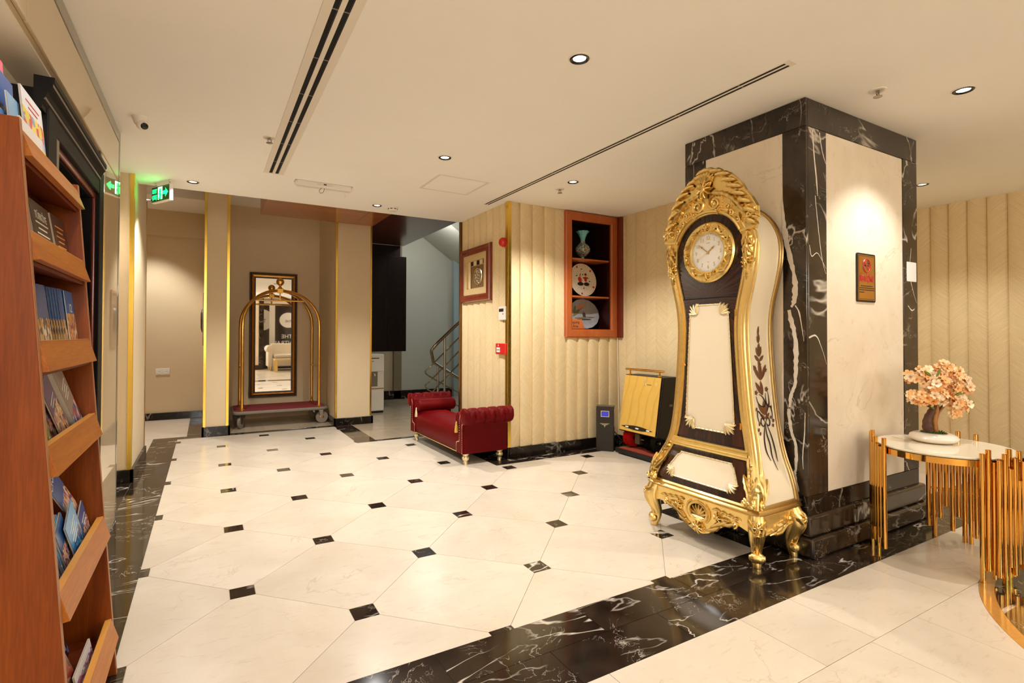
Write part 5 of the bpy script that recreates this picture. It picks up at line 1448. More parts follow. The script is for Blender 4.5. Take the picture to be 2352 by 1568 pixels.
def end(yf, s):
    """scroll end: upholstered board, roll, bolster; s=-1 near end, +1 far end"""
    Y = lambda d: yf + s * d
    # board profile in (d outward, z)
    prof = [(-0.075, 0.105), (0.0, 0.105), (0.0, 0.40), (0.012, 0.43), (-0.03, 0.50), (-0.075, 0.47), (-0.085, 0.40), (-0.075, 0.33)]
    mb = MB(); mb.prism(prof, (lambda u, v, n: Vector((n, Y(u), v))), BXA + 0.004, BXB)
    mb.build('end_board', M['velvet'], bench, True, bevel=0.006)
    # tufted roll: five puffs along x
    R, cz, cd = 0.079, 0.452, 0.026
    rows = []; K = 61
    for i in range(K):
        t = i / (K - 1); ph = (t * 5) % 1.0
        puff = 1 - 0.22 * (abs(ph - 0.5) * 2) ** 4 if 0.0 < t < 1.0 else 0.82
        endt = min(1, min(t, 1 - t) * 22 + 0.72)
        x = BXA - 0.022 + (BXB - BXA + 0.05) * t
        row = []
        for j in range(20):
            a = 2 * PI * j / 20
            # upper puffs half a pitch out of step, so the folds meet at the buttons
            up_ = math.sin(a)
            ph2 = (t * 5 + 0.5) % 1.0
            p2 = 1 - 0.19 * (abs(ph2 - 0.5) * 2) ** 4
            q = puff if up_ < 0.25 else p2
            if 0.15 < up_ < 0.45: q = min(puff, p2) * 0.985
            row.append(Vector((x, Y(cd + R * q * endt * math.cos(a)), cz + R * q * endt * math.sin(a))))
        rows.append(row)
    mb = MB(); mb.strip(rows, 0, True); mb.f += [list(range(20))[::-1], [(K - 1) * 20 + j for j in range(20)]]; mb.m += [0, 0]
    roll = mb.build('tufted_roll', M['velvet'], bench, ang=70)
    for i in range(1, 5):
        x = BXA - 0.022 + (BXB - BXA + 0.05) * i / 5
        a = 0.30
        MB().ball((x, Y(cd + R * 0.93 * math.cos(a)), cz + R * 0.93 * math.sin(a)), 0.007, 8, 5).build('tuft_button', M['velvet'], roll)
    # scroll facing on the visible side, edged with nails
    F = lambda u, v, n=0.0: Vector((BXA - n, Y(u), v))
    fac = [(-0.14, 0.105), (0.0, 0.105), (0.0, 0.37), (0.03, 0.395), (0.052, 0.43), (0.05, 0.475), (0.02, 0.505), (-0.02, 0.50), (-0.05, 0.465), (-0.07, 0.40), (-0.075, 0.24), (-0.085, 0.222), (-0.12, 0.215), (-0.14, 0.19)]
    mb = MB(); mb.prism(fac, F, -0.004, 0.010); fc = mb.build('scroll_facing', M['velvet'], bench, False, bevel=0.004)
    nails = spline([(0.0 - 0.008, 0.112, 0), (-0.008, 0.25, 0), (-0.008, 0.365, 0), (0.020, 0.395, 0), (0.040, 0.43, 0), (0.036, 0.470, 0)], 9)
    nails2 = spline([(-0.02, 0.49, 0), (-0.045, 0.46, 0), (-0.062, 0.40, 0), (-0.066, 0.24, 0), (-0.078, 0.214, 0), (-0.115, 0.206, 0), (-0.131, 0.185, 0), (-0.131, 0.112, 0)], 8)
    mb = MB()
    for P in (nails, nails2):
        for p in P: mb.ball(F(p.x, p.y, 0.011), (0.003, 0.0036, 0.0036), 6, 4)
    o = mb.build('nail_trim', M['goldpale'], fc); o['kind'] = 'stuff'
    # bolster lying against the roll
    bc, bz_, br = -0.155, 0.408, 0.068
    rows = []
    for x, q in ((BXA + 0.015, 0.05), (BXA + 0.008, 0.35), (BXA + 0.010, 0.75), (BXA + 0.022, 0.96), (BXA + 0.05, 1.0), (BXB - 0.04, 1.0), (BXB - 0.012, 0.96), (BXB, 0.75), (BXB + 0.002, 0.35), (BXB - 0.004, 0.05)):
        rows.append([Vector((x, Y(bc + br * q * (1 + (0.05 * math.cos(10 * a) if q < 0.9 else 0)) * math.cos(a)), bz_ + br * q * (1 + (0.05 * math.cos(10 * a) if q < 0.9 else 0)) * math.sin(a))) for a in [2 * PI * j / 40 for j in range(40)]])
    mb = MB(); mb.strip(rows, 0, True); bo = mb.build('bolster', M['velvet'], bench, ang=80)
    mb = MB(); mb.lathe([(0.004, 0.0), (0.006, -0.01), (0.011, -0.016), (0.008, -0.024), (0.011, -0.03), (0.017, -0.075), (0.019, -0.105), (0.002, -0.105)], 12, Matrix.Translation((BXA + 0.002, Y(bc), bz_ - 0.02)), wob=lambda a, r, z: 1 + 0.08 * math.sin(a * 2 * PI * 6))
    mb.build('tassel', M['goldpale'] if s > 0 else plain('tassel_yellow', (0.62, 0.40, 0.06), 0.6, 0, 0.2, 80), bo)
end(BYN, -1); end(BYF, 1)
for y, s in ((BYN + 0.004, -1), (BYF - 0.004, 1)):
    for x in (BXA + 0.05, BXB - 0.055):
        MB().lathe([(0.020, 0.0), (0.018, 0.012), (0.022, 0.016), (0.022, 0.020), (0.017, 0.026), (0.021, 0.034), (0.031, 0.046), (0.035, 0.058), (0.033, 0.070), (0.024, 0.078), (0.022, 0.083), (0.031, 0.088), (0.033, 0.098), (0.033, 0.104)], 20, Matrix.Translation((x, y - s * 0.05, 0))).build('turned_leg', M['goldpale'], bench)
MB().box(BXA - 0.003, BXA + 0.004, BYN + 0.14, BYF - 0.14, 0.106, 0.113).build('gimp_edge', M['goldband'], bench, False)

# ------------------------------------------------------------------ things on the pleated walls
WX = 2.872
t = thing('framed_medallion', 'mahogany framed picture with round silver calligraphy relief on the pleated wall', 'picture', (WX, -1.72, 1.86))
FPc = FX(WX, -1.365)
frame_sweep(FPc, 0.0, 0.705, 1.563, 2.165, [(0, 0), (0, 0.026), (0.012, 0.048), (0.03, 0.048), (0.04, 0.038), (0.062, 0.044), (0.078, 0.040), (0.082, 0.028)]).build('frame', M['mahog_red'], t, ang=30)
MB().prism([(0.07, 1.633), (0.635, 1.633), (0.635, 2.095), (0.07, 2.095)], FPc, 0.002, 0.006).build('recess_back', M['black'], t, False)
frame_sweep(FPc, 0.076, 0.629, 1.639, 2.089, [(0, 0.012), (0, 0.030), (0.072, 0.030), (0.074, 0.003)]).build('mat_board', M['frameground'], t, False)
frame_sweep(FPc, 0.076, 0.629, 1.639, 2.089, [(0.0, 0.0305), (0.004, 0.032), (0.008, 0.0305)]).build('gold_line', M['goldpale'], t, False)
MB().prism([(0.225, 1.705), (0.585, 1.705), (0.585, 1.965), (0.225, 1.965)], FPc, 0.004, 0.012).build('inner_panel', M['frameinner'], t, False, 0.003)
mb = MB()
for u, v in ((0.552, 2.012), (0.156, 1.722)):
    if True: mb.box(WX - 0.017, WX - 0.006, -1.365 - u - 0.006, -1.365 - u + 0.006, v - 0.006, v + 0.006)
for v in (1.715, 1.962): mb.tube([FPc(0.228, v, 0.013), FPc(0.582, v, 0.013)], 0.003, 6)
mb.build('corner_bracket', M['goldpale'], t, False)
DMp = Matrix.Translation(FPc(0.400, 1.840, 0.012)) @ Matrix.Rotation(-PI / 2, 4, 'Y')
disc = MB().lathe([(0.098, 0.0), (0.098, 0.006), (0.088, 0.012), (0.080, 0.010), (0.001, 0.010)], 40, DMp).build('relief_disc', M['silver'], t)
mb = MB(); FD = lambda u, v, n=0.0: FPc(0.400, 1.840, 0.022) + Vector((-n, -u, v))
for k in range(9):
    a = 2 * PI * k / 9; o_scroll(mb, FD, 0.054 * math.cos(a), 0.054 * math.sin(a), 0.018, 1.1, a, (-1) ** k, 0.004, 0.0)
for k in range(4):
    a = 2 * PI * k / 4 + 0.3; o_scroll(mb, FD, 0.022 * math.cos(a), 0.022 * math.sin(a), 0.014, 1.2, a, 1, 0.004, 0.0)
for k in range(40): mb.ball(FD(0.086 * math.cos(2 * PI * k / 40), 0.086 * math.sin(2 * PI * k / 40), 0.0), 0.0045, 5, 3)
mb.build('calligraphy_relief', M['silver'], disc)

t = thing('alarm_sounder', 'round red alarm sounder high on the pleated wall beside the gold corner strip', 'alarm', (WX, -2.33, 2.12))
Ma = Matrix.Translation((WX, -2.33, 2.12)) @ Matrix.Rotation(-PI / 2, 4, 'Y')
MB().lathe([(0.046, 0.0), (0.046, 0.016), (0.040, 0.018)], 26, Ma).build('base', M['red'], t)
MB().lathe([(0.040, 0.018), (0.043, 0.020), (0.043, 0.046), (0.034, 0.060), (0.012, 0.064), (0.010, 0.058), (0.001, 0.058)], 26, Ma).build('horn', M['red'], t)
mb = MB()
for k in range(10):
    a = 2 * PI * k / 10; mb.tube([Ma @ Vector((0.0435 * math.cos(a), 0.0435 * math.sin(a), 0.024)), Ma @ Vector((0.0435 * math.cos(a), 0.0435 * math.sin(a), 0.044))], 0.003, 5)
mb.build('grille_rib', M['red'], t)

t = thing('thermostat', 'small white thermostat with a dark display on the pleated wall', 'thermostat', (WX, -2.31, 1.42))
MB().box(WX - 0.028, WX + 0.002, -2.375, -2.235, 1.35, 1.485).build('case', M['white'], t, False, 0.006)
MB().box(WX - 0.0295, WX - 0.027, -2.338, -2.250, 1.433, 1.464).build('display', M['lcddark'], t, False)
MB().box(WX - 0.0305, WX - 0.0275, -2.333, -2.322, 1.405, 1.416).build('button', M['black'], t, False, 0.001)
mb = MB(); mb.tube([(WX - 0.010, -2.30, 1.352), (WX - 0.008, -2.302, 1.335), (WX - 0.012, -2.306, 1.328)], 0.003, 6); mb.build('clip', M['chrome'], t)

t = thing('fire_call_point', 'square red fire alarm call point at waist height on the pleated wall', 'fire alarm', (WX, -2.30, 1.06))
MB().box(WX - 0.04, WX + 0.002, -2.39, -2.20, 1.01, 1.118).build('case', M['red'], t, False, 0.004)
MB().box(WX - 0.0425, WX - 0.0395, -2.29, -2.225, 1.03, 1.078).build('press_plate', M['whiteprint'], t, False, 0.001)
mb = MB()
for k in range(3): mb.box(WX - 0.0432, WX - 0.0424, -2.283 + 0.019 * k, -2.271 + 0.019 * k, 1.049, 1.059)
mb.build('press_mark', M['blackprint'], t, False)
mb = MB(); mb.prism([(0.0, 0.0), (0.009, 0.004), (0.006, 0.012), (0.008, 0.020), (0.0, 0.016), (-0.004, 0.008)], lambda u, v, n: Vector((WX - 0.040 - n, -2.255 - u, 1.088 + v)), 0, 0.0012); mb.build('flame_mark', M['whiteprint'], t, False)

# ------------------------------------------------------------------ niche with ornaments
YN = -2.402
nf = thing('display_niche', 'cherry wood framed wall niche with two shelves in the corner', 'display case', (3.9, YN, 1.18))
FN = FY(0, YN)
frame_sweep(FN, 3.545, 4.255, 1.176, 2.505, [(0, -0.012), (0, 0.020), (0.012, 0.026), (0.075, 0.022), (0.088, 0.012), (0.090, -0.02)]).build('frame', M['cherry'], nf, ang=30)
MB().box(4.257, 4.30, -2.475, -2.40, 1.176, 2.505).build('side_board', M['mahog_red'], nf, False, 0.003)
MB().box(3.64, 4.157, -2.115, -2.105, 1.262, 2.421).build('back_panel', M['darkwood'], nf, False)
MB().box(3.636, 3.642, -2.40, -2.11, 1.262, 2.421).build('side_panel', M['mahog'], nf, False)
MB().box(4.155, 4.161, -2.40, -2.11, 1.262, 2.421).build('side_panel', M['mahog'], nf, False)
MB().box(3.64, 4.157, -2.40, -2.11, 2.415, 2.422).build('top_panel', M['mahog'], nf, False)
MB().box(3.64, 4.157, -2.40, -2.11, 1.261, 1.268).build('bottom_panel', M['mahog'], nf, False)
for z in (2.022, 1.622):
    MB().box(3.642, 4.155, -2.395, -2.115, z - 0.018, z).build('shelf', M['cherry_x'], nf, False, 0.002)
    MB().tube([(4.155, -2.36, z - 0.026), (4.140, -2.36, z - 0.026)], 0.004, 6).build('shelf_pin', M['chrome'], nf)
v_ = thing('vase', 'painted vase with a flared turquoise mouth on the top niche shelf', 'vase', (3.888, -2.27, 2.0225))
MB().lathe([(0.034, 0.0), (0.032, 0.006), (0.016, 0.020), (0.018, 0.034), (0.046, 0.055), (0.078, 0.092), (0.083, 0.122), (0.072, 0.155), (0.045, 0.180), (0.030, 0.196), (0.025, 0.212)], 30, local_v := Matrix.Identity(4)).build('body', M['vase'], v_, local=True)
MB().lathe([(0.036, 0.0), (0.034, 0.008), (0.017, 0.022), (0.019, 0.034)], 24).build('foot', M['turq'], v_, local=True)
MB().lathe([(0.026, 0.208), (0.026, 0.228), (0.034, 0.255), (0.048, 0.290), (0.068, 0.318), (0.066, 0.321), (0.044, 0.29), (0.026, 0.25)], 40, wob=lambda a, r, z: 1 + (max(0, r - 0.03) * 2.4) * math.sin(a * 2 * PI * 8)).build('flared_mouth', M['turq'], v_, local=True)

p1 = thing('painted_plate', 'cream plate with dotted rim and two seated painted figures on the middle niche shelf', 'plate', (3.892, -2.25, 1.6225))
TILT = Matrix.Translation((0, 0, 0)) @ Matrix.Rotation(math.radians(9), 4, 'X')
PM = Matrix.Translation((0, 0, 0.184)) @ Matrix.Rotation(-math.radians(9), 4, 'X') @ Matrix.Rotation(PI / 2, 4, 'X') @ Matrix.Scale(0.955, 4)
MB().lathe([(0.001, 0.0), (0.11, 0.0), (0.14, 0.010), (0.191, 0.022), (0.192, 0.025), (0.14, 0.015), (0.11, 0.006), (0.001, 0.006)], 48, PM).build('dish', M['plateglaze'], p1, local=True)
PF = lambda u, v, n=0.0: PM @ Vector((u, v, 0.0068 + n + (0.0 if u * u + v * v < 0.0121 else (math.hypot(u, v) - 0.11) * 0.235)))
def blob(mb, F, u, v, a, b, ang=0, n=10, d=0.0006):
    c, s_ = math.cos(ang), math.sin(ang)
    mb.prism([(u + a * math.cos(2 * PI * k / n) * c - b * math.sin(2 * PI * k / n) * s_, v + a * math.cos(2 * PI * k / n) * s_ + b * math.sin(2 * PI * k / n) * c) for k in range(n)], F, 0.0002, d)
mb = MB()
for r, n in ((0.178, 44), (0.155, 34), (0.132, 24), (0.108, 18), (0.085, 12)):
    for k in range(n):
        a = 2 * PI * k / n + r * 9
        if r < 0.09 and abs(math.sin(a)) < 0.6: continue
        blob(mb, PF, r * math.cos(a), r * math.sin(a), 0.0042, 0.003, a, 6)
o = mb.build('glaze_dots', M['blackprint'], p1, False, local=True); o['kind'] = 'stuff'
mb = MB()
for k in range(5):
    a = 2 * PI * k / 5 + 0.75; blob(mb, PF, 0.165 * math.cos(a), 0.165 * math.sin(a), 0.014, 0.012, a, 8, 0.0009)
blob(mb, PF, -0.032, 0.004, 0.026, 0.036, 0.35, 12, 0.0009); blob(mb, PF, 0.050, 0.012, 0.020, 0.030, 0, 12, 0.0009); blob(mb, PF, 0.03, 0.03, 0.022, 0.009, 0.3, 8, 0.0010); blob(mb, PF, 0.075, 0.03, 0.022, 0.009, -0.3, 8, 0.0010)
o = mb.build('red_painting', M['redprint'], p1, False, local=True); o['kind'] = 'stuff'
mb = MB()
blob(mb, PF, -0.03, -0.045, 0.044, 0.022, 0, 14, 0.0012); blob(mb, PF, 0.058, -0.045, 0.040, 0.022, 0, 14, 0.0012)
blob(mb, PF, 0.056, 0.068, 0.017, 0.016, 0, 10, 0.0012); blob(mb, PF, -0.024, 0.062, 0.005, 0.020, -0.5, 8, 0.0012)
for u, v in ((-0.075, 0.05), (0.015, 0.066), (0.105, -0.01), (0.012, -0.095), (0.0, 0.13)): blob(mb, PF, u, v, 0.012, 0.006, 0.3, 8, 0.0012)
mb.build('dark_painting', M['blackprint'], p1, False, local=True)
mb = MB(); blob(mb, PF, -0.022, 0.045, 0.010, 0.012, 0, 9, 0.0016); blob(mb, PF, 0.055, 0.052, 0.010, 0.011, 0, 9, 0.0016); blob(mb, PF, -0.005, -0.005, 0.018, 0.004, 0.2, 8, 0.0016)
mb.build('pale_painting', M['orangeprint'], p1, False, local=True)

p2 = thing('landscape_plate', 'blue grey scalloped plate painted with a domed building on the bottom niche shelf', 'plate', (3.925, -2.23, 1.268))
PM2 = Matrix.Translation((0, 0, 0.166)) @ Matrix.Rotation(-math.radians(12), 4, 'X') @ Matrix.Rotation(PI / 2, 4, 'X')
MB().lathe([(0.001, 0.0), (0.12, 0.0), (0.15, 0.010), (0.190, 0.020), (0.191, 0.024), (0.15, 0.015), (0.12, 0.006), (0.001, 0.006)], 72, PM2 @ Matrix.Diagonal((1.06, 0.86, 1, 1)), wob=lambda a, r, z: 1 + (0.022 * abs(math.sin(a * PI * 14)) if r > 0.14 else 0)).build('dish', M['plate2'], p2, local=True)
PG = lambda u, v, n=0.0: PM2 @ Vector((u, v, 0.0068 + n + max(0, math.hypot(u, v) - 0.11) * 0.2))
mb = MB()
for u, v, a, b, g in ((-0.02, 0.105, 0.06, 0.018, 0.45), (0.03, 0.115, 0.05, 0.014, 0.35), (-0.01, 0.085, 0.06, 0.012, 0.6)): blob(mb, PG, u, v, a, b, g, 10, 0.0008)
mb.build('coral_tulip', plain('coral_glaze', (0.62, 0.25, 0.14), 0.2), p2, False, local=True)
mb = MB()
for u, v, a, b, g in ((-0.12, 0.04, 0.06, 0.014, 1.2), (-0.10, 0.01, 0.07, 0.014, 0.6), (-0.05, 0.05, 0.07, 0.008, 0.45), (-0.02, -0.04, 0.12, 0.007, 0.06), (0.06, -0.035, 0.09, 0.006, -0.02)): blob(mb, PG, u, v, a, b, g, 10, 0.0008)
mb.build('olive_leaves', plain('olive_glaze', (0.20, 0.17, 0.045), 0.2), p2, False, local=True)
mb = MB(); blob(mb, PG, 0.008, -0.002, 0.022, 0.020, 0, 12, 0.0010); mb.prism([(-0.012, -0.038), (0.028, -0.038), (0.028, -0.008), (-0.012, -0.008)], PG, 0.0002, 0.0010); mb.prism([(0.006, 0.014), (0.010, 0.014), (0.008, 0.048)], PG, 0.0002, 0.0010); blob(mb, PG, 0.0, -0.06, 0.10, 0.010, 0, 12, 0.0010)
mb.build('domed_building', plain('dark_glaze_paint', (0.06, 0.055, 0.05), 0.2), p2, False, local=True)
s_ = thing('shelf_sign', 'small terracotta sign with dark lettering leaning in the niche', 'sign', (3.74, -2.34, 1.268))
mb = MB(); mb.prism([(3.648, 1.269), (3.842, 1.269), (3.802, 1.372), (3.648, 1.372)], FY(0, -2.355), 0.0, 0.010); mb.build('plaque', M['terracotta'], s_, False, 0.002)
text('lettering', 'Shopping', 0.040, (3.700, -2.3656, 1.340), (1, 0, 0), (0, 0, 1), M['blackprint'], s_, 0.0004, sx=0.92)
text('lettering', 'Area', 0.040, (3.715, -2.3656, 1.298), (1, 0, 0), (0, 0, 1), M['blackprint'], s_, 0.0004, sx=0.92)
c_ = MB(); c_.tube(spline([(4.262, -2.412, 1.176), (4.262, -2.418, 0.9), (4.258, -2.43, 0.62), (4.256, -2.44, 0.40)], 6), 0.005, 6)
tag(c_.build('power_cable', M['cableW']), 'thin white cable hanging down the wall corner below the niche', 'cable')
# ------------------------------------------------------------------ pillar sign
t = thing('no_smoking_sign', 'gold no smoking plate with red lettering on the front of the marble pillar', 'sign', (3.77, CY0, 1.55))
FSg = FY(0, CY0 + 0.003)
mb = MB(); mb.prism(rrect(3.661, 3.876, 1.405, 1.698, 0.012), FSg, 0.0, 0.007); mb.build('backing', M['black'], t, False, 0.001)
mb = MB(); mb.prism(rrect(3.672, 3.867, 1.416, 1.688, 0.006), FSg, 0.007, 0.0082); mb.build('plate', M['signgold'], t, False)
frame_sweep(FSg, 3.677, 3.862, 1.421, 1.683, [(0, 0.0082), (0, 0.0088), (0.0025, 0.0088), (0.0025, 0.0082)]).build('border_line', M['blackprint'], t, False)
FC2 = lambda u, v, n=0.0: FSg(3.768 + u, 1.625 + v, n)
mb = MB(); mb.tube([FC2(0.040 * math.cos(2 * PI * k / 36), 0.040 * math.sin(2 * PI * k / 36), 0.0082) for k in range(36)], 0.0042, 6, closed=True)
mb.prism([(-0.031, 0.024), (-0.025, 0.031), (0.031, -0.024), (0.025, -0.031)], FC2, 0.0088, 0.0098); mb.build('prohibition_ring', M['redprint'], t)
mb = MB(); mb.prism([(-0.026, -0.005), (0.020, -0.005), (0.020, 0.004), (-0.026, 0.004)], FC2, 0.0082, 0.0087); mb.prism([(0.022, -0.005), (0.026, -0.005), (0.026, 0.004), (0.022, 0.004)], FC2, 0.0082, 0.0087)
for P in ([(0.012, 0.008), (0.020, 0.014), (0.010, 0.020), (0.016, 0.026)], [(0.020, 0.008), (0.027, 0.013), (0.019, 0.019)]): o_curve(mb, FC2, [(p.x, p.y) for p in spline([(a, b, 0) for a, b in P], 4)], 0.0012, 0.0082)
mb.build('cigarette_mark', M['blackprint'], t, False)
text('red_lettering', 'SİGARA İÇİLMEZ', 0.052, (3.768, CY0 + 0.003 - 0.0087, 1.545), (1, 0, 0), (0, 0, 1), M['redprint'], t, 0.0004, sx=0.40, bold=0.0016)
mb = MB()
for v, a, b in ((1.501, 3.70, 3.84), (1.489, 3.685, 3.855), (1.477, 3.685, 3.855), (1.463, 3.685, 3.74)):
    u = a
    while u < b:
        w = rnd.uniform(0.004, 0.014); mb.prism([(u, v - 0.0028), (min(u + w, b), v - 0.0028), (min(u + w, b), v + 0.0028), (u, v + 0.0028)], FSg, 0.0082, 0.0088); u += w + 0.003
o = mb.build('small_print', M['blackprint'], t, False); o['kind'] = 'stuff'
t = thing('white_card', 'small white card stuck on the dark right edge slab of the pillar', 'card', (4.348, CY0, 1.62))
mb = MB(); mb.prism(rrect(4.283, 4.413, 1.560, 1.688, 0.006), FY(0, CY0), 0.0, 0.0015); mb.build('card', M['whiteprint'], t, False)

# ------------------------------------------------------------------ pay kiosk and shoe polisher
t = thing('card_kiosk', 'slim dark metal kiosk box with blue display standing in the niche corner', 'kiosk', (3.945, -2.575, 0), math.atan2(-0.133, 0.118))
kb = plain('kiosk_grey', (0.022, 0.017, 0.013), 0.45, 0, 0.08)
MB().box(-0.088, 0.088, -0.06, 0.06, 0.0, 0.463).build('body', kb, t, False, 0.003, local=True)
MB().box(-0.086, 0.086, -0.058, 0.058, 0.463, 0.466).build('top_plate', M['greybrown'], t, False, local=True)
MB().box(-0.040, 0.046, -0.0635, -0.0605, 0.355, 0.418).build('display_bezel', M['goldpale'], t, False, local=True)
MB().box(-0.034, 0.040, -0.065, -0.0634, 0.361, 0.412).build('display', M['lcd'], t, False, local=True)
mb = MB(); 
for z, w in ((0.283, 0.046), (0.273, 0.030), (0.263, 0.010)): mb.box(-w, w, -0.0622, -0.0604, z, z + 0.004)
mb.box(-0.002, 0.002, -0.0622, -0.0604, 0.248, 0.265)
mb.build('winged_mark', M['goldpale'], t, False, local=True)
MB().box(0.089, 0.094, -0.02, 0.03, 0.25, 0.43).build('side_strip', M['white'], t, False, 0.002, local=True)

t = thing('shoe_polisher', 'shoe polishing machine with yellow panel, brass handle and red brush by the wall', 'shoe polisher', (4.12, -3.0, 0))
Ya, Yb = -2.74, -3.235
def XS(z): return 3.985 + (z - 0.25) * 0.16       # leaning front
mb = MB()
pr = [(XS(0.235) + 0.006, 0.235), (XS(0.80) + 0.006, 0.80), (4.262, 0.80), (4.262, 0.20), (4.10, 0.20)]
mb.prism(pr, lambda u, v, n: Vector((u, n, v)), Yb - 0.012, Ya + 0.012); mb.build('housing', M['black'], t, False, bevel=0.008)
FSh = lambda u, v, n=0.0: Vector((XS(v) - n, Ya - u, v))
W = Ya - Yb
mb = MB(); mb.prism([(0.006, 0.245), (W - 0.006, 0.245), (W - 0.006, 0.795), (0.006, 0.795)], FSh, 0.0, 0.008); mb.build('front_panel', M['yellowpanel'], t, False, 0.002)
mb = MB(); K = 20; pts = [(W * (0.06 + 0.86 * k / K), 0.287 + 0.022 * math.sin(PI * k / K)) for k in range(K + 1)] + [(W * (0.06 + 0.86 * k / K), 0.287 - 0.020 * math.sin(PI * k / K)) for k in range(K - 1, 0, -1)]
mb.prism(pts, FSh, 0.008, 0.0105); mb.build('button_strip', M['blackgloss'], t, False)
for u in (0.19, 0.47, 0.76):
    mb = MB(); mb.prism([(W * u, 0.280), (W * (u + 0.085), 0.280), (W * (u + 0.085), 0.293), (W * u, 0.293)], FSh, 0.0105, 0.0118); mb.build('push_button', M['whiteprint'], t, False)
mb = MB()
for k in range(7): mb.prism([(W * (0.64 + 0.018 * k), 0.715), (W * (0.652 + 0.018 * k), 0.715), (W * (0.652 + 0.018 * k), 0.722), (W * (0.64 + 0.018 * k), 0.722)], FSh, 0.008, 0.0088)
mb.build('printed_line', M['blackprint'], t, False)
mb = MB(); o_leaf(mb, FSh, W * 0.57, 0.735, 1.7, 0.05, 0.03, 0.001, 0, 2, 0.008); o_leaf(mb, FSh, W * 0.58, 0.735, -1.2, 0.04, 0.025, 0.001, 0, 2, 0.008); o_leaf(mb, FSh, W * 0.86, 0.70, 1.4, 0.045, 0.03, 0.001, 0, 2, 0.008)
mb.build('emblem', M['goldpale'], t)
MB().tube([(4.09, Ya + 0.01, 0.855), (4.09, Yb - 0.005, 0.855)], 0.011, 10).build('handle_bar', M['brass'], t)
for y in (Ya - 0.05, Yb + 0.05):
    MB().tube([(4.09, y, 0.80), (4.09, y, 0.855)], 0.009, 10).build('handle_post', M['brass'], t)
    MB().lathe([(0.02, 0.80), (0.02, 0.806), (0.010, 0.812)], 14, Matrix.Translation((4.09, y, 0))).build('post_flange', M['brass'], t)
MB().box(4.15, 4.19, Yb - 0.016, Yb - 0.010, 0.52, 0.54).build('side_catch', M['bumper'], t, False)
MB().box(3.945, 4.262, Yb - 0.02, Ya + 0.02, 0.012, 0.058).build('base', M['black'], t, False, 0.004)
MB().box(3.958, 4.15, Yb - 0.005, Ya - 0.03, 0.058, 0.066).build('foot_mat', M['mat_red'], t, False)
MB().box(4.15, 4.262, Yb + 0.0, Ya, 0.055, 0.21).build('motor_housing', M['blackgloss'], t, False, 0.01)
for y in (Ya, Yb): MB().box(3.955, 3.985, y - 0.015, y + 0.015, 0.0, 0.014).build('rubber_foot', M['white'], t, False)
# brushes on their shaft
Mb = Matrix.Translation((4.075, -2.86, 0.165)) @ Matrix.Rotation(PI / 2, 4, 'X')
MB().tube([(4.075, -2.80, 0.165), (4.075, -3.20, 0.165)], 0.012, 10).build('shaft', M['chrome'], t)
def brush(y, r, w, m, nm):
    B = MB(); n = 34
    for i in range(7):
        for k in range(n):
            a = 2 * PI * (k + 0.5 * (i % 2)) / n; yy = y + w * (i / 6 - 0.5)
            c, s2 = math.cos(a), math.sin(a)
            p0 = Vector((4.075 + 0.02 * c, yy, 0.165 + 0.02 * s2)); p1 = Vector((4.075 + r * c, yy + rnd.uniform(-0.006, 0.006), 0.165 + r * s2))
            q = Vector((-s2, 0, c)) * 0.0055
            B.add([p0 - q, p0 + q, p1 + q * 1.3, p1 - q * 1.3, p0 + Vector((0, 0.006, 0)), p1 + Vector((0, 0.007, 0))], [(0, 1, 2, 3), (1, 4, 5, 2), (4, 0, 3, 5)])
    o = B.build(nm, m, t, False); o['kind'] = 'stuff'
    return o
brush(-2.825, 0.088, 0.07, M['red'], 'brush_bristles'); brush(-3.12, 0.088, 0.09, M['black'], 'brush_bristles')
MB().lathe([(0.022, -0.03), (0.03, -0.03), (0.03, 0.03), (0.022, 0.03)], 18, Matrix.Translation((4.075, -2.95, 0.165)) @ Matrix.Rotation(PI / 2, 4, 'X')).build('shaft_collar', M['chrome'], t)
MB().box(4.03, 4.10, -2.975, -2.915, 0.12, 0.235).build('bearing_block', M['greybrown'], t, False, 0.004)
mb = MB(); mb.tube(spline([(4.04, -2.59, 0.20), (4.06, -2.65, 0.14), (4.10, -2.69, 0.07), (4.16, -2.70, 0.02), (4.22, -2.70, 0.006)], 5), 0.005, 6)
tag(mb.build('black_cable', M['black']), 'black cable looping between the kiosk and the shoe polisher', 'cable')

# ------------------------------------------------------------------ gold tube table with the blossom tree
TX, TY, TR, TZ = 3.825, -5.468, 0.300, 0.602
tb = thing('side_table', 'round cream topped side table on clusters of gold tubes beside the pillar', 'table', (TX, TY, 0))
EX = 1.06
def TP(a, r): return Vector((TX + r * EX * math.cos(a), TY + r * math.sin(a), 0))
MB().lathe([(0.001, TZ - 0.012), (TR - 0.004, TZ - 0.012), (TR - 0.001, TZ - 0.009), (TR - 0.001, TZ - 0.003), (TR - 0.004, TZ), (0.001, TZ)], 72, Matrix.Translation((TX, TY, 0)) @ Matrix.Diagonal((EX, 1, 1, 1))).build('table_top', M['tabletop'], tb)
rows = []
for i in range(72):
    a = 2 * PI * i / 72
    rows.append([TP(a, r) + Vector((0, 0, z)) for r, z in ((TR - 0.004, TZ - 0.013), (TR + 0.001, TZ - 0.014), (TR + 0.001, TZ - 0.046), (TR - 0.012, TZ - 0.046), (TR - 0.012, TZ - 0.013))])
rows.append(rows[0]); mb = MB(); mb.strip(rows, 0, True); mb.build('rim_band', M['tubegold'], tb, ang=30)
tube_mesh = {}
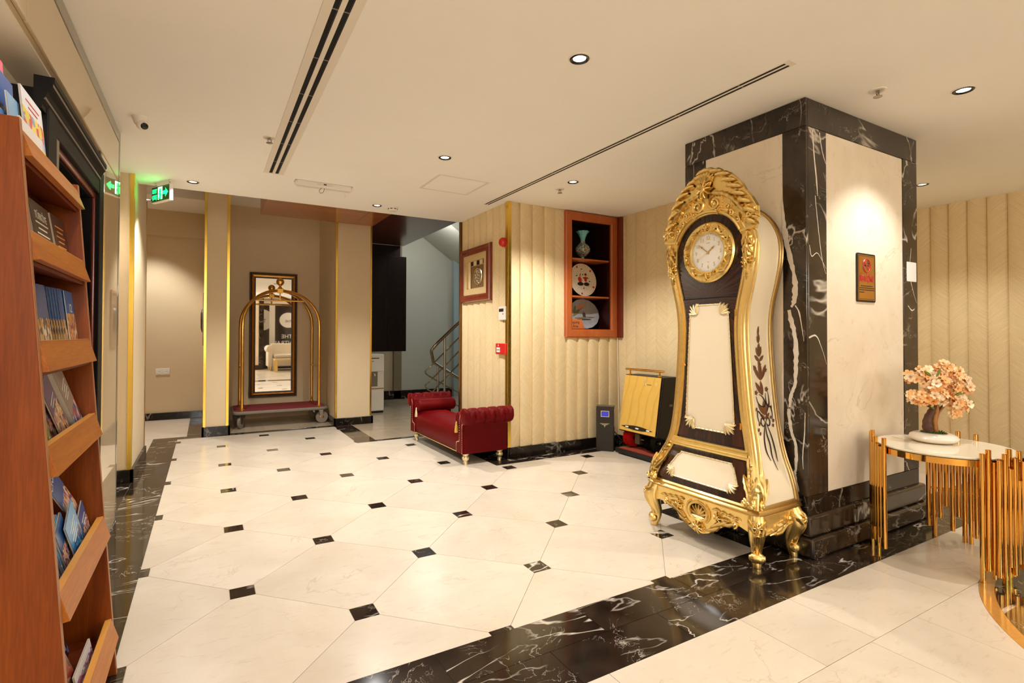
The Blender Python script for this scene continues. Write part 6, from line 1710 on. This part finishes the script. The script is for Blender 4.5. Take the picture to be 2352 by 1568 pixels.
def gold_tube(a, r, z0, z1):
    key = round(z1 - z0, 3)
    if key not in tube_mesh:
        L = key; tr = 0.0118
        tube_mesh[key] = MB().lathe([(tr * 0.86, 0.001), (tr, 0.0), (tr, L), (tr * 0.80, L), (tr * 0.78, L - 0.004)], 14).mesh('gold_tube', M['tubegold'])
    p = TP(a, r)
    inst(tube_mesh[key], 'gold_tube', tb, Matrix.Translation((p.x - TX, p.y - TY, z0)))
# left cluster by the pillar, right cluster, near cluster
st = 0.026 / TR
def cluster(a_mid, bottoms, tops, r=TR + 0.014, k=1.0):
    n = len(bottoms)
    for i in range(n): gold_tube(a_mid + (i - (n - 1) / 2) * st * k, r, bottoms[i], tops[i])
def ang_of(x, y): return math.atan2(y - TY, (x - TX) / EX)
cluster(ang_of(3.60, -5.24), [0.17, 0.0, 0.10, 0.05, 0.13, 0.0, 0.09, 0.04], [0.645, 0.62, 0.66, 0.60, 0.635, 0.60, 0.59, 0.64])
cluster(ang_of(4.14, -5.41), [0.10, 0.04, 0.0, 0.0, 0.14, 0.05, 0.19, 0.115, 0.0, 0.06], [0.59, 0.635, 0.59, 0.59, 0.64, 0.59, 0.59, 0.59, 0.59, 0.59])
cn = ang_of(3.745, -5.77) - 0.16
cluster(cn, [0.0, 0.06, 0.02, 0.05, 0.0, 0.0, 0.03, 0.06, 0.13], [0.625, 0.645, 0.585, 0.60, 0.57, 0.648, 0.582, 0.59, 0.632], k=0.93)
cluster(cn + 0.04, [0.04, 0.0, 0.09, 0.05, 0.10, 0.07], [0.60, 0.63, 0.56, 0.61, 0.50, 0.59], TR + 0.040, 0.9)
for am, n in ((ang_of(4.14, -5.41), 10), (cn, 9), (ang_of(3.60, -5.24), 8)):
    for z in (0.535, 0.29):
        for i in range(n - 1): MB().ball(TP(am + (i - (n - 2) / 2) * st, TR + 0.010) + Vector((0, 0, z)), 0.0062, 8, 5).build('rivet', M['tubegold'], tb)

PX, PY = 3.882, -5.405
bt = thing('blossom_bonsai', 'artificial bonsai with peach blossoms in a low white bowl on the gold table', 'potted tree', (PX, PY, TZ))
MB().lathe([(0.05, 0.0005), (0.085, 0.004), (0.106, 0.016), (0.112, 0.028), (0.106, 0.042), (0.088, 0.052), (0.066, 0.056), (0.060, 0.054), (0.058, 0.046)], 44, Matrix.Diagonal((1.0, 1.0, 1, 1)), wob=lambda a, r, z: 1 + 0.012 * math.sin(a * 2 * PI * 3)).build('bowl', M['pot'], bt, local=True)
mb = MB(); R0 = random.Random(5)
mb.lathe([(0.062, 0.048), (0.05, 0.056), (0.02, 0.062), (0.001, 0.063)], 20)
for k in range(260):
    a = R0.uniform(0, 2 * PI); r = 0.062 * math.sqrt(R0.random()); x, y = r * math.cos(a), r * math.sin(a); zz = 0.052 + 0.010 * (1 - r / 0.062)
    w = R0.uniform(0.002, 0.004); hh = R0.uniform(0.006, 0.014); b = R0.uniform(0, PI)
    dx, dy = math.cos(b) * w, math.sin(b) * w
    mb.add([(x - dx, y - dy, zz), (x + dx, y + dy, zz), (x + R0.uniform(-.006, .006), y + R0.uniform(-.006, .006), zz + hh)], [(0, 1, 2)])
o = mb.build('moss', M['moss'], bt, False, local=True); o['kind'] = 'stuff'
# trunk: leaning, split in twisted strands; camera right is (cos yaw, -sin yaw)
RR = Vector((math.cos(YAW), -math.sin(YAW), 0)); BB = Vector((math.sin(YAW), math.cos(YAW), 0))
def TB(u, v, d=0.0): return RR * u + BB * d + Vector((0, 0, v))     # local to the bowl
def limb(name, pts, m):
    Q = spline([(a, b, c) for a, b, c, r in pts], 5); rs = []
    for i in range(len(Q)):
        t = i / (len(Q) - 1) * (len(pts) - 1); j = min(int(t), len(pts) - 2)
        rs.append(pts[j][3] + (pts[j + 1][3] - pts[j][3]) * (t - j))
    MB().tube([TB(q.x, q.y, q.z) for q in Q], [r * (1 + 0.06 * math.sin(i * 1.7)) for i, r in enumerate(rs)], 9).build(name, m, bt, local=True)
limb('trunk', [(-0.022, 0.05, 0, 0.027), (-0.032, 0.09, 0, 0.026), (-0.030, 0.13, 0, 0.022), (-0.012, 0.165, 0, 0.020), (0.004, 0.20, 0, 0.016), (0.014, 0.24, 0, 0.011)], M['bark'])
limb('trunk_strand', [(0.008, 0.05, -0.012, 0.013), (-0.002, 0.09, -0.016, 0.012), (-0.004, 0.13, -0.015, 0.011), (0.008, 0.17, -0.012, 0.011), (0.016, 0.21, -0.008, 0.009)], M['barklight'])
limb('trunk_strand', [(0.0, 0.06, 0.004, 0.014), (0.000, 0.11, 0.0, 0.013), (0.012, 0.155, 0, 0.011), (0.036, 0.185, 0, 0.009), (0.060, 0.205, 0.0, 0.007)], M['bark'])
limb('trunk_strand', [(0.006, 0.10, -0.008, 0.007), (0.018, 0.15, -0.008, 0.006), (0.035, 0.178, -0.008, 0.005), (0.055, 0.20, -0.006, 0.005)], M['barklight'])
tips = []
for P in ([(0.0, 0.19, 0, 0.007), (-0.05, 0.225, 0.01, 0.005), (-0.10, 0.235, 0.0, 0.003)], [(0.010, 0.21, 0, 0.008), (0.02, 0.29, 0.01, 0.006), (0.035, 0.37, 0.0, 0.003)], [(0.012, 0.23, 0, 0.006), (-0.03, 0.30, -0.02, 0.005), (-0.07, 0.345, 0.0, 0.003)],
          [(0.05, 0.20, 0, 0.006), (0.10, 0.215, -0.01, 0.004), (0.15, 0.20, 0.0, 0.003)], [(0.03, 0.22, 0, 0.006), (0.09, 0.275, 0.01, 0.004), (0.155, 0.30, 0.0, 0.003)], [(0.02, 0.25, 0, 0.005), (0.07, 0.31, 0.02, 0.004), (0.10, 0.37, 0.02, 0.003)], [(-0.01, 0.175, 0, 0.004), (-0.03, 0.195, -0.02, 0.003), (-0.06, 0.205, -0.03, 0.002)]):
    limb('branch', P, M['bark'])
# blossoms: five cupped petals each, one mesh per variant, shared by the copies
def blossom_mesh(r, cup, seed):
    Rn = random.Random(seed); mb = MB()
    for k in range(5):
        a = 2 * PI * k / 5 + Rn.uniform(-0.12, 0.12); L = r * Rn.uniform(0.88, 1.1); w = L * 0.40; c, s2 = math.cos(a), math.sin(a); cu = cup * Rn.uniform(0.7, 1.3); rows = []
        for t, ww, hh in ((0.06, 0.16, 0.0), (0.35, 0.75, 0.22), (0.70, 1.0, 0.42), (0.92, 0.70, 0.48), (1.02, 0.12, 0.46)):
            rows.append([Vector((t * L * c - q * ww * w * s2, t * L * s2 + q * ww * w * c, hh * cu * L + abs(q) * 0.10 * L * ww)) for q in (-1, 0, 1)])
        mb.strip(rows)
    mb.ball((0, 0, 0.001), 0.0026, 6, 4)
    return mb.mesh('blossom', M['petal'])
BV = [blossom_mesh(0.0225 + 0.002 * (i % 3), 0.35 + 0.22 * (i % 4), 40 + i) for i in range(7)]
R1 = random.Random(21)
# clumps: (u, v, d, ru, rv, rd, count)
CL = [(-0.065, 0.345, 0, 0.075, 0.045, 0.06, 44), (0.035, 0.375, 0.0, 0.07, 0.045, 0.06, 44), (0.105, 0.345, 0.0, 0.06, 0.05, 0.05, 30), (0.02, 0.30, -0.04, 0.10, 0.05, 0.05, 44), (0.145, 0.300, 0.0, 0.045, 0.032, 0.04, 20),
      (-0.09, 0.235, -0.02, 0.06, 0.035, 0.05, 34), (-0.02, 0.250, -0.05, 0.07, 0.035, 0.04, 30), (0.05, 0.225, -0.05, 0.05, 0.03, 0.04, 14), (0.10, 0.205, -0.02, 0.06, 0.034, 0.04, 26), (0.085, 0.160, -0.02, 0.035, 0.016, 0.02, 7)]
for (u, v, d, ru, rv, rd, n) in CL:
    u = u * 1.08 + 0.012; v = v * 1.05 + 0.004; ru *= 1.08; rv *= 1.1
    for k in range(n):
        q = Vector((R1.gauss(0, 1), R1.gauss(0, 1), R1.gauss(0, 1))).normalized() * (R1.random() ** 0.4)
        p = TB(u + q.x * ru, v + q.y * rv, d + q.z * rd)
        nrm = (RR * (q.x * 0.8 + R1.uniform(-0.5, 0.5)) + BB * (q.z - 0.75) + Vector((0, 0, q.y * 0.7 + R1.uniform(-0.3, 0.7)))).normalized()
        Mx = Matrix.Translation(p) @ nrm.to_track_quat('Z', 'Y').to_matrix().to_4x4() @ Matrix.Rotation(R1.uniform(0, 6.28), 4, 'Z') @ Matrix.Scale(R1.uniform(0.85, 1.1), 4)
        inst(BV[R1.randrange(7)], 'blossom', bt, Mx)
def lf_mesh():
    mb = MB(); o_leaf(mb, lambda u, v, n=0.0: Vector((u, v, n)), 0, 0, 0, 0.05, 0.013, 0.003, 0.1, 0); return mb.mesh('leaf', M['leafgreen'])
LM = lf_mesh()
for (u, v, d, ang) in ((-0.03, 0.372, -0.06, 1.0), (-0.05, 0.375, -0.05, 2.4), (0.135, 0.350, -0.02, 0.3), (0.125, 0.34, -0.02, -0.6), (0.172, 0.208, -0.02, 0.35), (0.165, 0.205, -0.02, -1.2), (0.12, 0.275, -0.02, 0.1), (-0.02, 0.19, -0.03, 2.2), (0.06, 0.265, -0.07, 0.5), (0.10, 0.40, 0.0, 0.8), (-0.12, 0.26, 0.0, 2.8)):
    Mx = Matrix.Translation(TB(u, v, d))
    A = Matrix.Identity(4); x = RR * math.cos(ang) + Vector((0, 0, math.sin(ang))); z = -BB; y = z.cross(x)
    for i in range(3): A[i][0], A[i][1], A[i][2] = x[i], y[i], z[i]
    inst(LM, 'leaf', bt, Mx @ A)
# ------------------------------------------------------------------ magazine stand
YN0, YF0 = -5.128, -4.468          # outer faces of the near and far side panels
def SX(z): return 0.027 - 0.0735 * z        # leaning front edge
XBk = -0.19
st_ = thing('magazine_stand', 'tall leaning wooden magazine stand with five tilted shelves against the left wall', 'magazine rack', (-0.08, -4.8, 0))
def side(y0, y1, nm):
    mb = MB(); mb.prism([(XBk - 0.03, 0.0), (SX(0), 0.0), (SX(1.716), 1.716), (XBk - 0.03, 1.716)], lambda u, v, n: Vector((u, n, v)), y0, y1)
    o = mb.build(nm, M['stand'], st_, False, bevel=0.0015)
    e = MB(); e.prism([(SX(0), 0.0), (SX(0) + 0.0012, 0.0), (SX(1.716) + 0.0012, 1.716), (SX(1.716), 1.716)], lambda u, v, n: Vector((u, n, v)), y0 + 0.001, y1 - 0.001)
    e.build('edge_band', plain(nm + '_edge', (0.36, 0.15, 0.06), 0.5), o, False)
side(YN0, YN0 + 0.020, 'side_panel'); side(YF0 - 0.020, YF0, 'side_panel')
yA, yB = YN0 + 0.0205, YF0 - 0.0205
mb = MB(); mb.prism([(XBk - 0.028, 0.02), (XBk - 0.010, 0.02), (XBk - 0.010, 1.72), (XBk - 0.028, 1.72)], lambda u, v, n: Vector((u, n, v)), yA, yB); mb.build('back_panel', M['standin'], st_, False)
SHELF = [(1.693, 1.632), (1.452, 1.382), (1.183, 1.108), (0.925, 0.850), (0.563, 0.490), (0.200, 0.130)]
FSt = lambda x, z, n: Vector((x, n, z))
for zt, zb in SHELF:
    mb = MB(); t_ = 0.018
    a, b = SX(zt), SX(zb)
    mb.prism([(a - 0.001, zt), (b + 0.016, zb), (b + 0.016 - t_, zb - 0.002), (a - 0.001 - t_, zt - 0.002)], FSt, yA, yB)
    bd = mb.build('front_board', M['board'], st_, False, bevel=0.0012)
    mb = MB(); mb.prism([(a - 0.001, zt + 0.0003), (a - 0.001, zt + 0.0016), (a - 0.001 - t_, zt - 0.0004), (a - 0.001 - t_, zt - 0.0018)], FSt, yA + 0.001, yB - 0.001); mb.build('board_edge', M['edge'], bd, False)
    mb = MB(); mb.prism([(b - 0.006, zb + 0.004), (XBk - 0.008, zb + 0.03), (XBk - 0.008, zb + 0.014), (b - 0.006, zb - 0.012)], FSt, yA, yB); mb.build('shelf_bottom', M['standin'], st_, False)

COVN = [0]
def magazine(label, y, zt, h_, w, tilt, x_off, cov, thick=0.004, lean=0.10, title=None, tcol='whiteprint', tsize=0.03, cat='magazine', group=None, lines=0, tv=0.80, tu=0.0):
    """a booklet standing behind a front board: foot at height zt, turned by tilt in the plane of the rack"""
    o = bpy.data.objects.new('magazine', None); COL.objects.link(o); o.empty_display_size = 0.02
    xa = SX(zt) - 0.024 - x_off
    Mx = Matrix.Translation((xa, y, zt)) @ Matrix.Rotation(-lean, 4, 'Y') @ Matrix.Rotation(tilt, 4, 'X')
    o.matrix_world = Mx; WM[o.name] = Mx
    tag(o, label, cat, group)
    MB().box(-thick, -0.0004, -w / 2, w / 2, 0, h_).build('pages', M['pages'], o, False, local=True)
    MB().box(-0.0004, 0.0004, -w / 2 - 0.0006, w / 2 + 0.0006, -0.0004, h_ + 0.0004).build('cover', cov, o, False, local=True)
    MB().box(-thick - 0.0006, -thick, -w / 2 - 0.0006, w / 2 + 0.0006, -0.0004, h_ + 0.0004).build('back_cover', cov, o, False, local=True)
    if title:
        c = (0.0009, tu * w, h_ * tv)
        tt = text('title', title, tsize, Mx @ Vector(c), Mx.to_3x3() @ Vector((0, 1, 0)), Mx.to_3x3() @ Vector((0, 0, 1)), M[tcol], o, 0.0002)
    if lines:
        mb = MB()
        for k in range(lines):
            ww = w * (0.22 if k % 2 else 0.32)
            mb.box(0.0005, 0.0010, -ww, ww, h_ * (tv - 0.12) - k * 0.016, h_ * (tv - 0.12) - k * 0.016 + 0.004)
        mb.build('print_lines', M[tcol], o, False, local=True)
    return o
sea = cover('cover_sea', (0.02, 0.10, 0.35), [(0.55, 0.5, 0.4), (0.30, 0.12, 0.03), (0.6, 0.35, 0.1), (0.08, 0.06, 0.05), (0.7, 0.6, 0.5)], 0.55)
grey = cover('cover_grey', (0.055, 0.045, 0.035), [(0.5, 0.5, 0.55), (0.05, 0.06, 0.14), (0.65, 0.3, 0.08), (0.10, 0.08, 0.3), (0.75, 0.7, 0.65)], 0.36)
ember = cover('cover_ember', (0.06, 0.025, 0.012), [(0.50, 0.16, 0.03), (0.62, 0.30, 0.08), (0.16, 0.05, 0.14), (0.45, 0.26, 0.18), (0.7, 0.45, 0.3)], 0.40, 12)
sunset = cover('cover_sunset', (0.03, 0.16, 0.50), [(0.75, 0.35, 0.06), (0.70, 0.45, 0.10), (0.5, 0.2, 0.06), (0.8, 0.7, 0.5), (0.3, 0.1, 0.2)], 0.66, 11)
postcard = cover('cover_postcard', (0.20, 0.40, 0.62), [(0.75, 0.62, 0.40), (0.25, 0.40, 0.65), (0.80, 0.75, 0.66), (0.55, 0.35, 0.2), (0.15, 0.22, 0.45)], 0.58, 8)
pinkc = cover('cover_pink', (0.75, 0.12, 0.20), [(0.25, 0.45, 0.75), (0.8, 0.35, 0.4), (0.5, 0.65, 0.8), (0.7, 0.15, 0.2)], 0.70, 7)
mapc = cover('cover_map', (0.70, 0.70, 0.72), [(0.20, 0.32, 0.55), (0.80, 0.62, 0.08), (0.62, 0.05, 0.05), (0.45, 0.50, 0.62), (0.72, 0.56, 0.06)], 0.72, 6)
violet = cover('cover_violet', (0.10, 0.06, 0.16), [(0.62, 0.40, 0.14), (0.55, 0.22, 0.08), (0.70, 0.55, 0.35), (0.07, 0.05, 0.14), (0.4, 0.2, 0.25)], 0.55, 10)
greyb = cover('cover_grey_band', (0.33, 0.27, 0.23), [(0.10, 0.11, 0.20), (0.25, 0.36, 0.62), (0.55, 0.1, 0.1), (0.6, 0.6, 0.65)], 0.34, 7)
bluec = cover('cover_cruise_blue', (0.02, 0.09, 0.30), [(0.60, 0.40, 0.16), (0.07, 0.05, 0.16), (0.75, 0.55, 0.35), (0.16, 0.05, 0.18), (0.7, 0.3, 0.35)], 0.56, 11)
lightblue = cover('cover_light_blue', (0.06, 0.33, 0.66), [(0.04, 0.16, 0.42), (0.5, 0.55, 0.6), (0.06, 0.30, 0.60), (0.10, 0.08, 0.10)], 0.46, 7)
whitec = cover('cover_white', (0.75, 0.72, 0.70), [(0.30, 0.15, 0.40), (0.75, 0.72, 0.72), (0.6, 0.2, 0.25), (0.78, 0.75, 0.72)], 0.60, 9)
redc = cover('cover_brick_red', (0.30, 0.05, 0.02), [(0.33, 0.07, 0.03), (0.28, 0.04, 0.02), (0.36, 0.24, 0.16), (0.03, 0.02, 0.02), (0.30, 0.06, 0.02)], 0.95, 5)
darkc = cover('cover_dark_mix', (0.015, 0.012, 0.014), [(0.10, 0.09, 0.25), (0.35, 0.05, 0.02), (0.02, 0.015, 0.015), (0.25, 0.20, 0.15), (0.015, 0.012, 0.012)], 0.92, 9)
greenc = cover('cover_green', (0.10, 0.16, 0.03), [(0.25, 0.40, 0.05), (0.5, 0.05, 0.04), (0.75, 0.72, 0.6), (0.12, 0.10, 0.03)], 0.5, 8)
def NTH(k, n):
    o = ('leftmost', 'second from left', 'third from left', 'fourth from left', 'fifth from left', 'sixth from left', 'seventh from left')
    q = ('rightmost', 'second from right', 'third from right', 'fourth from right', 'fifth from right', 'sixth from right')
    return o[k] if k < (n + 1) // 2 else q[n - 1 - k]
# row standing on top
def mag2(label, y, z, h_, w, tilt, lean, x, cov, thick=0.004, **k):
    return magazine(label, y, z, h_, w, tilt, SX(z) - 0.024 - x, cov, thick, lean, **k)
mag2('grey map booklet with red heading standing at the far end of the rack top', -4.865, 1.662, 0.195, 0.195, 0.0, 0.10, -0.118, mapc, tcol='redprint', lines=2, tv=0.98)
mag2('small gold and white postcard booklet beside the map booklet on the rack top', -4.995, 1.662, 0.142, 0.10, 0.04, 0.10, -0.128, postcard, 0.003)
mag2('blue edged postcard booklet standing behind the front row on the rack top', -4.985, 1.67, 0.192, 0.13, 0.0, 0.06, -0.152, sea, 0.003)
mag2('pink and blue booklet standing tallest at the near end of the rack top', -5.02, 1.68, 0.222, 0.12, 0.0, 0.05, -0.162, pinkc, 0.003)
mag2('low pale beach booklet in front of the map booklet on the rack top', -4.97, 1.660, 0.078, 0.20, 0.0, 0.05, -0.108, whitec, 0.003)
mag2('low blue and gold booklet at the near corner of the rack top', -5.07, 1.662, 0.085, 0.06, 0.0, 0.08, -0.138, sunset, 0.003)
# first shelf
for k in range(2): mag2('dark booklet behind the TÜRKİYE booklet on the top shelf, %s' % ('further left', 'further right')[k], -4.885 + 0.014 * k, 1.40, 0.178, 0.19, 0.02, 0.16, -0.138 + 0.010 * k, grey, 0.006, group='dark booklets at the back of the top shelf')
mag2('grey travel booklet with white title TÜRKİYE on the top shelf', -4.805, 1.395, 0.182, 0.20, 0.0, 0.16, -0.104, grey, 0.010, title='TÜRKİYE', tsize=0.030, lines=3, tv=0.78)
mag2('brown booklet with orange print lines at the far end of the top shelf', -4.585, 1.395, 0.186, 0.170, 0.02, 0.16, -0.104, ember, 0.012, tcol='orangeprint', lines=5, tv=0.92)
# second shelf
mag2('blue brochure with red badge at the near end of the second shelf', -4.875, 1.125, 0.215, 0.12, 0.02, 0.13, -0.086, sea, 0.004)
for k in range(13):
    mag2('thin blue brochure, %s in the fanned stack on the second shelf' % NTH(k, 13), -4.80 + 0.0165 * k, 1.124, 0.222, 0.10, 0.02, 0.12, -0.128 + 0.0032 * k, sea, 0.0014, cat='brochure', group='fanned blue brochures on the second shelf')
mag2('orange and blue sunset brochure at the far end of the second shelf', -4.547, 1.125, 0.218, 0.108, 0.0, 0.12, -0.084, sunset, 0.003, title='12', tcol='whiteprint', tsize=0.04, tv=0.74)
# third shelf
mag2('thick grey booklet with a blue foot at the far end of the third shelf', -4.555, 0.885, 0.285, 0.095, 0.60, 0.20, -0.066, greyb, 0.018, tcol='pages', lines=4)
mag2('curled violet ship booklet slumped in the middle of the third shelf', -4.735, 0.885, 0.235, 0.095, 0.62, 0.18, -0.068, violet, 0.004, tcol='pages', lines=2)
mag2('pale beige booklet behind the violet ship booklet on the third shelf', -4.80, 0.90, 0.235, 0.10, 0.40, 0.16, -0.092, whitec, 0.004)
for k in range(5): mag2('dark spine booklet, %s of the five slumped on the third shelf' % NTH(k, 5), -4.93 + 0.026 * k, 0.875, 0.150, 0.08, 0.50, 0.18, -0.086 + 0.003 * k, darkc, 0.005, group='slumped dark booklets on the third shelf')
mag2('low green booklet at the near end of the third shelf', -4.985, 0.875, 0.085, 0.10, 0.25, 0.14, -0.062, greenc, 0.005)
# fourth shelf
mag2('blue cruise booklet curling down at the far end of the fourth shelf', -4.53, 0.555, 0.40, 0.085, 0.86, 0.16, -0.062, bluec, 0.004, title='Cruise', tcol='pages', tsize=0.028, tv=0.84)
mag2('light blue brochure with white lettering on the fourth shelf', -4.685, 0.515, 0.165, 0.130, 0.45, 0.16, -0.040, lightblue, 0.004, tcol='whiteprint', lines=4, tv=0.85)
mag2('dark blue brochure with white lettering at the far end of the fourth shelf', -4.545, 0.515, 0.125, 0.085, 0.40, 0.16, -0.044, bluec, 0.004, tcol='whiteprint', lines=2, tv=0.8)
for k in range(9): mag2('blue edged brochure, %s in the packed stack on the fourth shelf' % NTH(8 - k, 9), -4.765 - 0.019 * k, 0.512, 0.160, 0.10, 0.42, 0.16, -0.050 - 0.006 * k, lightblue if k % 3 else bluec, 0.005, cat='brochure', group='packed blue edged brochures on the fourth shelf')
mag2('white folder with coloured picture at the near end of the fourth shelf', -5.02, 0.515, 0.11, 0.085, 0.50, 0.14, -0.036, whitec, 0.003)
# bottom shelf
mag2('brick red booklet with pale lettering lying in the bottom shelf', -4.86, 0.16, 0.235, 0.17, 0.40, 0.22, -0.030, redc, 0.006, title='SAV', tcol='pages', tsize=0.042, tv=0.30)
mag2('dark patterned booklet standing at the back of the bottom shelf', -4.72, 0.17, 0.275, 0.16, 0.42, 0.20, -0.070, darkc, 0.006)
mag2('white booklet tucked behind the bottom board', -4.74, 0.155, 0.062, 0.22, 0.0, 0.2, -0.016, whitec, 0.004)

# ------------------------------------------------------------------ the rest of the lobby, as the mirror shows it
g = struct(MB().box(1.85, 7.2, -10.36, -10.32, 0, 2.3).build('window_1', plain('dark_shop_glass', (0.035, 0.024, 0.018), 0.08), None, False))
WM['window_1'] = Matrix.Identity(4)
for x in (2.22, 3.5, 4.8, 6.1): MB().box(x, x + 0.18, -10.34, -10.28, 0, 2.3).build('window_post', M['whitemetal'], g, False)
MB().box(1.85, 7.2, -10.34, -10.28, 2.3, 2.42).build('window_head', M['whitemetal'], g, False)
for x, r in ((1.95, 0.42), (2.85, 0.30), (4.1, 0.36)):
    MB().lathe([(r, 0.0), (r, 0.004), (0.001, 0.004)], 40, Matrix.Translation((x, -10.318, 1.72)) @ Matrix.Rotation(-PI / 2, 4, 'X') @ Matrix.Diagonal((1, 0.9, 1, 1))).build('oval_sticker', M['pages'], g)
    text('lettering', 'THE', r * 0.42, (x, -10.312, 1.68), (-1, 0, 0), (0, 0, 1), M['blackprint'], g, 0.0004)
text('lettering', 'THE', 0.20, (2.80, -10.315, 1.13), (-1, 0, 0), (0, 0, 1), M['whiteprint'], g, 0.0004)
text('lettering', 'CENTRAL', 0.20, (2.80, -10.315, 0.90), (-1, 0, 0), (0, 0, 1), M['whiteprint'], g, 0.0004)
wall('wall_rear_pillar', [(1.45, 1.84, -10.2, -9.84, 0.16, H)], M['cream_col']); wall('trim_rear_pillar', [(1.84, 2.0, -10.2, -9.85, 0.16, H), (1.43, 2.0, -10.22, -9.82, 0, 0.16)], M['dark_col'])
sf = thing('tufted_sofa', 'cream quilted sofa with rolled arms seen in the tall mirror', 'sofa', (2.9, -9.3, 0))
cl = plain('cream_leather', (0.74, 0.64, 0.50), 0.4, 0, 0.03)
MB().box(2.10, 3.75, -9.75, -9.05, 0.14, 0.42).build('base', cl, sf, False, 0.03)
MB().box(2.25, 3.6, -9.65, -9.0, 0.42, 0.54).build('seat_cushion', cl, sf, True, 0.04)
mb = MB(); rows = []
for i in range(37):
    x = 2.25 + 1.35 * i / 36
    rows.append([Vector((x, -9.60 + 0.02 * abs(math.sin(PI * (x + z) * 9)) * abs(math.sin(PI * (x - z) * 9)) - (z - 0.5) * 0.2, z)) for z in [0.5 + 0.4 * j / 16 for j in range(17)]])
mb.strip(rows); mb.build('quilted_back', cl, sf)
MB().box(2.2, 3.65, -9.80, -9.64, 0.3, 0.9).build('back_shell', cl, sf, False, 0.03)
for x in (2.13, 3.72):
    MB().lathe([(0.02, -0.37), (0.12, -0.36), (0.125, 0.34), (0.09, 0.36), (0.02, 0.36)], 20, Matrix.Translation((x, -9.38, 0.72)) @ Matrix.Rotation(PI / 2, 4, 'X')).build('rolled_arm', cl, sf)
    MB().box(x - 0.07, x + 0.07, -9.72, -9.03, 0.14, 0.72).build('arm_panel', cl, sf, False, 0.02)
for x in (2.15, 3.7):
    for y in (-9.7, -9.1): MB().tube([(x, y, 0.14), (x, y, 0.0)], [0.035, 0.022], 10).build('leg', M['gold'], sf)
ct = thing('coffee_table', 'gold framed coffee table in front of the cream sofa seen in the mirror', 'table', (2.95, -8.4, 0))
MB().box(2.2, 3.7, -8.75, -8.25, 0.40, 0.42).build('table_top', M['tabletop'], ct, False, 0.004)
MB().box(2.19, 3.71, -8.76, -8.24, 0.36, 0.40).build('apron_frame', M['gold'], ct, False, 0.004)
for x in (2.24, 3.66):
    for y in (-8.71, -8.29): MB().box(x - 0.035, x + 0.035, y - 0.035, y + 0.035, 0, 0.36).build('leg', M['gold'], ct, False, 0.006)
